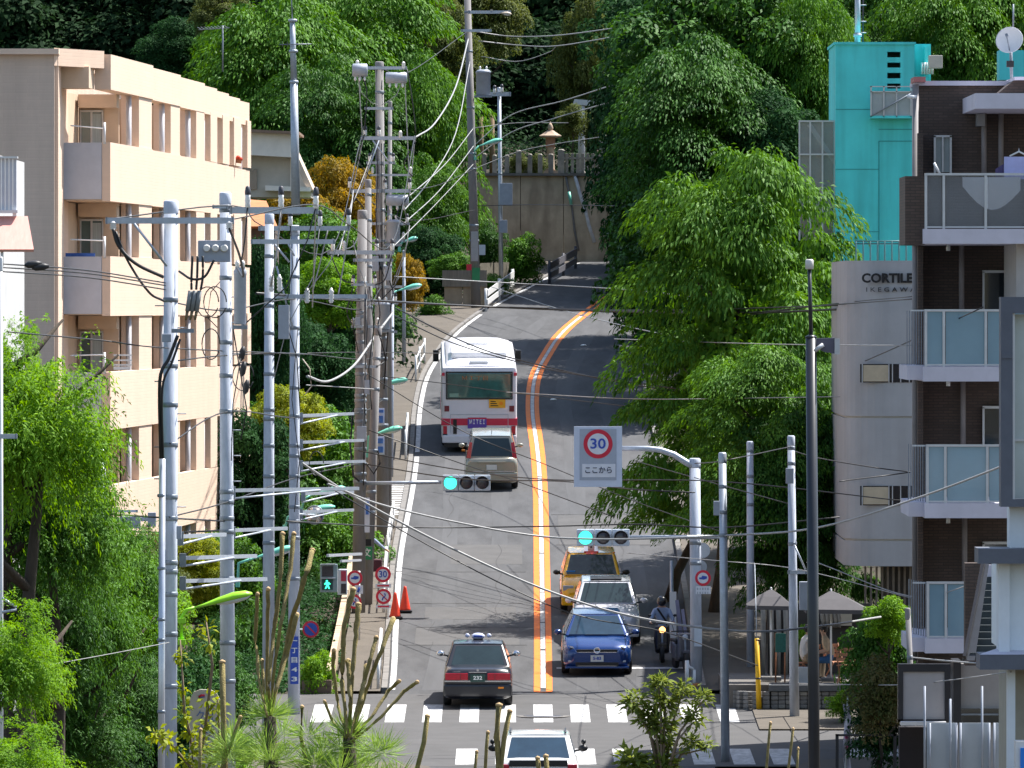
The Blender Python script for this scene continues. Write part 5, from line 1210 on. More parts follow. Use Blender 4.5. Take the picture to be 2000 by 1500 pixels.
# ------------------------------------------------------------------ street lamps
def street_lamp(label, d, mount, pts, head, m, fat=1.0):
    """mount: bracket px; pts: arm polyline px; head: (x0,y0,x1,y1) from arm end to tip"""
    t = thing('street_lamp', label, 'street lamp', W(*mount, d - .2), group='street lamps on the poles')
    MB().tube([W(x, y, d - .22) for x, y in pts], .028 * fat, 8).build('arm', m, t)
    a, b = W(*pts[0], d - .22), W(*pts[1], d - .22)
    MB().box(a + Vector((0, .03, .05)), (.1, .12, .14)).build('bracket', m, t)
    h0, h1 = W(head[0], head[1], d - .22), W(head[2], head[3], d - .22); L_ = (h1 - h0).length; ax_ = (h1 - h0).normalized()
    up = Vector((0, 1, 0)).cross(ax_); up = up if up.z > 0 else -up
    rings = []; w_ = .135 * fat
    for tt, hw, hu, hd in ((0, .16, .10, .1), (.18, .3, .22, .12), (.45, .78, .55, .2), (.7, 1.0, .75, .22), (.9, .85, .6, .2), (1.0, .3, .2, .08)):
        c = h0 + ax_ * (L_ * tt); rings.append([c + Vector((0, 1, 0)) * (w_ * hw * math.cos(q)) + up * ((w_ * hu if math.sin(q) > 0 else w_ * hd) * math.sin(q)) for q in np.linspace(0, 2 * math.pi, 13)[:-1]])
    MB().loft(rings).build('housing', m, t)
    c = h0 + ax_ * (L_ * .68) - up * (w_ * .16)
    rl_ = []
    for tt, s_ in ((.40, .3), (.55, .8), (.72, .95), (.88, .7), (.96, .2)):
        c = h0 + ax_ * (L_ * tt) - up * (w_ * .12); rl_.append([c + Vector((0, 1, 0)) * (w_ * .85 * s_ * math.cos(q)) - up * (w_ * .5 * s_ * abs(math.sin(q)) if math.sin(q) > 0 else 0) for q in np.linspace(0, 2 * math.pi, 11)[:-1]])
    MB().loft(rl_).build('lens', LENSG, t)
    return t
street_lamp('green street lamp on the tall pole at the bend', 335, (925, 300), ((928, 312), (927, 295), (935, 285)), (933, 286, 981, 273), LAMPG, 1.35)
street_lamp('green street lamp under the transformer of the tallest pole', 290, (782, 482), ((780, 490), (781, 478), (786, 474)), (784, 474, 816, 465), LAMPG, 1.1)
street_lamp('green street lamp just below the big crossarm, highest over the bus', 275, (762, 585), ((762, 592), (762, 575), (775, 568)), (772, 569, 824, 557), LAMPG, 1.15)
street_lamp('green street lamp level with the bus rear window', 255, (729, 785), ((729, 792), (730, 757), (742, 753)), (738, 754, 797, 742), LAMPG, 1.2)
street_lamp('green street lamp level with the bus red stripe', 242, (720, 880), ((718, 892), (720, 852), (732, 848)), (728, 849, 786, 836), LAMPG, 1.2)
street_lamp('green street lamp over the left traffic signal arm', 225, (592, 1000), ((588, 1000), (594, 975), (606, 968)), (602, 969, 676, 953), LAMPG, 1.2)
street_lamp('green street lamp below that, beside a round mirror', 212, (560, 1030), ((556, 1035), (562, 1010), (575, 1004)), (570, 1006, 655, 990), LAMPG, 1.2)
street_lamp('green street lamp lowest among the grey poles', 196, (468, 1130), ((464, 1145), (466, 1100), (495, 1090)), (490, 1092, 575, 1070), LAMPG, 1.2)
street_lamp('lime green street lamp on the nearest pole', 149.6, (355, 1255), ((354, 1258), (355, 1204), (363, 1192), (380, 1187)), (376, 1188, 493, 1160), LAMPY, 1.15)
for y in (1212, 1254): MB().box(W(355, y, 149.3), (.14, .12, .09)).solo('lamp_clamp', LAMPY, 'lime green clamp %s of the lime street lamp' % ('at the top' if y < 1230 else 'at the bottom'), 'clamp')
street_lamp('brownish street lamp at the top of the bend pole', 335, (985, 28), ((960, 24), (972, 24), (975, 25)), (972, 25, 999, 28), mat('lamp_cream', (.5, .42, .33), .5, .1, 5), 1.0)
mi = thing('traffic_mirror', 'round grey traffic mirror beside a green street lamp', 'mirror', W(615, 1005, 210)); 
MB().lathe(W(614, 1006, 210), [(.24, 0), (.25, -.03), (.2, -.08), (.0, -.12)], 20, axis=(-.2, -1, 0)).build('hood', DGALV, mi)
MB().lathe(W(614, 1006, 209.97), [(.21, 0), (.12, .03), (0, .045)], 20, axis=(-.2, -1, 0)).build('glass', mat('mirror_glass', (.45, .45, .45), .06, .05, 3, metal=.9), mi)
MB().cyl(W(614, 1006, 210.1), W(578, 1004, 200.3), .03, n=6).build('arm', GALV, mi)
# black lamp post, front right
lp = thing('lamp_post', 'tall black lamp post with a floodlight in the right foreground', 'lamp post', (XX(1592, 130), 130, -.3))
BLK = mat('post_black', (.018, .021, .028), .35, .15, 4, spec=.5)
MB().cyl((XX(1593, 130), 130, -.6), W(1584, 658, 130), .096, .086, 18).build('shaft', BLK, lp); MB().cyl(W(1584, 658, 130), W(1581, 526, 130), .033, .03, 12).build('neck', BLK, lp)
MB().lathe(W(1581, 526, 130), [(.05, 0), (.065, .01), (.065, .14), (.05, .16)], 16).build('lantern', mat('lantern_pale', (.6, .58, .54), .4, .05, 4), lp)
MB().lathe(W(1584, 660, 130), [(.09, 0), (.094, .02), (.04, .05)], 18).build('collar', BLK, lp)
fl_ = MB().prism([W(1592, 661, 130), W(1631, 660, 130), W(1640, 668, 130), W(1640, 692, 130), W(1612, 688, 130), W(1592, 678, 130)], (0, .28, 0)).build('floodlight', mat('flood_grey', (.10, .095, .13), .5, .1, 4), lp)
MB().box2((XX(1630, 130), 129.97, ZZ(692, 130)), (XX(1640, 130), 129.995, ZZ(661, 130))).build('floodlight_end', ALU, fl_); MB().cyl(W(1590, 686, 129.95), W(1608, 673, 129.95), .035, n=8).build('knuckle', ALU, lp)
ys = thing('guy_sleeve', 'bright yellow guard sleeve on a guy wire at the corner', 'guard sleeve', W(1483, 1402, 201))
MB().cyl(W(1483, 1402, 201), W(1478, 1247, 201), .07, .055, 10).build('sleeve', mat('safety_yellow', (.75, .42, .01), .45, .07, 4), ys); MB().cyl(W(1478, 1247, 201), W(1474, 1100, 203), .012, n=5).build('guy_wire', DGALV, ys)
for y in (1325, 1250): MB().lathe(W(1480.5, y, 201), [(.07, -.02), (.075, 0), (.07, .02)], 10).build('strap', DARKMETAL, ys)

# ------------------------------------------------------------------ signals and signs
GREENL = mat('signal_green_lit', (.05, .95, .62), .3, 0, emit=1.1); DARKL = mat('signal_dark_lens', (.04, .035, .045), .2, .3, 30, coat=.5); SIGH = mat('signal_housing', (.50, .56, .64), .5, .06, 4); VIS = mat('signal_visor', (.36, .40, .45), .5, .1, 4)
def car_signal(label, d, cx, cy, w, h, arm):
    t = thing('traffic_signal', label, 'traffic signal', W(cx, cy + h / 2, d))
    ww, hh = S(w, d), S(h, d); c = W(cx, cy, d)
    for k in (-1, 0, 1):
        q = c + Vector((k * ww / 3, 0, 0))
        MB().box(q, (ww / 3 * .98, .16, hh)).build('housing', SIGH, t, bevel=.03)
        r = hh * .40
        MB().lathe(q + Vector((0, -.085, 0)), [(r, 0), (r * .8, .02), (r * .4, .035), (0, .04)], 22, axis=(0, -1, 0)).build('lens', GREENL if k == -1 else DARKL, t)
        mb = MB(); n = 18; vs = []; fs = []
        for i in range(n + 1):
            a = math.radians(-20 + 220 * i / n)
            for rr, y in ((r * 1.08, -.08), (r * 1.08, -.20 + .06 * (1 - math.sin(a)) * .5), (r * 1.13, -.20 + .06 * (1 - math.sin(a)) * .5), (r * 1.13, -.08)):
                vs.append(q + Vector((rr * math.cos(a), y, rr * math.sin(a))))
        for i in range(n):
            for j in range(4): fs.append((i * 4 + j, i * 4 + (j + 1) % 4, (i + 1) * 4 + (j + 1) % 4, (i + 1) * 4 + j))
        mb.add(vs, fs, smooth=True); mb.build('visor', VIS, t)
    a, b = arm; MB().cyl(W(*a, d + .02), W(*b, d + .02), .05, .055, 10).build('arm', GALV, t)
    return t
car_signal('traffic signal showing green on the arm from the left pole, before the gold van', 226, 911, 943, 94, 31, ((862, 942), (708, 944)))
car_signal('traffic signal showing green on the right pole, above the yellow taxi', 207.3, 1178, 1050, 104, 33, ((1228, 1049), (1418, 1049)))
sp = pole('signal_pole', 'grey signal pole with a curved arm carrying the speed board', 207.6, (1357, 897), (1360, 0), .135, .15, CONC, cat='signal pole', bands=(910, 1046, 1060, 1100), boxes=())
MB().lathe(W(1360, 1352, 207.6), [(.165, 0), (.17, .02), (.165, .22), (.152, .24)], 16).build('foot_band', mat('orange_foot', (.5, .2, .06), .7, .2, 5), sp)
MB().tube([W(*p_, 207.55) for p_ in ((1357, 912), (1340, 903), (1316, 888), (1290, 879), (1265, 876), (1210, 876))], [.085, .085, .08, .075, .07, .065], 10).build('sign_arm', GALV, sp)
bd = thing('speed_board', 'hanging speed board with a red ring 30 and Japanese text', 'traffic sign', W(1168, 950, 207.2))
dd = 207.2
MB().box2((XX(1121, dd), dd, ZZ(951, dd)), (XX(1215, dd), dd + .14, ZZ(833, dd))).build('case', mat('board_case', (.56, .62, .74), .5, .05, 4), bd)
MB().box2((XX(1132, dd), dd - .012, ZZ(938, dd)), (XX(1204, dd), dd - .002, ZZ(838, dd))).build('panel', mat('board_panel', (.36, .40, .48), .6, .06, 3), bd)
MB().disc((XX(1168, dd), dd - .018, ZZ(867, dd)), S(28.5, dd), (0, -1, 0), 36).build('ring', REDP, bd); MB().disc((XX(1168, dd), dd - .024, ZZ(867, dd)), S(20.5, dd), (0, -1, 0), 36).build('ring_field', SIGNW, bd)
MB().box2((XX(1137, dd), dd - .02, ZZ(932, dd)), (XX(1202, dd), dd - .014, ZZ(906, dd))).build('text_field', SIGNW, bd)
text_mesh('30', 'digits', .36, BLUEP, bd, Vector((XX(1168, dd), dd - .03, ZZ(867.5, dd))), width=S(30, dd), local=False, bold=.006)
text_mesh('ここから', 'lettering', .19, mat('sign_ink', (.05, .06, .1), .6, 0), bd, Vector((XX(1169, dd), dd - .028, ZZ(919, dd))), width=S(52, dd), local=False, bold=.003)
for x in (1147, 1158, 1168, 1180, 1192): MB().box2((XX(x, dd), dd - .0135, ZZ(937, dd)), (XX(x + .8, dd), dd - .012, ZZ(839, dd))).build('panel_joint', VIS, bd)

def round_sign(label, cx, cy, r, d, kind, base=True, plates=(), m_pole=WHITE, pole_px=None, group=None):
    t = thing('round_sign', label, 'traffic sign', W(cx, cy + r, d), group=group); R_ = S(r, d); c = W(cx, cy, d)
    MB().lathe(c, [(R_ * .98, 0), (R_, -.008), (R_ * .98, -.016), (0, -.016)], 30, axis=(0, -1, 0)).build('plate', ALU, t)
    MB().disc(c + Vector((0, -.004, 0)), R_, (0, -1, 0), 32).build('ring', REDP, t)
    MB().disc(c + Vector((0, -.010, 0)), R_ * (.68 if kind != 'nopark' else .76), (0, -1, 0), 30).build('field', BLUEP if kind == 'nopark' else SIGNW, t)
    if kind in ('nopark', 'noturn'):
        a = Vector((-.52, 0, .52)) * R_; MB().bar(c + a + Vector((0, -.016, 0)), c - a + Vector((0, -.016, 0)), .008, R_ * (.17 if kind == 'nopark' else .14)).build('slash', REDP, t)
    if kind == '30': text_mesh('30', 'digits', R_ * 1.15, BLUEP, t, c + Vector((0, -.018, 0)), width=R_ * 1.0, local=False, bold=.004)
    if kind in ('truck',):
        MB().prism([c + Vector((x * R_, -.013, z * R_)) for x, z in ((-.48, -.12), (-.48, .08), (-.2, .08), (-.1, .3), (.5, .22), (.5, -.06), (.1, -.2))], (0, -.004, 0)).build('truck_symbol', BLUEP, t)
    if kind == 'noturn':
        MB().tube([c + Vector((x * R_, -.013, z * R_)) for x, z in ((-.15, -.5), (-.1, -.2), (.15, -.05), (.25, .2), (.1, .42))], R_ * .09, 5).build('arrow_symbol', BLUEP, t)
    for (x0, y0, x1, y1, txt) in plates:
        o = MB().box2((XX(x0, d), d - .006, ZZ(y1, d)), (XX(x1, d), d + .004, ZZ(y0, d))).build('supplement_plate', SIGNW, t)
        if txt == 'arrow': MB().bar((XX(x0 + 4, d), d - .012, ZZ((y0 + y1) / 2, d)), (XX(x1 - 4, d), d - .012, ZZ((y0 + y1) / 2, d)), .006, S(3, d)).build('arrow', REDP, o)
        elif txt == 'fig': MB().tube([(XX((x0 + x1) / 2 - 2, d), d - .012, ZZ(y1 - 3, d)), (XX((x0 + x1) / 2 + 1, d), d - .012, ZZ(y0 + 4, d))], S(2.2, d), 5).build('figure', BLUEP, o)
        elif txt:
            for r_i in range(2):
                for k in range(5): MB().box((XX(x0 + 3.5 + k * 5, d), d - .009, ZZ(y0 + 5 + r_i * 8, d)), (S(3 - (k + r_i) % 2, d), .004, S(4.5, d))).build('character_stroke', VIS, o)
    if pole_px: MB().cyl((XX(pole_px[0], d + .05), d + .05, G(d)), (XX(pole_px[0], d + .05), d + .05, ZZ(pole_px[1], d)), .035, n=10).build('post', m_pole, t)
    return t
round_sign('blue and red no parking sign at the hedge corner', 607, 1229, 16.5, 207, 'nopark', pole_px=None)
MB().cyl(W(590, 1229, 207), W(577, 1229, 200.2), .02, n=6).solo('sign_bracket', GALV, 'short bracket holding the no parking sign', 'bracket')
round_sign('red ring 30 speed sign over the traffic cones', 748, 1122, 15.5, 224, '30', plates=((733, 1140, 764, 1148, 'arrow'),), pole_px=(757, 1108))
round_sign('no turning sign below the 30 speed sign', 749, 1165, 15, 223.9, 'noturn', plates=((734, 1181, 764, 1188, 'arrow'),))
round_sign('upper round truck sign behind the pine shoot', 693, 1129, 15, 219, 'truck', plates=((693, 1143, 709, 1160, 'fig'),), pole_px=(701, 1115))
round_sign('lower round red sign behind the pine shoot', 692, 1175, 14, 218.9, 'noturn')
round_sign('round red ring truck sign on the right signal pole', 1373, 1129, 15.5, 207.1, 'truck', plates=((1359, 1145, 1388, 1160, 'text'),))
MB().box2((XX(1356, 207.1), 207.1, ZZ(1263, 207)), (XX(1371, 207.1), 207.14, ZZ(1222, 207))).solo('notice_plate', mat('plate_pale', (.5, .55, .62), .5, .08, 5), 'small pale notice plate low on the right signal pole', 'plate')
for k, (px, py, r) in enumerate(((1372, 1075, 15), (1368, 1107, 13))):
    MB().lathe(W(px, py, 207.9), [(S(r, 208), 0), (S(r, 208), .02), (0, .03)], 22, axis=(0, 1, 0)).solo('blank_sign', VIS, ['grey back of a round sign above the truck sign', 'grey back of a small sign touching the truck sign'][k], 'traffic sign')
# pedestrian signals
GRN = mat('walk_green_lit', (.05, .95, .55), .3, 0, emit=1.0); RDL = mat('stop_red_dim', (.40, .03, .07), .3, .1, 8)
ps = thing('pedestrian_signal', 'pedestrian signal showing a green walking figure', 'pedestrian signal', W(641, 1160, 216))
d_ = 216
MB().box2((XX(625, d_), d_, ZZ(1157, d_)), (XX(659, d_), d_ + .2, ZZ(1102, d_))).build('housing', mat('ped_housing', (.22, .30, .33), .5, .08, 4), ps, bevel=.02)
MB().box2((XX(629, d_), d_ - .02, ZZ(1126, d_)), (XX(651, d_), d_ + .0, ZZ(1106, d_))).build('lens', DARKL, ps)
MB().box2((XX(629, d_), d_ - .02, ZZ(1152, d_)), (XX(650, d_), d_ + .0, ZZ(1131, d_))).build('lens', mat('walk_dark', (.01, .06, .06), .3, .1, 5), ps)
cx_, cy_ = 639.5, 1141.5
def pp(x, y): return Vector((XX(cx_ + x, d_), d_ - .026, ZZ(cy_ + y, d_)))
fg = MB().disc(pp(-1, -6.5), S(2.2, d_), (0, -1, 0), 12).build('figure_head', GRN, ps)
MB().prism([pp(*q) for q in ((-6.5, -1), (-3, -4.5), (3, -4.5), (6.5, -1), (4.5, .5), (3, -1), (2.6, 2), (5, 8.5), (2.2, 8.5), (0, 4), (-2.5, 8.5), (-5.3, 8.5), (-2.4, 2), (-2.5, -1), (-5, 1))], (0, -.006, 0)).build('walking_figure', GRN, ps)
for y in (1101, 1128): MB().box2((XX(627, d_), d_ - .14, ZZ(y + 2, d_)), (XX(655, d_), d_ - .0, ZZ(y, d_))).build('visor', VIS, ps)
MB().bar(W(640, 1085, d_), W(705, 1082, 224), .07, .07).build('bracket', GALV, ps)
ps2 = thing('pedestrian_signal', 'white edged pedestrian signal with a red stopping figure', 'pedestrian signal', W(673, 1163, 217)); d2_ = 217
MB().box2((XX(659, d2_), d2_, ZZ(1162, d2_)), (XX(678, d2_), d2_ + .3, ZZ(1112, d2_))).build('housing', mat('ped_pale', (.55, .6, .66), .5, .05, 4), ps2, bevel=.02)
MB().box2((XX(666, d2_), d2_ - .02, ZZ(1135, d2_)), (XX(676, d2_), d2_, ZZ(1115, d2_))).build('lens', RDL, ps2); MB().box2((XX(666, d2_), d2_ - .02, ZZ(1159, d2_)), (XX(676, d2_), d2_, ZZ(1140, d2_))).build('lens', DARKL, ps2)
MB().bar(W(666, 1096, d2_), W(704, 1094, 224), .06, .06).build('bracket', GALV, ps2)
# plates on poles
def plate(name, label, x0, y0, x1, y1, d, m, txt=None, tm=None, vertical=False, size=.2, cat='plate'):
    t = thing(name, label, cat, W((x0 + x1) / 2, y1, d)); MB().box2((XX(x0, d), d, ZZ(y1, d)), (XX(x1, d), d + .02, ZZ(y0, d))).build('panel', m, t)
    if txt:
        n = len(txt)
        for k, ch in enumerate(txt if vertical else [txt]):
            yy = y0 + (y1 - y0) * (k + .5) / n if vertical else (y0 + y1) / 2
            text_mesh(ch, 'lettering', size, tm, t, Vector((XX((x0 + x1) / 2, d), d - .008, ZZ(yy, d))), width=S((x1 - x0) * .72, d), local=False, bold=.004)
    return t
GREENP = mat('sign_green', (.03, .25, .10), .5, .1, 4); WTX = mat('sign_text_white', (.75, .77, .75), .5, 0)
plate('school_zone_plate', 'green school zone plate with a white character on the sidewalk pole', 707, 1068, 727, 1093, 227.6, GREENP, '文', WTX, size=.26)
plate('black_plate', 'small black plate above the green school zone plate', 708, 1053, 725, 1066, 227.6, INK)
plate('street_name_plate', 'tall blue street name plate with white characters', 567, 1243, 583, 1336, 199.7, BLUEP, '一丁目43', WTX, vertical=True, size=.15, cat='street sign')
plate('poster_strip', 'white and blue poster strip on the pole beside the bus stripe lamp', 737, 797, 751, 830, 244.5, SIGNW, None); plate('poster_strip', 'lower white and blue poster strip under the street lamp', 733, 852, 751, 888, 240, SIGNW)
plate('poster_strip', 'narrow blue poster strip low on the brown pole', 712, 972, 722, 1040, 225.6, SIGNW)
for k, (x0, y0, x1, y1, d) in enumerate(((739, 800, 749, 806, 244.4), (740, 812, 748, 826, 244.4), (736, 856, 748, 866, 239.9), (738, 872, 748, 884, 239.9), (714, 980, 720, 1005, 225.5))):
    MB().box2((XX(x0, d), d, ZZ(y1, d)), (XX(x1, d), d + .06, ZZ(y0, d))).solo('poster_print', mat('print_blue', (.06, .16, .48), .6, .3, 12), ['blue print at the top of the upper poster strip', 'blue print at the foot of the upper poster strip', 'blue print at the top of the lower poster strip', 'blue print at the foot of the lower poster strip', 'blue print on the narrow poster strip'][k], 'poster')
plate('number_band', 'pale band of characters on the pole at the bend', 920, 452, 934, 510, 334.7, mat('band_grey', (.36, .36, .36), .7, .1, 5)); plate('green_band', 'green band low on the pole at the bend', 922, 523, 937, 548, 334.7, GREENP)
plate('red_tag', 'small red tag left of the pole at the bend', 911, 516, 921, 528, 334, REDP); plate('red_tag', 'small red and white tag on the slim sidewalk pole', 753, 696, 762, 716, 261.7, REDP)
plate('wall_plate', 'white plate on the bushes behind the bend pole', 934, 478, 948, 498, 345, SIGNW)
# cream sign board low left
cs = thing('sign_board', 'cream rounded sign board with blue characters among the shrubs', 'sign board', W(398, 1500, 158)); d3 = 158
r_ = [W(370, 1560, d3), W(370, 1368, d3), W(378, 1352, d3), W(390, 1347, d3), W(410, 1347, d3), W(422, 1352, d3), W(430, 1368, d3), W(430, 1560, d3)]
MB().prism(r_, (0, .12, 0)).build('panel', mat('cream_board', (.48, .44, .36), .6, .08, 3), cs)
SBL = mat('board_blue', (.08, .14, .34), .6, .1, 5)
for k, ch in enumerate('ユニハア'): text_mesh(ch, 'lettering', .26, SBL, cs, Vector((XX(411, d3), d3 - .008, ZZ(1402 + k * 24, d3))), width=S(17, d3), local=False)
for k, ch in enumerate('クハア'): text_mesh(ch, 'lettering', .24, SBL, cs, Vector((XX(391, d3), d3 - .008, ZZ(1400 + k * 24, d3))), width=S(15, d3), local=False)
text_mesh('F', 'lettering', .16, INK, cs, Vector((XX(409, d3), d3 - .008, ZZ(1376, d3))), local=False)
MB().tube([W(388, 1361, d3 - .01), W(393, 1358, d3 - .01), W(400, 1358, d3 - .01)], .02, 5).build('emblem', REDP, cs); MB().tube([W(388, 1364, d3 - .01), W(393, 1362, d3 - .01), W(400, 1361, d3 - .01)], .012, 5).build('emblem', SBL, cs)
# cones
CONE = mat('cone_orange', (.72, .05, .02), .5, .07, 5)
for k, (px, py, d) in enumerate(((772, 1216, 224.6), (791, 1203, 226.2))):
    x = XX(px, d); z = G(d) + .02
    t = thing('traffic_cone', ['red traffic cone standing nearer the sign post', 'red traffic cone standing beyond, at the road edge'][k], 'traffic cone', (x, d, z), group='red traffic cones')
    MB().lathe((x, d, z + .05), [(.16, 0), (.15, .04), (.045, .60), (.035, .66), (.0, .67)], 16).build('cone', CONE, t); MB().box((x, d, z + .025), (.40, .40, .05)).build('foot', BLACKR, t, bevel=.015)

# ------------------------------------------------------------------ overhead wires
def wire(label, pts, r=.012, m=CABLE, n=10, sag=0.0):
    """pts: (px,py,d) control points; smooth curve through them"""
    P = [W(*p) for p in pts]; out = []
    if len(P) == 2:
        for i in range(n + 1):
            t = i / n; q = P[0].lerp(P[1], t); q.z -= S(sag, q.y) * 4 * t * (1 - t); out.append(q)
    else:
        Q = [P[0] * 2 - P[1]] + P + [P[-1] * 2 - P[-2]]
        for i in range(1, len(Q) - 2):
            for j in range(6):
                t = j / 6; a, b, c, e = Q[i - 1], Q[i], Q[i + 1], Q[i + 2]
                out.append(.5 * ((2 * b) + (c - a) * t + (2 * a - 5 * b + 4 * c - e) * t * t + (3 * b - a - 3 * c + e) * t ** 3))
        out.append(P[-1])
    mb = MB(); mb.tube(out, r * 1.3, 5)
    return mb.solo('overhead_cable', m, label, 'cable', base=tuple(P[0]))
wire('thick pale cable sagging from the poles across the taxis to the cafe', ((590, 905, 175), (700, 975, 186), (870, 1065, 188), (1060, 1150, 188), (1240, 1205, 188), (1450, 1233, 188), (1600, 1223, 190), (1720, 1205, 196)), .021, CABLEG)
wire('dark cable just below the thick pale cable', ((640, 950, 186), (800, 1045, 188), (1000, 1150, 188), (1140, 1205, 188), (1300, 1235, 189), (1480, 1300, 198)), .011)
wire('pale cable passing over the right signal to the white building', ((640, 945, 180), (760, 990, 186), (1000, 1040, 189), (1170, 1053, 189), (1412, 1046, 186), (1600, 1030, 180), (1800, 970, 170), (1990, 898, 160)), .018, CABLEG)
wire('dark cable spanning the road just above the right signal', ((560, 1018, 196), (800, 1030, 205), (1060, 1028, 206), (1250, 1024, 206), (1420, 1030, 205), (1640, 1010, 204)), .014)
wire('black cable crossing below the speed board', ((705, 905, 226), (900, 935, 222), (1100, 940, 214), (1230, 955, 208), (1357, 962, 207)), .013)
wire('black cable crossing at the lower edge of the speed board', ((700, 880, 224), (880, 915, 222), (1080, 937, 214), (1400, 940, 205), (1780, 980, 200)), .012)
wire('thin cable slanting behind the speed board to its pole', ((700, 720, 226), (900, 840, 230), (1060, 905, 228), (1230, 975, 220), (1412, 1040, 205)), .010)
wire('dark cable slanting down over the gold van', ((720, 840, 226), (900, 905, 226), (1010, 940, 222), (1200, 1010, 215)), .011)
wire('upper dark cable slanting over the bus roof', ((770, 600, 245), (900, 665, 240), (1010, 702, 236), (1240, 752, 230), (1480, 780, 226)), .016)
wire('lower dark cable slanting over the bus roof', ((770, 616, 245), (880, 668, 240), (1000, 704, 236), (1120, 730, 232), (1400, 770, 226)), .014)
wire('cable crossing the bus rear window', ((745, 735, 245), (860, 748, 240), (1010, 768, 236), (1230, 794, 230)), .010)
wire('thin cable level with the bus window running to the curved building', ((990, 766, 236), (1240, 779, 225), (1500, 777, 215), (1775, 772, 208)), .010, CABLEG)
wire('thick dark bundle of cables across the bend road', ((500, 573, 190), (700, 585, 226), (930, 598, 240), (1200, 608, 235), (1460, 611, 225), (1660, 603, 212)), .024)
wire('second dark cable of the bundle across the bend road', ((560, 580, 200), (800, 592, 240), (1000, 600, 240), (1300, 606, 232), (1650, 596, 212)), .014)
wire('pale cable across the shaded bend road', ((770, 540, 245), (1000, 553, 260), (1250, 568, 250), (1500, 600, 230)), .012, CABLEG)
wire('thin pale cable slanting over the bend into the big tree', ((960, 560, 300), (1080, 600, 280), (1200, 632, 260), (1330, 660, 240)), .012, CABLEG)
wire('thin cable running level from the big tree to the brown building, lower', ((1200, 662, 240), (1500, 672, 215), (1790, 675, 190)), .010, CABLEG)
wire('thin cable along the foot of the CORTILE lettering', ((1460, 612, 225), (1620, 596, 212), (1795, 583, 190)), .012)
wire('another thin cable just under the CORTILE lettering', ((1460, 616, 225), (1640, 592, 212), (1795, 578, 190)), .010)
wire('upper pale cable against the dark hill', ((930, 62, 335), (1000, 71, 335), (1090, 69, 330), (1200, 55, 320)), .018, CABLEG)
wire('second pale cable against the dark hill', ((935, 80, 335), (1010, 88, 335), (1085, 90, 330), (1200, 72, 320)), .018, CABLEG)
wire('thin drooping cable against the dark hill', ((940, 110, 335), (1010, 120, 335), (1070, 103, 332), (1085, 92, 330)), .012, CABLEG)
wire('pale cable rising to the right before the shrine', ((925, 285, 335), (1000, 224, 335), (1100, 197, 330), (1200, 165, 322)), .018, CABLEG)
wire('second pale cable rising to the right before the shrine', ((925, 310, 335), (1000, 258, 335), (1080, 232, 330), (1190, 200, 322)), .018, CABLEG)
wire('level cable touching the lantern top', ((925, 250, 335), (1010, 240, 335), (1110, 240, 330)), .012, CABLEG)
wire('thin cable along the stone fence', ((925, 330, 335), (1010, 297, 335), (1080, 282, 330), (1170, 268, 325)), .012, CABLEG)
wire('thin dark cable across the tan retaining wall', ((930, 402, 335), (1060, 400, 330), (1300, 404, 310)), .012)
wire('grey cable climbing steeply to the top of the bend pole', ((812, 268, 245), (850, 240, 270), (890, 170, 305), (915, 75, 335)), .022, CABLEG)
wire('long grey cable from the bend pole down to the transformers', ((918, 120, 335), (890, 260, 310), (840, 350, 280), (790, 410, 245)), .016, CABLEG)
wire('thin cable from the pole at the bend down to the tallest pole arm', ((925, 250, 335), (870, 320, 300), (800, 382, 245)), .014, CABLEG)
wire('second thin cable from the pole at the bend to the tallest pole', ((925, 285, 335), (860, 370, 300), (785, 440, 245)), .014, CABLEG)
wire('third thin cable from the pole at the bend to the brown pole', ((925, 320, 335), (850, 400, 300), (770, 480, 228)), .012, CABLEG)
wire('thick pale cable loop sagging between the twin-crossarm pole and the brown pole', ((600, 735, 201), (640, 745, 208), (690, 715, 218), (730, 660, 230), (768, 610, 244)), .026, CABLEG)
wire('thin cable under the pale loop to the brown pole', ((598, 752, 201), (650, 755, 212), (730, 760, 226)), .010, CABLEG)
for k, pts in enumerate((((210, 428, 149.8), (455, 402, 164.7), (510, 440, 199.7), (645, 488, 225.7), (706, 265, 244.7)), ((455, 428, 149.8), (617, 400, 164.7), (683, 440, 199.7), (766, 476, 225.7), (810, 265, 244.7)), ((334, 590, 149.8), (442, 606, 164.8), (576, 584, 199.8), (706, 604, 225.8), (745, 560, 244.8)), ((333, 706, 149.8), (443, 694, 164.8), (576, 690, 199.8), (704, 702, 225.8), (746, 694, 244.8)), ((332, 866, 149.8), (444, 804, 164.8), (576, 816, 199.8), (702, 806, 225.8), (746, 782, 244.8)), ((331, 1010, 149.8), (445, 980, 164.8), (575, 934, 199.8), (701, 905, 225.8)), ((741, 133, 244.8), (800, 140, 270), (912, 62, 334.8)), ((800, 372, 244.8), (860, 360, 280), (926, 330, 334.8)), ((690, 372, 244.8), (800, 430, 290), (928, 410, 334.8)))):
    wire('cable strung from pole to pole up the street, ' + ['outer left, crossarm height', 'inner right, crossarm height', 'below the switch box', 'at third balcony height', 'at lower balcony height', 'lowest of the run', 'highest, reaching the bend pole', 'middle one reaching the bend pole', 'lower one reaching the bend pole'][k], pts, .011, CABLE)
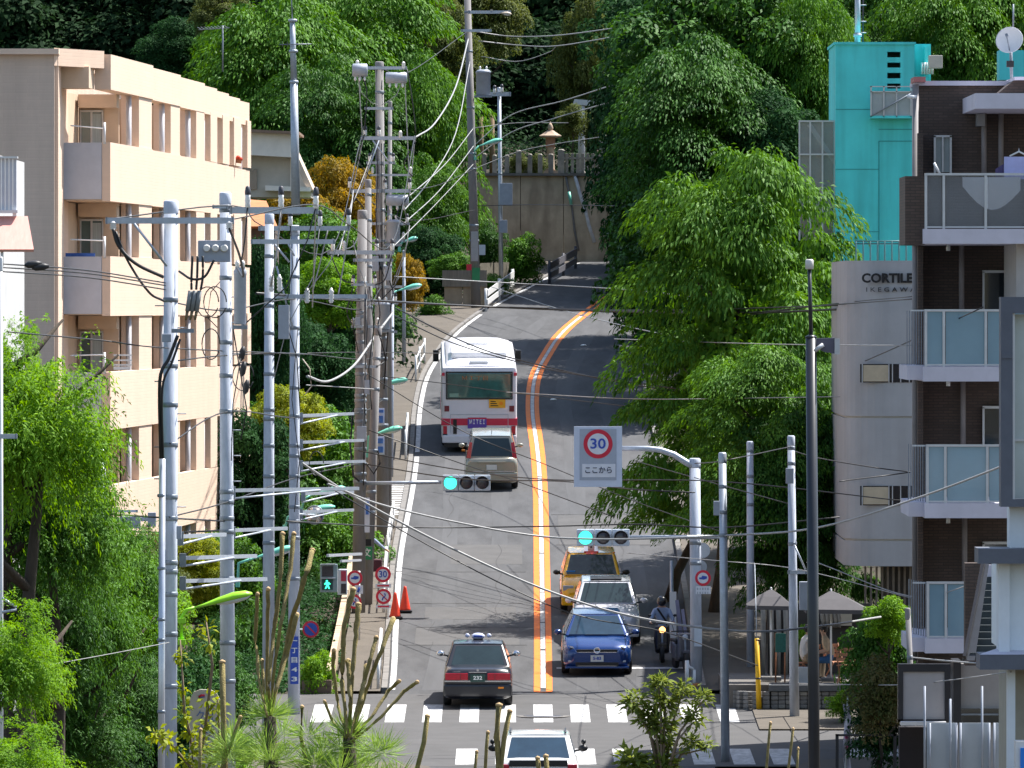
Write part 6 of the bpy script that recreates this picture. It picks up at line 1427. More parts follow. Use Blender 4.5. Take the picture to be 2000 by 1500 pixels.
for k, pts in enumerate((((698, 135, 244.7), (716, 175, 244.6), (712, 255, 244.6)), ((795, 135, 244.7), (806, 200, 244.6), (812, 262, 244.6)), ((712, 262, 244.6), (700, 310, 244.6), (722, 345, 244.6)), ((812, 275, 244.6), (790, 320, 244.6), (806, 345, 244.6)), ((686, 376, 244.6), (712, 410, 244.5), (706, 432, 244.5)), ((802, 376, 244.6), (775, 420, 244.4), (796, 440, 244.5)), ((706, 440, 244.5), (690, 480, 235), (655, 490, 225.8)), ((766, 496, 225.7), (752, 545, 225.6), (734, 556, 225.6)), ((645, 496, 225.7), (668, 545, 225.6), (690, 552, 225.6)), ((734, 560, 225.6), (742, 610, 225.5), (738, 634, 225.6)), ((690, 560, 225.6), (678, 610, 225.5), (688, 634, 225.6)), ((738, 644, 225.6), (752, 700, 226), (736, 716, 225.6)))):
    wire('slack dark loop cable ' + ['left below the top arm of the tallest pole', 'right below the top arm of the tallest pole', 'left below the second long arm of the tallest pole', 'right below the second long arm of the tallest pole', 'left under the wide arm of the tallest pole', 'right under the wide arm of the tallest pole', 'reaching from the tallest pole to the brown pole', 'right below the long arm of the brown pole', 'left below the long arm of the brown pole', 'right between the short arms of the brown pole', 'left between the short arms of the brown pole', 'lowest on the brown pole'][k], pts, .014, CABLE)
for k, (y0, y1, y2) in enumerate(((515, 545, 555), (522, 550, 560), (530, 558, 566))):
    wire(['highest', 'middle', 'lowest'][k] + ' of three parallel dark cables before the beige balconies', ((0, y0, 140), (170, (y0 + y1) / 2 - 2, 145), (325, y1 + 8, 150)), .010)
wire('dark cable crossing the beige block at the third balcony', ((15, 648, 140), (200, 665, 147), (330, 680, 150), (600, 692, 201)), .010)
wire('cable continuing from the grey poles to the tallest pole at bus height', ((600, 690, 201), (700, 688, 226), (860, 690, 245)), .009)
wire('thin cable in front of the dark hedge', ((60, 1305, 145), (200, 1280, 147), (330, 1255, 149)), .006, CABLEG)
wire('dark cable from the camera pole to the nearest pole', ((210, 1036, 195), (320, 1040, 190), (440, 1036, 166)), .016)
wire('thick dark cable above the camera pole', ((160, 1000, 170), (300, 1010, 160), (440, 1018, 165)), .014)
wire('cable strand falling from the white building eave', ((1600, 1100, 190), (1780, 1165, 185), (1905, 1140, 168)), .010, CABLEG)
wire('pale cable from the leaning pole to the white building', ((1780, 1284, 172), (1840, 1290, 165), (1915, 1296, 152)), .014, CABLEG)
wire('pale cable from the street clump to the shop wall', ((1560, 1335, 199), (1750, 1338, 176), (1860, 1328, 168), (1975, 1312, 150)), .010, CABLEG)
wire('dark cable slanting up before the frosted balconies', ((1690, 705, 208), (1780, 665, 190), (1920, 600, 170)), .012)
wire('dark cable loop before the grey curved wall', ((1546, 880, 199), (1600, 895, 202), (1700, 912, 206), (1780, 922, 206)), .012)
wire('second dark cable on the grey curved wall', ((1640, 940, 204), (1720, 930, 206), (1780, 922, 206)), .012)
wire('thin cable from the speed sign pole to the cafe pole', ((1357, 905, 207), (1412, 900, 190), (1545, 872, 199)), .010)
wire('thin cable between the cafe pole and the left shade', ((1240, 900, 215), (1400, 945, 205), (1545, 985, 199)), .010)
wire('thin white cable low across the cafe terrace', ((1225, 1080, 207), (1400, 1095, 200), (1560, 1112, 199), (1780, 1168, 180)), .008, CABLEG)
for k, (a, b) in enumerate((((700, 140, 245), (708, 270, 245)), ((790, 140, 245), (800, 360, 245)), ((708, 275, 245), (688, 372, 245)), ((810, 272, 245), (800, 372, 245)), ((735, 275, 245), (690, 395, 243)), ((757, 440, 245), (745, 600, 245)), ((690, 380, 244), (660, 500, 226)), ((690, 372, 244), (682, 440, 201)), ((552, 400, 165), (530, 560, 189)), ((617, 405, 165), (610, 600, 199)), ((640, 450, 200), (610, 570, 200)), ((682, 445, 200), (660, 580, 200)))):
    wire('thin jumper wire ' + ['left under the top crossarm of the tallest pole', 'right under the top crossarm of the tallest pole', 'left between the middle crossarms of the tallest pole', 'right between the middle crossarms of the tallest pole', 'slanting left from the tallest pole', 'beside the transformer of the tallest pole', 'down to the brown pole crossarm', 'from the tallest pole to the twin crossarms', 'middle of the three-insulator crossarm', 'end of the three-insulator crossarm', 'below the twin crossarms, left', 'below the twin crossarms, right'][k], (a, b), .012, CABLEG, sag=3)
for k, pts in enumerate((((221, 447, 149), (232, 480, 149), (265, 515, 149), (318, 541, 149.5)), ((226, 452, 149), (250, 510, 149), (290, 570, 149), (320, 588, 149.5)), ((448, 447, 149), (468, 500, 155), (475, 540, 160), (462, 522, 164)), ((347, 655, 149), (330, 700, 149), (312, 745, 149), (314, 895, 149.5)), ((352, 662, 149), (335, 710, 149), (317, 760, 149), (318, 895, 149.5)), ((376, 500, 149), (374, 540, 149), (374, 566, 149)), ((386, 500, 149), (385, 540, 149), (383, 566, 149)), ((396, 500, 149), (396, 540, 149), (392, 566, 149)), ((350, 530, 149.5), (375, 545, 149), (400, 540, 149), (418, 508, 149)))):
    wire(['heavy black cable curving from the left end of the nearest crossarm', 'beaded black cable from the left end of the nearest crossarm', 'black cable curving from the right end of the nearest crossarm', 'thick black riser cable entering the steel conduit', 'second black riser cable entering the steel conduit', 'left black lead of the cable heads', 'middle black lead of the cable heads', 'right black lead of the cable heads', 'black loop under the switch box'][k], pts, .026 if k in (0, 3) else .018, CABLE)
for k, (x, y, d) in enumerate(((405, 590, 160), (412, 672, 160), (475, 735, 170), (618, 905, 203), (420, 590, 158))):
    c = W(x, y, d); mb = MB(); mb.tube([c + Vector((.22 * math.cos(a) * (.8 if k % 2 else 1), 0, .3 * math.sin(a))) for a in np.linspace(0, 5.9, 18)], .012, 5)
    mb.solo('cable_coil', CABLE, ['spare cable coil beside the tall grey pole, upper', 'small cable coil beside the tall grey pole, lower', 'cable coil right of the tall grey pole', 'cable coil beside the brown pole', 'thin second coil beside the tall grey pole'][k], 'cable')
for k, (x, y, d) in enumerate(((470, 705, 166), (472, 735, 166), (478, 770, 166), (48, 518, 141), (62, 523, 141))):
    mb = MB(); c = W(x, y, d); mb.lathe(c, [(.02, 0), (.06, .06), (.065, .2), (.03, .3)], 8, axis=(.2, 0, 1) if k < 3 else (1, 0, .1)); mb.solo('cable_joint', CABLE, ['black cable joint beside the tall grey pole, upper', 'black cable joint beside the tall grey pole, middle', 'black cable joint beside the tall grey pole, lower', 'black cable clamp near the left edge, first', 'black cable clamp near the left edge, second'][k], 'cable joint')
# ------------------------------------------------------------------ vehicles
TYRE = mat('tyre', (.012, .012, .013), .7, .2, 8); RIM = mat('rim', (.35, .36, .38), .3, .1, 6, metal=.7); CHROME = mat('chrome', (.7, .7, .72), .12, .05, 4, metal=.95)
CARGLASS = mat('car_glass', (.020, .035, .040), .06, .2, 2, spec=.5); CARGLASSB = mat('car_glass_blue', (.02, .045, .075), .06, .2, 2, spec=.5); CARGLASSG = mat('car_glass_green', (.02, .09, .075), .06, .5, 2.5, spec=.8, coat=.6)
TRIM = mat('black_trim', (.015, .015, .017), .45, .1, 5); REDL = mat('tail_red', (.42, .008, .025), .2, .1, 14, coat=.6); CLEARL = mat('headlamp_clear', (.42, .45, .5), .12, .15, 10, coat=.8); AMBER = mat('lamp_amber', (.8, .25, .01), .3, .1, 8); PLATEW = mat('plate_white', (.6, .62, .6), .5, .05, 5); PLATEG = mat('plate_green', (.02, .06, .05), .5, .05, 5)
def paint(name, col, rough=.25, coat=.8, metal=0.0): return mat(name, col, rough, .04, 3, metal=metal, coat=coat, spec=.5)
def ring(y, w, zb, zt):
    h = zt - zb
    half = [(w * .80, zb), (w * .95, zb + h * .06), (w, zb + h * .28), (w * .995, zb + h * .62), (w * .965, zb + h * .86), (w * .88, zt - h * .01), (w * .5, zt + .012)]
    return [(x, y, z) for x, z in half] + [(-x, y, z) for x, z in reversed(half)]
def face_pt(A, B, C_, D_, u, v, off=0.0):
    """A,B bottom left/right, D,C top left/right"""
    A, B, C_, D_ = map(Vector, (A, B, C_, D_)); p = A.lerp(B, u).lerp(D_.lerp(C_, u), v)
    n = (B - A).cross(D_ - A).normalized(); return p + n * off
def panel(quad, u0, v0, u1, v1, off, thick=.006):
    a = [face_pt(*quad, u, v, off) for u, v in ((u0, v0), (u1, v0), (u1, v1), (u0, v1))]
    n = (a[1] - a[0]).cross(a[3] - a[0]).normalized()
    return MB().prism(a, n * thick)
def car(name, label, cat, x, d, rz, L_, Wd, st, gh, pm, wheel_r=.31, axles=(1.35, -1.3), glass=None, mirrors=True, mirror_m=None, mirror_y=None, zoff=0.0):
    """st: lower body stations (y, half width, z bottom, z top); gh: greenhouse (y cowl, y roof front, y roof rear, y rear base, belt z, roof z, half width belt, half width roof)"""
    slope = (G(d + 2) - G(d - 2)) / 4
    t = thing(name, label, cat, (x, d, G(d) + .012 + zoff), rz, rx=math.atan(slope) * (1 if abs(rz) < 1.5 else -1))
    MB().loft([ring(*s_) for s_ in st]).build('body', pm, t, local=True)
    y1, y2, y3, y4, zb, zr, wb, wt = gh
    base = [(-wb, y1, zb), (wb, y1, zb), (wb, y4, zb), (-wb, y4, zb)]; top = [(-wt, y2, zr - .03), (wt, y2, zr - .03), (wt, y3, zr - .03), (-wt, y3, zr - .03)]
    mb = MB(); mb.add(base + top, [(0, 1, 2, 3), (7, 6, 5, 4), (0, 4, 5, 1), (1, 5, 6, 2), (2, 6, 7, 3), (3, 7, 4, 0)])
    mb.build('cabin', pm, t, local=True, bevel=.045)
    mb = MB(); n = 7; rg = []
    for i in range(n):
        tt = i / (n - 1); y = y2 + (y3 - y2) * tt; cr = .035 * (1 - (2 * tt - 1) ** 2)
        rg.append([(-wt + .03 + (2 * wt - .06) * j / 6, y, zr - .024 + (cr + .01) * (1 - (2 * j / 6 - 1) ** 2)) for j in range(7)])
    mb.loft(rg, closed=False, cap=False); mb.build('roof', pm, t, local=True)
    gm = glass or CARGLASS
    f = ((wb, y1, zb), (-wb, y1, zb), (-wt, y2, zr - .03), (wt, y2, zr - .03)); r = ((-wb, y4, zb), (wb, y4, zb), (wt, y3, zr - .03), (-wt, y3, zr - .03))
    panel(f, .06, .05, .94, .93, .006).build('windshield', gm, t, local=True); panel(r, .08, .08, .92, .90, .006).build('rear_window', gm, t, local=True)
    for s_ in (1, -1):
        q = ((wb, y4, zb), (wb, y1, zb), (wt, y2, zr - .03), (wt, y3, zr - .03)) if s_ > 0 else ((-wb, y1, zb), (-wb, y4, zb), (-wt, y3, zr - .03), (-wt, y2, zr - .03))
        for u0, u1 in ((.10, .49), (.53, .90)): panel(q, u0, .10, u1, .88, .006).build('side_window', gm, t, local=True)
        for ay in axles:
            c = Vector((s_ * (Wd / 2 - .20), ay, wheel_r)); w_ = MB().lathe(c, [(wheel_r * .6, 0), (wheel_r * .94, .0), (wheel_r, .04), (wheel_r, .16), (wheel_r * .94, .2), (wheel_r * .62, .205)], 20, axis=(s_, 0, 0)).build('wheel', TYRE, t, local=True)
            MB().lathe(c + Vector((s_ * .16, 0, 0)), [(wheel_r * .62, 0), (wheel_r * .6, .04), (wheel_r * .2, .03), (0, .05)], 14, axis=(s_, 0, 0)).build('rim', RIM, w_, local=True)
        if mirrors:
            my = mirror_y if mirror_y is not None else y1 - .25
            c = Vector((s_ * (Wd / 2 + .10), my, zb + .07)); o = MB().sphere(c, .1, 10, 7, (1.05, .65, .72)).build('mirror', mirror_m or pm, t, local=True)
            MB().bar((s_ * (Wd / 2 - .12), my + .03, zb + .0), (s_ * (Wd / 2 + .05), my + .02, zb + .04), .05, .04).build('mirror_stalk', TRIM, o, local=True)
    return t, (f, r)
def bx(t, name, m, a, b, bevel=0): return MB().box2(a, b).build(name, m, t, local=True, bevel=bevel)
def plate_txt(t, txt, y, z, w, h, bg, fg, facing, size=.12, x=0.0):
    s_ = -1 if facing == 'rear' else 1
    o = bx(t, 'licence_plate', bg, (x - w / 2, y, z - h / 2), (x + w / 2, y + s_ * .015, z + h / 2))
    text_mesh(txt, 'lettering', size, fg, o, (x, y + s_ * .02, z), width=w * .62, rot=(math.pi / 2, 0, 0 if facing == 'rear' else math.pi), bold=.004, depth=.002)
    return o
# black taxi, rear view
BLKP = paint('taxi_black', (.007, .008, .014), .3, .35)
tx, q = car('taxi', 'black taxi with a white roof lamp stopped before the crosswalk', 'taxi', XX(933, 201.5), 203.9, 0, 4.7, 1.70,
    [(2.35, .72, .36, .66), (2.28, .82, .26, .78), (1.1, .85, .2, .93), (.2, .85, .2, .97), (-1.25, .85, .2, .98), (-1.5, .85, .2, 1.0), (-2.18, .84, .22, .965), (-2.30, .83, .26, .93), (-2.36, .79, .36, .80)],
    (.95, .25, -.95, -1.55, .95, 1.50, .80, .62), BLKP, mirror_m=CHROME, mirror_y=1.55, glass=CARGLASS)
for s_ in (1, -1):
    o = bx(tx, 'tail_light', REDL, (s_ * .24, -2.385, .70), (s_ * .80, -2.33, .87), .012)
    bx(o, 'divider', TRIM, (s_ * .42, -2.392, .70), (s_ * .43, -2.384, .87))
bx(tx, 'chrome_strip', CHROME, (-.82, -2.375, .655), (.82, -2.345, .69)); bx(tx, 'bumper', BLKP, (-.84, -2.44, .30), (.84, -2.30, .60), .05); bx(tx, 'trunk_handle', CHROME, (-.22, -2.38, .885), (.22, -2.34, .905))
bx(tx, 'reflector', AMBER, (.50, -2.452, .50), (.64, -2.438, .54)); plate_txt(tx, '232', -2.39, .755, .36, .19, PLATEG, WTX, 'rear', .13)
text_mesh('CROWN', 'badge', .05, CHROME, tx, (-.52, -2.352, .905), depth=.003); MB().disc((0, -2.352, .945), .03, (0, -1, 0), 12).build('emblem', CHROME, tx, local=True)
o = MB().sphere((0, -.2, 1.60), .17, 14, 8, (1.0, .55, .5)).build('roof_lamp', mat('roof_lamp_white', (.62, .66, .85), .35, .04, 4), tx, local=True); bx(o, 'lamp_foot', TRIM, (-.12, -.26, 1.49), (.12, -.14, 1.54)); bx(o, 'lamp_band', BLUEP, (-.11, -.300, 1.585), (.11, -.288, 1.625))
for s_ in (1, -1): MB().sphere((s_ * .27, 0, 1.60), .06, 8, 6, (1, .6, .9)).build('lamp_wing', MATS['roof_lamp_white'], o, local=True)
for s_ in (-.32, .32): bx(tx, 'head_rest', TRIM, (s_ - .12, -1.28, 1.02), (s_ + .12, -1.22, 1.20))
# white car nearest the camera
WHP = paint('car_white', (.72, .72, .72))
wc, q = car('white_car', 'white car crossing the junction at the bottom of the picture', 'car', .56, 175.6, 0, 4.3, 1.74,
    [(2.15, .72, .34, .64), (2.05, .84, .24, .78), (1.0, .87, .2, .94), (-.2, .875, .2, .97), (-1.5, .87, .2, 1.0), (-2.0, .86, .24, .98), (-2.12, .82, .3, .9), (-2.16, .76, .4, .78)],
    (1.05, .35, -1.05, -1.72, .95, 1.47, .80, .66), WHP, mirror_m=TRIM, glass=CARGLASSB)
for s_ in (1, -1):
    bx(wc, 'tail_light', REDL, (s_ * .62, -2.19, .70), (s_ * .82, -2.05, .90), .02); bx(wc, 'roof_rail', TRIM, (s_ * .60, -1.0, 1.475), (s_ * .57, .3, 1.50))
    MB().sphere((s_ * .98, .80, 1.16), .055, 8, 6).build('side_camera', TRIM, wc, local=True); MB().cyl((s_ * .97, .80, 1.04), (s_ * .98, .80, 1.15), .018, n=6).build('camera_stalk', TRIM, wc, local=True)
bx(wc, 'trunk_trim', TRIM, (-.62, -2.175, .86), (.62, -2.05, .985), .015); bx(wc, 'bumper', WHP, (-.84, -2.24, .30), (.84, -2.1, .58), .05); bx(wc, 'licence_plate', PLATEW, (-.165, -2.195, .62), (.165, -2.18, .785))
for s_ in (-.34, .34): bx(wc, 'head_rest', mat('seat_grey', (.05, .06, .08), .8, .1, 5), (s_ - .13, -1.35, 1.0), (s_ + .13, -1.30, 1.22))
# blue hatchback
BLUP = paint('car_blue', (.005, .038, .17), metal=.3)
gf, q = car('blue_hatchback', 'blue hatchback waiting first in the oncoming lane', 'car', 2.18, 212.1, math.pi, 4.26, 1.80,
    [(2.13, .60, .36, .60), (2.08, .78, .24, .70), (1.95, .86, .2, .78), (1.05, .90, .2, .95), (.2, .90, .2, .98), (-1.4, .895, .2, 1.0), (-2.0, .87, .24, 1.0), (-2.12, .8, .35, .85)],
    (1.15, .42, -1.35, -1.95, .95, 1.46, .82, .60), BLUP, glass=CARGLASSB)
bx(gf, 'grille', TRIM, (-.52, 2.085, .60), (.52, 2.125, .69), .01); bx(gf, 'grille_strip', CHROME, (-.50, 2.12, .612), (.50, 2.13, .625)); bx(gf, 'lower_grille', TRIM, (-.55, 2.10, .25), (.55, 2.14, .36), .01)
bx(gf, 'bumper_lip', BLUP, (-.82, 2.0, .2), (.82, 2.155, .255), .02); bx(gf, 'bumper_strip', CHROME, (-.5, 2.135, .262), (.5, 2.15, .272))
o = MB().lathe((0, 2.11, .66), [(.085, 0), (.085, .02), (.065, .02), (.06, .012), (0, .012)], 20, axis=(0, 1, .15)).build('emblem', CHROME, gf, local=True)
for s_ in (1, -1):
    h_ = MB().prism([(s_ * .52, 2.075, .60), (s_ * .80, 1.95, .62), (s_ * .86, 1.82, .76), (s_ * .62, 2.0, .74)], (0, .05, .02)).build('headlight', CLEARL, gf, local=True)
    MB().disc((s_ * .66, 2.085, .68), .05, (0, 1, .1), 14).build('projector', TRIM, h_, local=True)
    bx(gf, 'fog_lamp', CLEARL, (s_ * .60, 2.06, .36), (s_ * .74, 2.11, .41), .01); bx(gf, 'wiper', TRIM, (s_ * .1 - .2, 1.13, .975), (s_ * .1 + .2, 1.15, .985))
plate_txt(gf, '5-83', 2.135, .46, .33, .165, PLATEW, BLUEP, 'front', .11)
MB().cyl((0, -1.1, 1.47), (0, -1.2, 1.55), .012, n=5).build('roof_aerial', TRIM, gf, local=True)
# silver car
SIL = paint('car_silver', (.60, .61, .66), metal=.15)
sv, q = car('silver_car', 'silver white car second in the oncoming lane', 'car', 2.52, 219.9, math.pi, 4.4, 1.80,
    [(2.2, .62, .36, .66), (2.12, .80, .26, .80), (1.95, .88, .2, .88), (1.0, .90, .2, 1.02), (.2, .90, .2, 1.05), (-1.4, .895, .2, 1.06), (-2.1, .87, .24, 1.04), (-2.2, .8, .35, .85)],
    (1.15, .45, -1.35, -1.95, 1.02, 1.58, .82, .64), SIL)
bx(sv, 'sunroof', TRIM, (-.42, -.45, 1.592), (.42, .35, 1.612)); bx(sv, 'bumper', SIL, (-.86, 2.0, .24), (.86, 2.24, .50), .05); bx(sv, 'lower_grille', TRIM, (-.6, 2.2, .30), (.6, 2.25, .44), .01)
for s_ in (1, -1):
    bx(sv, 'kidney_grille', TRIM, (s_ * .03, 2.17, .58), (s_ * .26, 2.215, .78), .02)
    h_ = MB().prism([(s_ * .38, 2.15, .66), (s_ * .80, 2.0, .70), (s_ * .87, 1.85, .84), (s_ * .50, 2.06, .80)], (0, .05, .02)).build('headlight', CLEARL, sv, local=True)
    bx(h_, 'eyebrow', mat('lamp_violet', (.12, .06, .3), .2, .1, 5, coat=.6), (s_ * .50, 2.14, .79), (s_ * .78, 2.08, .81)); bx(sv, 'fog_lamp', CLEARL, (s_ * .64, 2.21, .36), (s_ * .76, 2.245, .46), .01)
bx(sv, 'licence_plate', PLATEW, (-.165, 2.245, .44), (.165, 2.26, .60))
# yellow taxi
YEL = paint('taxi_yellow', (.88, .46, .01))
yt, q = car('taxi', 'yellow and red taxi third in the oncoming lane', 'taxi', 2.20, 227.9, math.pi, 4.6, 1.72,
    [(2.3, .66, .36, .62), (2.2, .80, .26, .80), (1.1, .85, .2, .95), (.2, .855, .2, .99), (-1.4, .855, .2, 1.0), (-2.1, .84, .24, .98), (-2.28, .8, .35, .8)],
    (1.15, .45, -1.15, -1.85, .96, 1.54, .80, .64), YEL, mirror_m=TRIM)
bx(yt, 'red_roof_band', paint('taxi_red', (.70, .055, .02)), (-.20, -1.1, 1.520), (.20, .44, 1.565), .01)
f_, r_2 = q; panel(f_, .385, .935, .615, .999, .02).build('red_brow', MATS['taxi_red'], yt, local=True)
o = bx(yt, 'roof_sign', WHITE, (-.09, -.05, 1.56), (.09, .09, 1.72), .02); MB().disc((0, .092, 1.64), .03, (0, 1, 0), 12).build('sign_dot', INK, o, local=True); bx(yt, 'meter_board', mat('meter_blue', (.03, .2, .6), .4, .1, 5), (.45, 1.02, 1.04), (.70, 1.06, 1.09)); bx(yt, 'red_side_band', MATS['taxi_red'], (-.862, -1.9, .42), (.862, 1.7, .56), .02)
for s_ in (1, -1): bx(yt, 'headlight', CLEARL, (s_ * .5, 2.15, .66), (s_ * .80, 2.24, .80), .02); bx(yt, 'corner_lamp', AMBER, (s_ * .60, .40, 1.505), (s_ * .66, .46, 1.545), .01)
bx(yt, 'grille', TRIM, (-.45, 2.2, .64), (.45, 2.3, .78), .01); bx(yt, 'bumper', YEL, (-.84, 2.1, .26), (.84, 2.36, .54), .05)
# gold van
GLD = paint('van_gold', (.34, .32, .25), metal=.3)
vn, q = car('minivan', 'gold minivan following the bus uphill', 'van', XX(959, 258), 260.2, .01, 4.4, 1.66,
    [(2.2, .7, .36, .72), (2.1, .8, .26, .88), (1.3, .83, .2, 1.02), (-1.5, .83, .2, 1.05), (-2.05, .825, .22, 1.05), (-2.17, .81, .28, 1.0), (-2.2, .77, .38, .9)],
    (1.5, .7, -1.85, -2.08, 1.02, 1.72, .79, .62), GLD)
for s_ in (1, -1):
    MB().prism([(s_ * .66, -2.13, 1.02), (s_ * .80, -2.10, 1.02), (s_ * .70, -1.98, 1.52), (s_ * .61, -2.0, 1.50)], (0, -.03, 0)).build('tail_light', REDL, vn, local=True); bx(vn, 'lower_reflector', REDL, (s_ * .62, -2.26, .42), (s_ * .76, -2.22, .47))
bx(vn, 'bumper', GLD, (-.82, -2.27, .30), (.82, -2.1, .58), .05); bx(vn, 'bumper_highlight', CHROME, (-.6, -2.225, .60), (.74, -2.2, .625)); bx(vn, 'tailgate_handle', GLD, (-.45, -2.23, .86), (.45, -2.18, .93), .015); bx(vn, 'licence_plate', PLATEW, (-.165, -2.23, .66), (.165, -2.215, .82))
bx(vn, 'turn_lamp', AMBER, (-.93, 1.2, .90), (-.82, 1.3, .95)); MB().cyl((0, -1.6, 1.73), (0, -1.7, 1.86), .01, n=5).build('roof_aerial', TRIM, vn, local=True)
# bus
BUSW = paint('bus_white', (.64, .63, .67), .4, .3); BUSR = paint('bus_red', (.50, .015, .055), .4, .3)
db = 270.0; sl = (G(280) - G(270)) / 10
bus = thing('city_bus', 'white city bus with a red stripe climbing the hill', 'bus', (XX(936, db), db, G(db) + .02), math.radians(.7), rx=math.atan(sl))
MB().box2((-1.24, .0, .34), (1.24, 10.4, 2.82)).build('body', BUSW, bus, local=True, bevel=.16)
mb = MB(); rg = []
for tt, dz in ((0, 0), (.06, .10), (.2, .17), (.6, .19), (.94, .17), (1, .05)):
    y = .12 + 10.1 * tt; rg.append([(-1.12, y, 2.76), (-1.08, y, 2.80 + dz * .55), (-.7, y, 2.82 + dz), (0, y, 2.84 + dz), (.7, y, 2.82 + dz), (1.08, y, 2.80 + dz * .55), (1.12, y, 2.76)])
mb.loft(rg); mb.build('roof', BUSW, bus, local=True)
bx(bus, 'air_conditioner', WHITE, (-.92, 1.6, 2.95), (.92, 4.2, 3.16), .07); bx(bus, 'roof_vent', WHITE, (-.35, 6.2, 2.98), (.35, 7.0, 3.10), .04); bx(bus, 'roof_vent', WHITE, (-.30, .35, 2.88), (.30, .8, 2.98), .03)
w_ = bx(bus, 'rear_window', CARGLASSG, (-1.06, -.02, 1.78), (1.06, .05, 2.62), .05)
for a in ((-1.10, 1.75, -1.06, 2.66), (1.06, 1.75, 1.10, 2.66), (-1.10, 2.62, 1.10, 2.66), (-1.10, 1.74, 1.10, 1.78)): bx(w_, 'gasket', TRIM, (a[0], -.026, a[1]), (a[2], .0, a[3]))
text_mesh('ＭＩ丁目', 'destination_text', .17, mat('led_orange', (.35, .14, .05), .5, .1, 6), w_, (-.14, -.032, 2.44), width=.85, depth=.002); bx(w_, 'sticker', mat('sticker_green', (.20, .33, .26), .6, .1, 5), (-.98, -.03, 1.82), (-.68, -.022, 1.94))
bx(bus, 'red_stripe', BUSR, (-1.252, -.012, .88), (1.252, 10.2, 1.11), .01)
for s_ in (1, -1):
    bx(bus, 'brake_light', mat('lamp_dark_red', (.14, .008, .02), .3, .1, 8, coat=.5), (s_ * .99, -.03, 1.34), (s_ * 1.15, .02, 1.53), .01)
    tl = bx(bus, 'tail_light', REDL, (s_ * 1.06, -.03, .60), (s_ * 1.19, .02, .86), .01); bx(tl, 'lamp_frame', TRIM, (s_ * 1.05, -.02, .44), (s_ * 1.20, .01, .60))
    bx(bus, 'red_pillar', BUSR, (s_ * 1.14, -.015, 2.52), (s_ * 1.24, .02, 2.62))
    m_2 = bx(bus, 'mirror', TRIM, (s_ * 1.30, 9.8, 2.15), (s_ * 1.50, 9.95, 2.55), .03); MB().cyl((s_ * 1.2, 10.2, 2.6), (s_ * 1.4, 9.9, 2.5), .025, n=6).build('mirror_arm', TRIM, m_2, local=True)
    for ay in (2.6, 7.6):
        c = Vector((s_ * .92, ay, .45)); w2 = MB().lathe(c, [(.25, 0), (.44, 0), (.46, .05), (.46, .26), (.43, .30), (.27, .31)], 22, axis=(s_, 0, 0)).build('wheel', TYRE, bus, local=True); MB().lathe(c + Vector((s_ * .27, 0, 0)), [(.27, 0), (.25, .03), (.1, .01), (0, .06)], 14, axis=(s_, 0, 0)).build('rim', RIM, w2, local=True)
    for k in range(5): bx(bus, 'side_window', CARGLASSG, (s_ * 1.236, 1.2 + k * 1.75, 1.55), (s_ * 1.25, 2.8 + k * 1.75, 2.45))
ad = bx(bus, 'advert_plate', mat('advert_purple', (.10, .06, .34), .5, .1, 5), (-.38, -.035, .78), (.24, -.014, 1.14)); text_mesh('ＭＩＴＥＩ', 'advert_text', .19, WTX, ad, (-.07, -.04, .99), width=.50, depth=.002, bold=.004); bx(ad, 'advert_frame', WHITE, (-.41, -.032, .70), (.27, -.013, .78)); bx(ad, 'advert_band', BUSR, (-.38, -.038, 1.09), (.24, -.034, 1.14))
plate_txt(bus, '2641', -.02, .69, .46, .23, PLATEG, WTX, 'rear', .2, x=.62); ys_ = bx(bus, 'yellow_notice', mat('notice_yellow', (.75, .38, .02), .5, .06, 5), (.32, -.03, 1.46), (.86, -.015, 1.74), .005)
for k in range(3): bx(ys_, 'notice_line', INK, (.37, -.034, 1.52 + k * .07), (.62 - .04 * k, -.029, 1.55 + k * .07))
MB().disc((.72, -.034, 1.61), .06, (0, -1, 0), 12).build('notice_mark', AMBER, ys_, local=True)
bx(bus, 'grille_slot', TRIM, (-.86, -.03, .60), (-.74, -.01, 1.08)); bx(bus, 'hi_vis_strip', mat('hi_vis', (.5, .85, .02), .5, .05, 5), (-.9, -.06, .37), (-.30, -.0, .46)); bx(bus, 'bumper', BUSW, (-1.22, -.08, .30), (1.22, .1, .56), .04); bx(bus, 'under_shield', TRIM, (-1.15, -.03, .16), (1.15, 10.2, .36)); bx(bus, 'engine_lid_seam', VIS, (-.95, -.014, 1.235), (.95, -.0, 1.25))
for s_ in (-.95, .95): bx(bus, 'engine_lid_seam', VIS, (s_ - .008, -.014, .62), (s_ + .008, 0, 1.235))

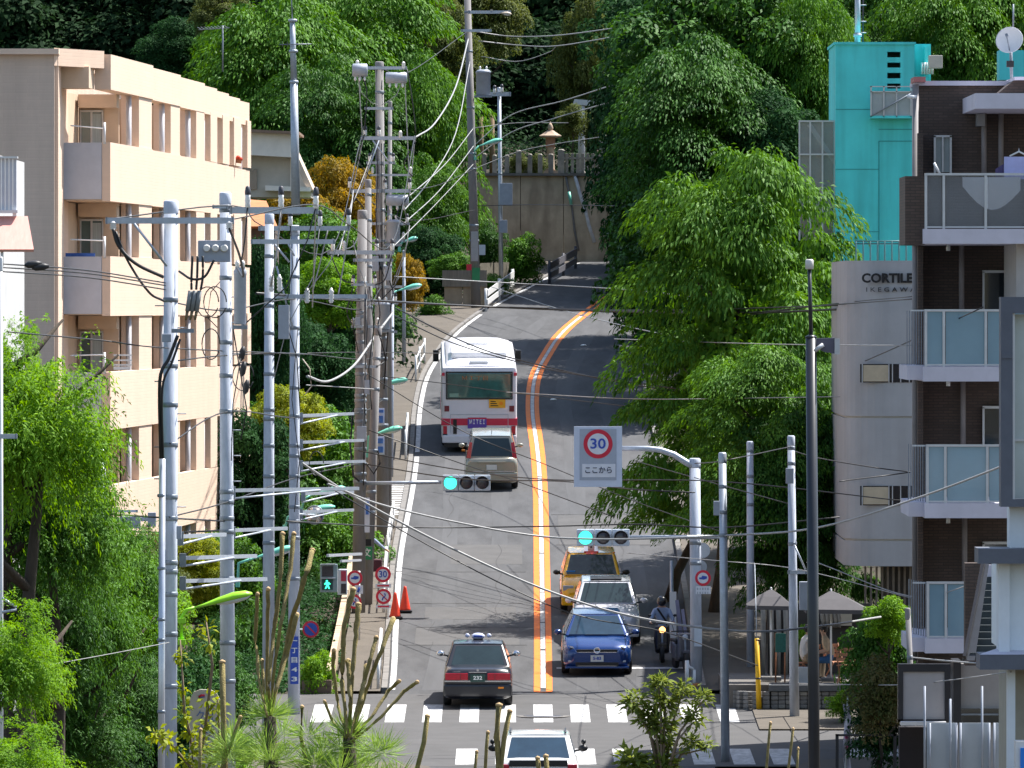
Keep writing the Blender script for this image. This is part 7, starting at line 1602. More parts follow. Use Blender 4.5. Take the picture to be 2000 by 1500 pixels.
# ------------------------------------------------------------------ people
SKIN = mat('skin', (.42, .25, .17), .6, .06, 6); HAIR = mat('hair_black', (.012, .010, .010), .5, .2, 20)
def person(label, loc, rz, J, zones, cloths, hair=True, rx=0.0, scale=1.0):
    """J: joint positions; zones: function(local point, bone) -> material index; one skinned body"""
    t = thing('person', label, 'person', loc, rz)
    edges = [('pelvis', 'spine'), ('spine', 'chest'), ('chest', 'neck'), ('neck', 'head'), ('head', 'crown'), ('head', 'chin')]
    rad = {'pelvis': .145, 'spine': .13, 'chest': .155, 'neck': .056, 'head': .088, 'crown': .078, 'chin': .055}
    for s_ in 'LR':
        edges += [('chest', 'sh' + s_), ('sh' + s_, 'el' + s_), ('el' + s_, 'wr' + s_), ('wr' + s_, 'hand' + s_), ('pelvis', 'hip' + s_), ('hip' + s_, 'kn' + s_), ('kn' + s_, 'an' + s_), ('an' + s_, 'toe' + s_)]
        rad.update({'sh' + s_: .075, 'el' + s_: .047, 'wr' + s_: .034, 'hand' + s_: .040, 'hip' + s_: .10, 'kn' + s_: .065, 'an' + s_: .045, 'toe' + s_: .038})
        edges += [('hand' + s_, 'thumb' + s_)] + [('hand' + s_, 'fin%d%s' % (k, s_)) for k in range(4)]
        w, h = Vector(J['wr' + s_]), Vector(J['hand' + s_]); ax_ = (h - w).normalized(); sd = ax_.cross(Vector((.3, .2, 1))).normalized()
        J['thumb' + s_] = tuple(h + ax_ * .03 + sd * .06)
        for k in range(4): J['fin%d%s' % (k, s_)] = tuple(h + ax_ * (.09 - .008 * abs(k - 1)) + sd * (.03 - .02 * k)); rad['fin%d%s' % (k, s_)] = .009
        rad['thumb' + s_] = .011
    names = list(J.keys()); idx = {n: i for i, n in enumerate(names)}
    me = bpy.data.meshes.new('body'); me.from_pydata([J[n] for n in names], [(idx[a], idx[b]) for a, b in edges], [])
    o = bpy.data.objects.new('body', me); COL.objects.link(o)
    md = o.modifiers.new('skin', 'SKIN'); sk = me.skin_vertices[0].data
    for n in names: sk[idx[n]].radius = (rad[n], rad[n]); sk[idx[n]].use_root = (n == 'pelvis')
    ss = o.modifiers.new('sub', 'SUBSURF'); ss.levels = ss.render_levels = 2
    dg = bpy.context.evaluated_depsgraph_get(); m2 = bpy.data.meshes.new_from_object(o.evaluated_get(dg)); bpy.data.objects.remove(o)
    m2.materials.clear()
    for c in [SKIN] + cloths: m2.materials.append(c)
    P = {n: Vector(J[n]) for n in names}
    for p in m2.polygons:
        c = Vector(p.center); best = None
        for a, b in edges:
            ab = P[b] - P[a]; u = max(0, min(1, (c - P[a]).dot(ab) / max(ab.length_squared, 1e-9))); dd_ = (c - P[a] - ab * u).length
            if best is None or dd_ < best[0]: best = (dd_, a, b)
        p.material_index = zones(best[1], best[2]); p.use_smooth = True
    body = bpy.data.objects.new('body', m2); COL.objects.link(body); body.parent = t
    hd, cr = P['head'], P['crown']; f_ = (P['chin'] - hd); f_ = Vector((f_.x, f_.y, 0)).normalized() if f_.length > 0 else Vector((0, -1, 0))
    if hair: MB().sphere(hd + (cr - hd) * .55 - f_ * .025, .105, 14, 10, (.92, 1.0, 1.05)).build('hair', HAIR, t, local=True)
    sd = f_.cross(Vector((0, 0, 1)))
    for s_ in (1, -1): MB().sphere(hd + f_ * .085 + sd * (.033 * s_) + Vector((0, 0, .01)), .010, 8, 6).build('eye', INK, t, local=True); MB().sphere(hd + sd * (.095 * s_), .024, 8, 6, (.5, .7, 1.2)).build('ear', SKIN, t, local=True)
    MB().cyl(hd + f_ * .085 - Vector((0, 0, .0)), hd + f_ * .115 - Vector((0, 0, .03)), .008, .014, 6).build('nose', SKIN, t, local=True); MB().box(hd + f_ * .082 - Vector((0, 0, .055)), (.04, .012, .009)).build('mouth', mat('lips', (.3, .10, .09), .6, 0), t, local=True)
    return t
def zone_std(short=False):
    def z(a, b):
        if b in ('neck', 'head', 'crown', 'chin') and a != 'spine' and a != 'pelvis' : return 0 if a != 'chest' else 1
        if b[:2] in ('th', 'fi', 'ha') : return 0
        if b[:2] == 'wr': return 0 if short else 1
        if b[:2] in ('sh', 'el') or b in ('spine', 'chest'): return 1
        if b[:3] == 'toe': return 3
        return 2
    return z
def seated(h=.48, lean=.05):
    return {'pelvis': (0, .05, h + .10), 'spine': (0, .08, h + .28), 'chest': (0, .05 - lean, h + .50), 'neck': (0, -lean, h + .67), 'head': (0, -.02 - lean, h + .79), 'crown': (0, -.01 - lean, h + .87), 'chin': (0, -.07 - lean, h + .745),
            'shL': (-.19, .03 - lean, h + .57), 'elL': (-.25, -.05, h + .30), 'wrL': (-.17, -.27, h + .25), 'handL': (-.14, -.34, h + .24), 'shR': (.19, .03 - lean, h + .57), 'elR': (.25, -.05, h + .30), 'wrR': (.17, -.27, h + .25), 'handR': (.14, -.34, h + .24),
            'hipL': (-.10, 0, h + .07), 'knL': (-.13, -.42, h + .05), 'anL': (-.13, -.38, .08), 'toeL': (-.14, -.52, .04), 'hipR': (.10, 0, h + .07), 'knR': (.13, -.42, h + .05), 'anR': (.13, -.40, .08), 'toeR': (.14, -.54, .04)}
CLBL = mat('cloth_pale_blue', (.26, .32, .46), .9, .1, 8); CLDK = mat('cloth_dark', (.015, .015, .018), .9, .2, 8); CLJN = mat('cloth_jeans', (.03, .09, .20), .9, .2, 8); CLWH = mat('cloth_white', (.62, .60, .58), .9, .08, 8); CLOR = mat('cloth_tan', (.40, .30, .2), .9, .1, 8); SHOE = mat('shoe_dark', (.02, .02, .02), .6, .2, 8)
# scooter and rider coming towards the camera
def scooter(name, label, x, d, m, rz=0.0, lit=None):
    t = thing(name, label, 'scooter', (x, d, G(d) + .01), rz)
    for y in (-.62, .62):
        w_ = MB().lathe((-.055, y, .24), [(.15, 0), (.22, .0), (.24, .03), (.24, .08), (.22, .11), (.15, .11)], 18, axis=(1, 0, 0)).build('wheel', TYRE, t, local=True); MB().lathe((-.03, y, .24), [(.14, 0), (.05, .02), (.05, .04), (.14, .06)], 12, axis=(1, 0, 0)).build('rim', RIM, w_, local=True)
    MB().loft([[(sx * w, y, z) for sx, z in ((-1, z0), (1, z0), (1, z1), (-1, z1))] for y, w, z0, z1 in ((-.50, .14, .35, .95), (-.44, .19, .28, .98), (-.38, .17, .25, .96))], smooth=False).build('front_shield', m, t, local=True, bevel=.03)
    bx(t, 'floorboard', TRIM, (-.15, -.42, .24), (.15, .1, .30), .02); MB().loft([[(sx * w, y, z) for sx, z in ((-1, z0), (1, z0), (1, z1), (-1, z1))] for y, w, z0, z1 in ((.05, .14, .28, .66), (.3, .17, .3, .72), (.8, .10, .45, .74))], smooth=False).build('tail_body', m, t, local=True, bevel=.03)
    bx(t, 'seat', TRIM, (-.14, .02, .72), (.14, .72, .80), .03); MB().tube([(-.33, -.30, 1.0), (-.15, -.40, 1.02), (.15, -.40, 1.02), (.33, -.30, 1.0)], .018, 6).build('handlebar', TRIM, t, local=True)
    MB().prism([(-.09, -.72, .46), (.09, -.72, .46), (.09, -.48, .50), (-.09, -.48, .50)], (0, 0, .05)).build('front_fender', m, t, local=True)
    MB().cyl((0, -.46, .95), (0, -.62, .26), .03, n=8).build('fork', DGALV, t, local=True)
    MB().lathe((0, -.50, .86), [(.085, 0), (.07, .02), (0, .035)], 16, axis=(0, -1, .1)).build('headlight', lit or CLEARL, t, local=True)
    for s_ in (1, -1): MB().cyl((s_ * .26, -.36, 1.0), (s_ * .32, -.38, 1.2), .008, n=5).build('mirror_stalk', TRIM, t, local=True); MB().sphere((s_ * .33, -.38, 1.23), .05, 8, 6, (1, .4, .7)).build('mirror', TRIM, t, local=True)
    return t
xs_ = XX(1293, 213.5)
scooter('motor_scooter', 'dark scooter with its orange headlight on beside the blue car', xs_, 213.6, mat('scooter_dark', (.015, .015, .02), .35, .1, 5, coat=.5), 0, mat('headlight_lit', (1.0, .42, .12), .3, 0, emit=2.2))
J = seated(.76, .04); J.update({'knL': (-.16, -.36, .62), 'anL': (-.14, -.22, .36), 'toeL': (-.15, -.36, .31), 'knR': (.16, -.36, .62), 'anR': (.14, -.22, .36), 'toeR': (.15, -.36, .31), 'elL': (-.30, -.12, 1.08), 'wrL': (-.30, -.30, 1.04), 'handL': (-.29, -.36, 1.03), 'elR': (.30, -.12, 1.08), 'wrR': (.30, -.30, 1.04), 'handR': (.29, -.36, 1.03)})
J = {k: (v[0], v[1] + .18, v[2]) if k not in ('wrL', 'handL', 'wrR', 'handR', 'toeL', 'toeR', 'anL', 'anR') else (v[0], v[1] + .06, v[2]) for k, v in J.items()}
rd = person('scooter rider in a pale blue shirt with dark trousers and dark helmet', (xs_, 213.6, G(213.6) + .01), 0, J, zone_std(), [CLBL, CLDK, SHOE], hair=False)
MB().sphere((0, .12, 1.585), .14, 16, 10, (.95, 1.05, 1.0)).build('helmet', mat('helmet_black', (.015, .015, .018), .3, .1, 5, coat=.6), rd, local=True); MB().bar((-.12, .02, 1.40), (.12, -.04, 1.05), .02, .05).build('bag_strap', CLDK, rd, local=True)
scooter('motor_scooter', 'pale grey scooter parked beside the signal pole', XX(1330, 211.5), 211.6, mat('scooter_grey', (.10, .10, .12), .35, .1, 5, coat=.5), .2)
mb = MB(); mb.box2((XX(1308, 216), 216, G(216)), (XX(1321, 216), 216.1, ZZ(1156, 216))); mb.solo('white_marker_panel', WHITE, 'tall white marker panel behind the scooter rider', 'panel')
mb = MB(); mb.cyl((XX(1312, 217), 217, G(217)), W(1312, 1095, 217), .05, n=10); mb.solo('marker_post', GALV, 'slim grey post above the white marker panel', 'post')
for k, (px, t_, w_, d) in enumerate(((1322, 1172, 7, 214), (1333, 1190, 6, 213))):
    MB().bar((XX(px + 14, d), d, G(d)), W(px, t_, d), .06, S(w_, d)).solo('leaning_board', mat('board_violet', (.28, .26, .36), .7, .1, 5), ['narrow leaning board left of the signal pole, upper', 'narrow leaning board left of the signal pole, lower'][k], 'board')
# pedestrian behind the school-zone pole holding out one arm, with a bicycle
Jw = {'pelvis': (0, 0, .95), 'spine': (0, 0, 1.12), 'chest': (0, -.01, 1.32), 'neck': (0, -.02, 1.50), 'head': (0, -.03, 1.61), 'crown': (0, -.02, 1.69), 'chin': (0, -.09, 1.565),
      'shL': (-.19, 0, 1.42), 'elL': (-.26, -.02, 1.14), 'wrL': (-.24, -.14, .94), 'handL': (-.24, -.18, .87), 'shR': (.19, 0, 1.42), 'elR': (.36, -.08, 1.27), 'wrR': (.52, -.16, 1.14), 'handR': (.58, -.19, 1.10),
      'hipL': (-.1, 0, .92), 'knL': (-.11, -.03, .5), 'anL': (-.11, .02, .09), 'toeL': (-.12, -.12, .04), 'hipR': (.1, 0, .92), 'knR': (.12, -.1, .5), 'anR': (.12, -.02, .09), 'toeR': (.13, -.16, .04)}
person('person in a pale blue sleeve reaching out from behind the school zone pole', (XX(716, 231.5), 231.5, G(231.5) + .035), .1, Jw, zone_std(), [CLBL, CLDK, SHOE])
bag = MB().box((XX(736, 230.6), 230.6, G(230.6) + .82), (.3, .3, .34)).solo('shopping_bag', mat('bag_maroon', (.07, .02, .03), .8, .2, 6), 'dark maroon bag beside the reaching person', 'bag', bevel=.05)

# ------------------------------------------------------------------ cafe terrace
TERZ = ZZ(1338, 201); DT = 201.0
wl_ = thing('block_wall', 'low stone block wall edging the cafe terrace', 'wall', (XX(1590, DT), DT, -.15))
BLK1 = mat('block_stone', (.16, .155, .15), .9, .2, 3, bump=.4); BLK2 = mat('block_stone_pale', (.22, .21, .19), .9, .2, 3, bump=.4)
x0, x1 = XX(1506, DT), XX(1690, DT); nb_ = 13; bw_ = (x1 - x0) / nb_; zb_ = G(DT) - .05; nr = 5; bh_ = (TERZ - .16 - zb_) / nr
MB().box2((x0 - .01, DT + .12, zb_ - .2), (x1 + .01, DT + .5, TERZ - .14)).build('core', mat('mortar', (.05, .05, .05), .95, .2, 5), wl_)
bm_ = [MB().box((0, 0, 0), (bw_ * .93, .22, bh_ * .90)).mesh('stone_block', m_3, bevel=.012) for m_3 in (BLK1, BLK2)]
for r_i in range(nr):
    for k in range(nb_):
        o = bpy.data.objects.new('stone_block', bm_[(k * 7 + r_i * 3) % 5 == 0]); COL.objects.link(o); o.parent = wl_
        o.location = Vector((x0 + bw_ * (k + .5), DT + .11 + .015 * ((k * 5 + r_i * 7) % 3), zb_ + bh_ * (r_i + .5))) - wl_.location
for k in range(6):      # rounded left end
    a = math.pi / 2 * k / 5; 
    for r_i in range(nr):
        o = bpy.data.objects.new('stone_block', bm_[0]); COL.objects.link(o); o.parent = wl_; o.rotation_euler = (0, 0, -a - .2)
        o.location = Vector((x0 - .75 * math.sin(a) - .1, DT + .86 - .75 * math.cos(a), zb_ + bh_ * (r_i + .5))) - wl_.location
MB().box2((x0 - .05, DT - .04, TERZ - .15), (x1 + .05, DT + .55, TERZ)).build('coping', mat('coping_dark', (.10, .105, .11), .85, .15, 3), wl_)
tf = MB().box2((XX(1440, DT) - .3, DT + .56, G(DT)), (XX(1760, DT), DT + 7, TERZ - .02)).build('terrace', mat('terrace_paving', (.12, .11, .10), .9, .2, 2)); props(tf, kind='structure')
def umbrella(label, apex, l, r, rim_y, d, m, square=True):
    t = thing('parasol', label, 'parasol', (XX(apex[0], d), d, TERZ)); c = W(*apex, d); hw = S((r - l) / 2, d); cx_ = XX((l + r) / 2, d); zr = ZZ(rim_y, d)
    mb = MB(); n = 4 if square else 8; rim = [(cx_ + hw * 1.0 * math.cos(a), d + hw * 1.0 * math.sin(a), zr) for a in [math.pi / 4 + 2 * math.pi * k / 4 for k in range(4)]] if False else [(cx_ - hw, d - hw, zr), (cx_ + hw, d - hw, zr - .02), (cx_ + hw, d + hw, zr), (cx_ - hw, d + hw, zr)]
    mids = [Vector(rim[i]).lerp(c, .5) + Vector((0, 0, .02)) for i in range(4)]
    low = [(p[0], p[1], p[2] - .10) for p in rim]
    vs = [c] + mids + [Vector(p) for p in rim] + [Vector(p) for p in low]; fs = []
    for i in range(4):
        j = (i + 1) % 4; fs += [(0, 1 + i, 1 + j), (1 + i, 5 + i, 5 + j, 1 + j), (5 + i, 9 + i, 9 + j, 5 + j)]
    mb.add(vs, fs); mb.build('canopy', m, t)
    MB().cyl((c.x, d, TERZ), c, .025, n=8).build('pole', WHITE, t); MB().sphere(c + Vector((0, 0, .015)), .028, 8, 6).build('finial', WHITE, t)
    MB().box((c.x, d, TERZ + .06), (.5, .5, .1)).build('base', KERB, t, bevel=.02)
    for p in rim: MB().cyl(c - Vector((0, 0, .1)), Vector(p) - Vector((0, 0, .03)), .012, n=5).build('rib', DGALV, t)
    return t
UMB = mat('parasol_taupe', (.085, .08, .085), .9, .08, 4)
umbrella('taupe parasol nearer the yellow sleeve on the cafe terrace', (1506, 1150), 1458, 1547, 1181, 203.2, UMB); umbrella('taupe parasol behind the black lamp post on the cafe terrace', (1623, 1153), 1572, 1694, 1188, 202.6, UMB)
WD = mat('chair_wood', (.34, .15, .08), .7, .2, 6, stretch=(1, 1, 4))
def chair(label, px, d, rz, m):
    t = thing('terrace_chair', label, 'chair', (XX(px, d), d, TERZ), rz, group='terrace chairs')
    for k in range(4): bx(t, 'seat_slat', m, (-.22, -.20 + k * .105, .43), (.22, -.11 + k * .105, .455))
    for k in range(3): bx(t, 'back_slat', m, (-.22, .21 + k * .012, .55 + k * .12), (.22, .235 + k * .012, .64 + k * .12))
    for s_ in (1, -1):
        MB().bar((s_ * .215, -.24, 0), (s_ * .215, .26, .90), .025, .035).build('leg', m, t, local=True); MB().bar((s_ * .19, .24, 0), (s_ * .19, -.22, .44), .025, .035).build('leg', m, t, local=True)
    return t
chair('wooden folding chair with a plank back, at the terrace edge', 1654, 202.0, 2.9, WD); chair('wooden folding chair under the seated guest', 1577, 203.4, -1.2, WD); chair('wooden folding chair behind the parasol pole', 1632, 203.9, .5, WD)
def table(label, px, d):
    t = thing('terrace_table', label, 'table', (XX(px, d), d, TERZ)); x = XX(px, d)
    MB().lathe((x, d, TERZ + .68), [(.34, 0), (.36, .015), (.36, .03), (.34, .04)], 20).build('table_top', WHITE, t); MB().cyl((x, d, TERZ + .03), (x, d, TERZ + .68), .03, n=8).build('leg', DARKMETAL, t); MB().lathe((x, d, TERZ), [(.24, 0), (.24, .02), (.05, .04)], 16).build('foot', DARKMETAL, t)
table('small round terrace table between the guests', 1598, 203.5)
bb = thing('white_planter', 'white planter box on the terrace edge', 'planter', (XX(1570, 201.8), 201.8, TERZ)); MB().box2((XX(1560, 201.8), 201.7, TERZ), (XX(1592, 201.8), 202.0, ZZ(1303, 201.8))).build('box', mat('planter_pale', (.40, .42, .44), .7, .1, 4), bb)
person('cafe guest in a white shirt seated left of the black lamp post', (XX(1575, 203.4), 203.4, TERZ), 1.9, seated(.46), zone_std(True), [CLWH, CLOR, SHOE])
person('cafe guest in blue jeans seated right of the black lamp post', (XX(1618, 203.1), 203.1, TERZ), -1.5, seated(.46, .12), zone_std(True), [CLOR, CLJN, SHOE])
mn = thing('menu_board', 'green chalk menu board standing on the terrace', 'menu board', (XX(1524, 202.3), 202.3, TERZ)); MB().box2((XX(1514, 202.3), 202.3, ZZ(1274, 202.3)), (XX(1535, 202.3), 202.35, ZZ(1237, 202.3))).build('board', mat('chalk_green', (.02, .10, .085), .8, .3, 20), mn)
for px in (1515, 1533): MB().cyl((XX(px, 202.35), 202.36, TERZ), (XX(px, 202.35), 202.36, ZZ(1237, 202.3)), .02, n=6).build('leg', WD, mn)
cw = thing('cafe_front', 'cafe front with pale curtains behind the parasols', 'shop front', (XX(1560, 207), 207, TERZ))
MB().box2((XX(1500, 207), 207.2, TERZ), (XX(1700, 207), 207.6, ZZ(1180, 207))).build('wall', mat('cafe_dark', (.045, .04, .035), .8, .2, 2), cw)
for k, px in enumerate((1490, 1506, 1520, 1534, 1606, 1614, 1622, 1630, 1638)): MB().tube([W(px, 1325 if k < 4 else 1225, 207), W(px + 2, 1260 if k < 4 else 1210, 207.05), W(px, 1190, 207)], .07, 6).build('curtain', mat('curtain_pale', (.28, .25, .21), .9, .15, 5), cw)
MB().box2((XX(1642, 207), 207.0, ZZ(1222, 207)), (XX(1664, 207), 207.15, ZZ(1186, 207))).build('cream_panel', mat('cream_panel', (.42, .36, .27), .8, .1, 3), cw)
bn = thing('flag_banner', 'white advertising flag banner on a pole at the corner', 'banner', (XX(1652, 182), 182, G(182)))
MB().cyl((XX(1650, 182), 182, G(182) - .3), W(1656, 1358, 182), .02, n=6).build('pole', WHITE, bn)
mb = MB(); vs = []; fs = []
for i in range(10):
    for j in range(4): vs.append(W(1646 + i * .4 + j * 4.5 + 2 * math.sin(i * .8), 1375 + i * 16, 182 + .08 * math.sin(i * .9 + j)))
for i in range(9):
    for j in range(3): fs.append((i * 4 + j, i * 4 + j + 1, (i + 1) * 4 + j + 1, (i + 1) * 4 + j))
mb.add(vs, fs, smooth=True); mb.build('cloth', mat('banner_cloth', (.55, .50, .56), .9, .12, 4), bn)
for k, y in enumerate((1440, 1460)): MB().disc(W(1653 + k, y, 181.85), .04, (0, -1, 0), 10).build('print_mark', mat('print_pink', (.6, .10, .25), .8, .1, 4), bn)
sg = thing('glass_kiosk', 'small dark framed showcase beside the flag banner', 'showcase', (XX(1690, 180), 180, G(180)))
for px in (1632, 1745): MB().box2((XX(px, 180), 180, G(180) - .3), (XX(px + 6, 180), 180.1, ZZ(1434, 180))).build('post', DARKMETAL, sg)
MB().box2((XX(1632, 180), 180, ZZ(1438, 180)), (XX(1750, 180), 180.1, ZZ(1434, 180))).build('rail', DARKMETAL, sg)
fp = thing('wall_planter', 'low brick planter holding the bright corner shrub', 'planter', (XX(618, 206), 206, G(206))); 
for k in range(2):
    MB().box2((XX(590, 206) + .0, 205.6, G(206) + k * .16), (XX(648, 206), 206.2, G(206) + k * .16 + .155)).build('course', mat('planter_brick', (.16, .11, .08), .9, .2, 5), fp)
gw = thing('garden_wall', 'low orange-tan garden wall along the left sidewalk', 'garden wall', (XX(655, 215), 215, G(215)))
for k in range(8):
    d = 207 + k * 5; x = -4.55
    MB().prism([(x - .15, d, G(d) - .1), (x + .0, d, G(d) - .1), (x, d + 4.95, G(d + 4.95) - .1), (x - .15, d + 4.95, G(d + 4.95) - .1)], (0, 0, .55)).build('wall_panel', WALLC, gw)

# ------------------------------------------------------------------ foreground plants near the camera
CAND = mat('pine_shoot_bark', (.24, .19, .08), .9, .25, 60, bump=.5, col2=(.36, .29, .11)); CUT = mat('cut_wood', (.48, .33, .17), .9, .15, 60)
DP = 23.0
def needles(mbv, c, n, L_, rng, up=.3):
    u = sphere_dirs(n, rng); u[:, 2] = u[:, 2] * .8 + up; u = _n(u)
    p = np.repeat(np.array(c)[None], n, 0) + u * .01; nr = rng.normal(size=(n, 3))
    l = rng.uniform(.6, 1.1, n) * L_
    V, _ = leaf_quads(p, u, nr, l, np.full(n, .0022)); mbv.append(V)
def pine(label, stem, whorl, shoots, seed, nn=260):
    rng = np.random.default_rng(seed); b = W(*stem, DP)
    t = thing('pine_tree', label, 'pine tree', (b.x, DP, 5.0), group='pruned pines in the foreground')
    wc_ = W(*whorl, DP); MB().tube([Vector((b.x, DP, 5.0)), b, wc_], [.05, .022, .017], 10).build('trunk', BARK, t)
    for (pts, w) in shoots:
        P = [W(x, y, DP + rng.uniform(-.06, .06)) for x, y in pts]; r = S(w, DP) / 2 * .58
        Q = []; N_ = 18
        for i in range(N_ + 1):
            f_i = i / N_ * (len(P) - 1); j = min(int(f_i), len(P) - 2); Q.append(P[j].lerp(P[j + 1], f_i - j) + Vector(rng.normal(size=3)) * r * .12)
        o = MB().tube(Q, [r * (.6 + .42 * i / N_) * float(rng.uniform(.86, 1.16)) for i in range(N_ + 1)], 8).build('shoot', CAND, t)
        e = P[-1]; ax_ = (P[-1] - P[-2]).normalized(); MB().lathe(e - ax_ * .004, [(r * 1.12, 0), (r * 1.05, .006), (r * .4, .010), (0, .009)], 9, axis=ax_).build('cut_end', CUT, o)
    vs = []
    for k in range(16):
        q = W(whorl[0] + rng.uniform(-85, 95), whorl[1] + 20 + abs(rng.normal()) * 55, DP + rng.uniform(-.12, .12)); needles(vs, q, nn // 2, S(62, DP), rng, .45)
    needles(vs, wc_, nn, S(60, DP), rng, .6)
    V = np.concatenate(vs); o = bpy.data.objects.new('needles', fast_mesh('needles', V, np.arange(len(V)).reshape(-1, 4), [LM['pine']])); COL.objects.link(o); o.parent = t; o.location = -t.location; o['kind'] = 'stuff'
pine('pruned pine with upright bare shoots before the grey poles', (530, 1500), (527, 1400),
     ((((526, 1400), (525, 1340), (534, 1240), (548, 1130), (552, 1042)), 17), (((528, 1400), (534, 1320), (548, 1220), (566, 1120), (574, 1042)), 16), (((530, 1400), (545, 1320), (570, 1210), (598, 1120), (610, 1075)), 19), (((524, 1400), (520, 1330), (522, 1240), (524, 1150)), 15),
      (((522, 1400), (508, 1340), (498, 1250), (503, 1160)), 13), (((528, 1400), (538, 1350), (560, 1280), (580, 1200)), 16), (((525, 1398), (515, 1350), (512, 1290)), 12)), 31)
pine('pruned pine with a fan of bare shoots before the sidewalk', (682, 1500), (682, 1440),
     ((((680, 1440), (668, 1330), (672, 1220), (690, 1150)), 20), (((682, 1440), (688, 1320), (695, 1240), (700, 1180)), 20), (((684, 1440), (700, 1370), (722, 1290), (735, 1245)), 16), (((686, 1440), (715, 1350), (745, 1270), (768, 1208)), 17), (((678, 1440), (660, 1380), (650, 1300), (652, 1270)), 14),
      (((686, 1445), (725, 1400), (758, 1350), (780, 1330)), 13), (((688, 1448), (745, 1400), (790, 1350), (815, 1332)), 13), (((676, 1442), (650, 1410), (634, 1370)), 11), (((690, 1430), (705, 1370), (716, 1300)), 17), (((682, 1440), (684, 1370), (680, 1290)), 17)), 32)
def stick(label, pts, w, d=DP):
    P = [W(x, y, d) for x, y in pts]; r = S(w, d) / 2 * .75; t = thing('pine_shoot', label, 'pine shoot', Vector((P[0].x, d, P[0].z - .6)), group='bare pruned shoots in the foreground')
    MB().tube([P[0] - Vector((0, 0, .6))] + P, [r * 1.2] + [r] * len(P), 8).build('stem', CAND, t); ax_ = (P[-1] - P[-2]).normalized(); MB().lathe(P[-1] - ax_ * .004, [(r * 1.15, 0), (r * 1.1, .006), (0, .01)], 8, axis=ax_).build('cut_end', CUT, t)
for k, (pts, w) in enumerate(((((815, 1500), (828, 1450), (835, 1398)), 13), (((975, 1500), (970, 1440), (975, 1376)), 17), (((978, 1500), (985, 1440), (996, 1388)), 13), (((948, 1500), (950, 1460), (953, 1430)), 9), (((928, 1500), (931, 1468)), 8), (((1052, 1500), (1050, 1480)), 12), (((1068, 1500), (1066, 1476)), 13),
                              (((1540, 1500), (1546, 1450), (1549, 1424)), 7), (((1557, 1500), (1559, 1462)), 6), (((1497, 1500), (1502, 1440), (1505, 1412)), 7), (((440, 1510), (436, 1400), (434, 1292)), 15), (((430, 1510), (455, 1440), (470, 1400)), 10), (((390, 1510), (392, 1425)), 9), (((600, 1500), (588, 1440), (590, 1380)), 10))):
    stick('bare pruned shoot ' + ['curving up before the left crosswalk end', 'thick one left of the white car', 'slanting across the thick one left of the white car', 'thin one beside the far left mirror of the white car', 'short one at the bottom edge near the kerb', 'short one before the white car trunk, left', 'short one before the white car trunk, right', 'thin one left of the black lamp post', 'thin short one touching the black lamp post', 'thin one below the yellow sleeve', 'thick one before the tall grey pole foot', 'slanting one before the tall grey pole foot', 'thin one before the cream sign board', 'between the two pruned pines'][k], pts, w)
# loquat-like shrub
DLQ = 30.0; lq = thing('evergreen_sapling', 'young evergreen sapling with pale leaf rosettes in the foreground', 'sapling', (XX(1290, DLQ), DLQ, 5.5))
heads = ((1287, 1335, 30), (1238, 1372, 34), (1332, 1348, 26), (1372, 1362, 26), (1300, 1372, 34), (1268, 1392, 26), (1355, 1402, 30), (1290, 1418, 38), (1350, 1452, 28), (1377, 1455, 22), (1235, 1492, 44), (1292, 1495, 40), (1300, 1450, 28), (1258, 1408, 24))
stem0 = [W(1295, 1560, DLQ), W(1296, 1490, DLQ), W(1292, 1440, DLQ)]
for (x, y, r) in heads: MB().tube([Vector((XX(1292, DLQ), DLQ, 5.5)) if y < 1340 else W(1294, 1545, DLQ), W((x + 1294 * 1.3) / 2.3, (y + 1490 * 1.1) / 2.1, DLQ + random.uniform(-.05, .05)), W(x, y + 8, DLQ)], [.008, .005, .003], 6).build('branch', mat('sapling_bark', (.20, .15, .10), .9, .2, 40), lq)
rng = np.random.default_rng(77); vs = []
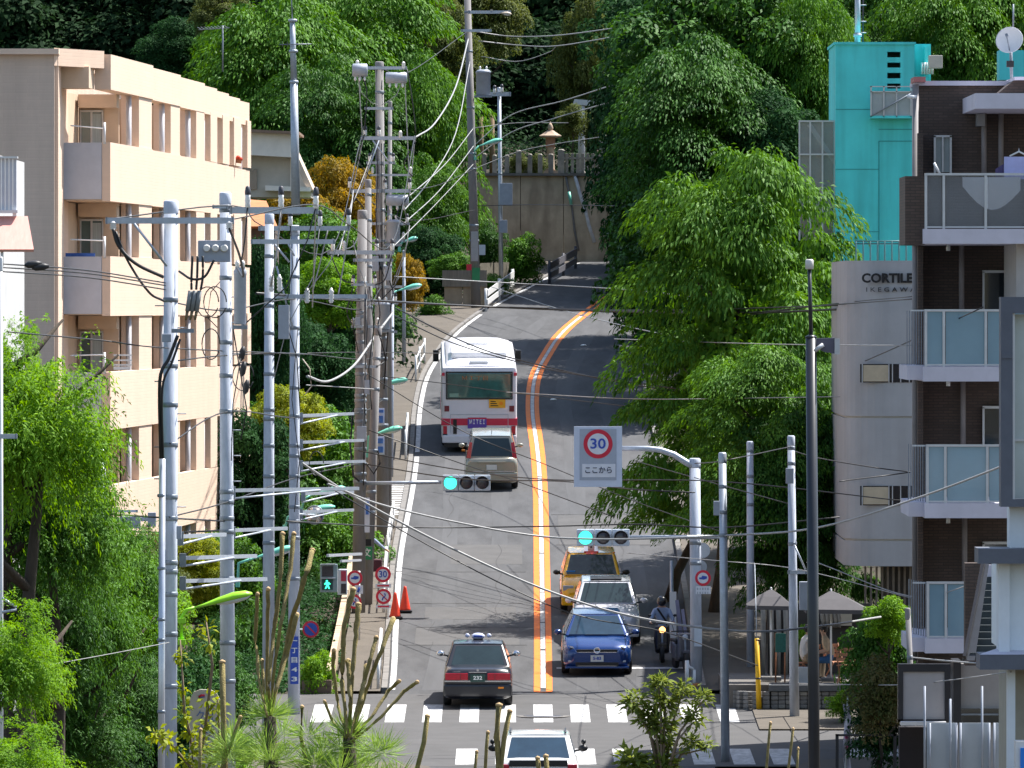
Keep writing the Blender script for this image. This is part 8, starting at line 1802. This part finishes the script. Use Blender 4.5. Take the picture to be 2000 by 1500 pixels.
for (x, y, r) in heads:
    n = int(r * 4.0); c = np.array(W(x, y, DLQ)); u = sphere_dirs(n, rng); u[:, 2] = u[:, 2] * .6 + .15; u = _n(u); rr = S(r, DLQ)
    p = c + u * rr * .22 + rng.normal(size=(n, 3)) * rr * .22; nr = np.array([0, 0, 1.0]) + rng.normal(size=(n, 3)) * .5
    l = rng.uniform(.55, 1.0, n) * rr * .8; V, _ = leaf_quads(p, u + np.array([0, 0, -.1]), nr, l, l * .34); vs.append(V)
V = np.concatenate(vs); o = bpy.data.objects.new('foliage', fast_mesh('foliage', V, np.arange(len(V)).reshape(-1, 4), [leaf_mat('leaf_sapling', (.075, .12, .025), (.30, .36, .07), trans=.35)])); COL.objects.link(o); o.parent = lq; o.location = -lq.location; o['kind'] = 'stuff'
# bright leafy twigs at the lower left
tw = thing('leafy_sapling', 'thin twigs with bright yellow-green leaves before the nearest pole foot', 'sapling', (XX(390, 45), 45, 3.6)); vs = []
for k, (pts) in enumerate((((380, 1520), (372, 1440), (360, 1390), (352, 1250)), ((385, 1520), (400, 1430), (415, 1300), (402, 1210)), ((390, 1520), (340, 1460), (300, 1430)), ((395, 1520), (430, 1460), (425, 1360)))):
    P = [W(x, y, 45 + random.uniform(-.2, .2)) for x, y in pts]; MB().tube([Vector((XX(390, 45), 45, 3.6))] + P, [.02] + [.009] * (len(P) - 1) + [.004], 5).build('twig', MATS['sapling_bark'], tw)
    for q in range(9):
        i = rng.integers(0, len(P) - 1); c = np.array(P[i].lerp(P[i + 1], float(rng.random()))); n = 16; u = sphere_dirs(n, rng); p = c + u * S(16, 45) * rng.random((n, 1)); V, _ = leaf_quads(p, u + np.array([0, 0, -.3]), np.array([0, -.3, 1.0]) + rng.normal(size=(n, 3)) * .5, rng.uniform(.6, 1.1, n) * S(17, 45), np.full(n, S(9, 45))); vs.append(V)
V = np.concatenate(vs); o = bpy.data.objects.new('foliage', fast_mesh('foliage', V, np.arange(len(V)).reshape(-1, 4), [LM['yellow']])); COL.objects.link(o); o.parent = tw; o.location = -tw.location; o['kind'] = 'stuff'
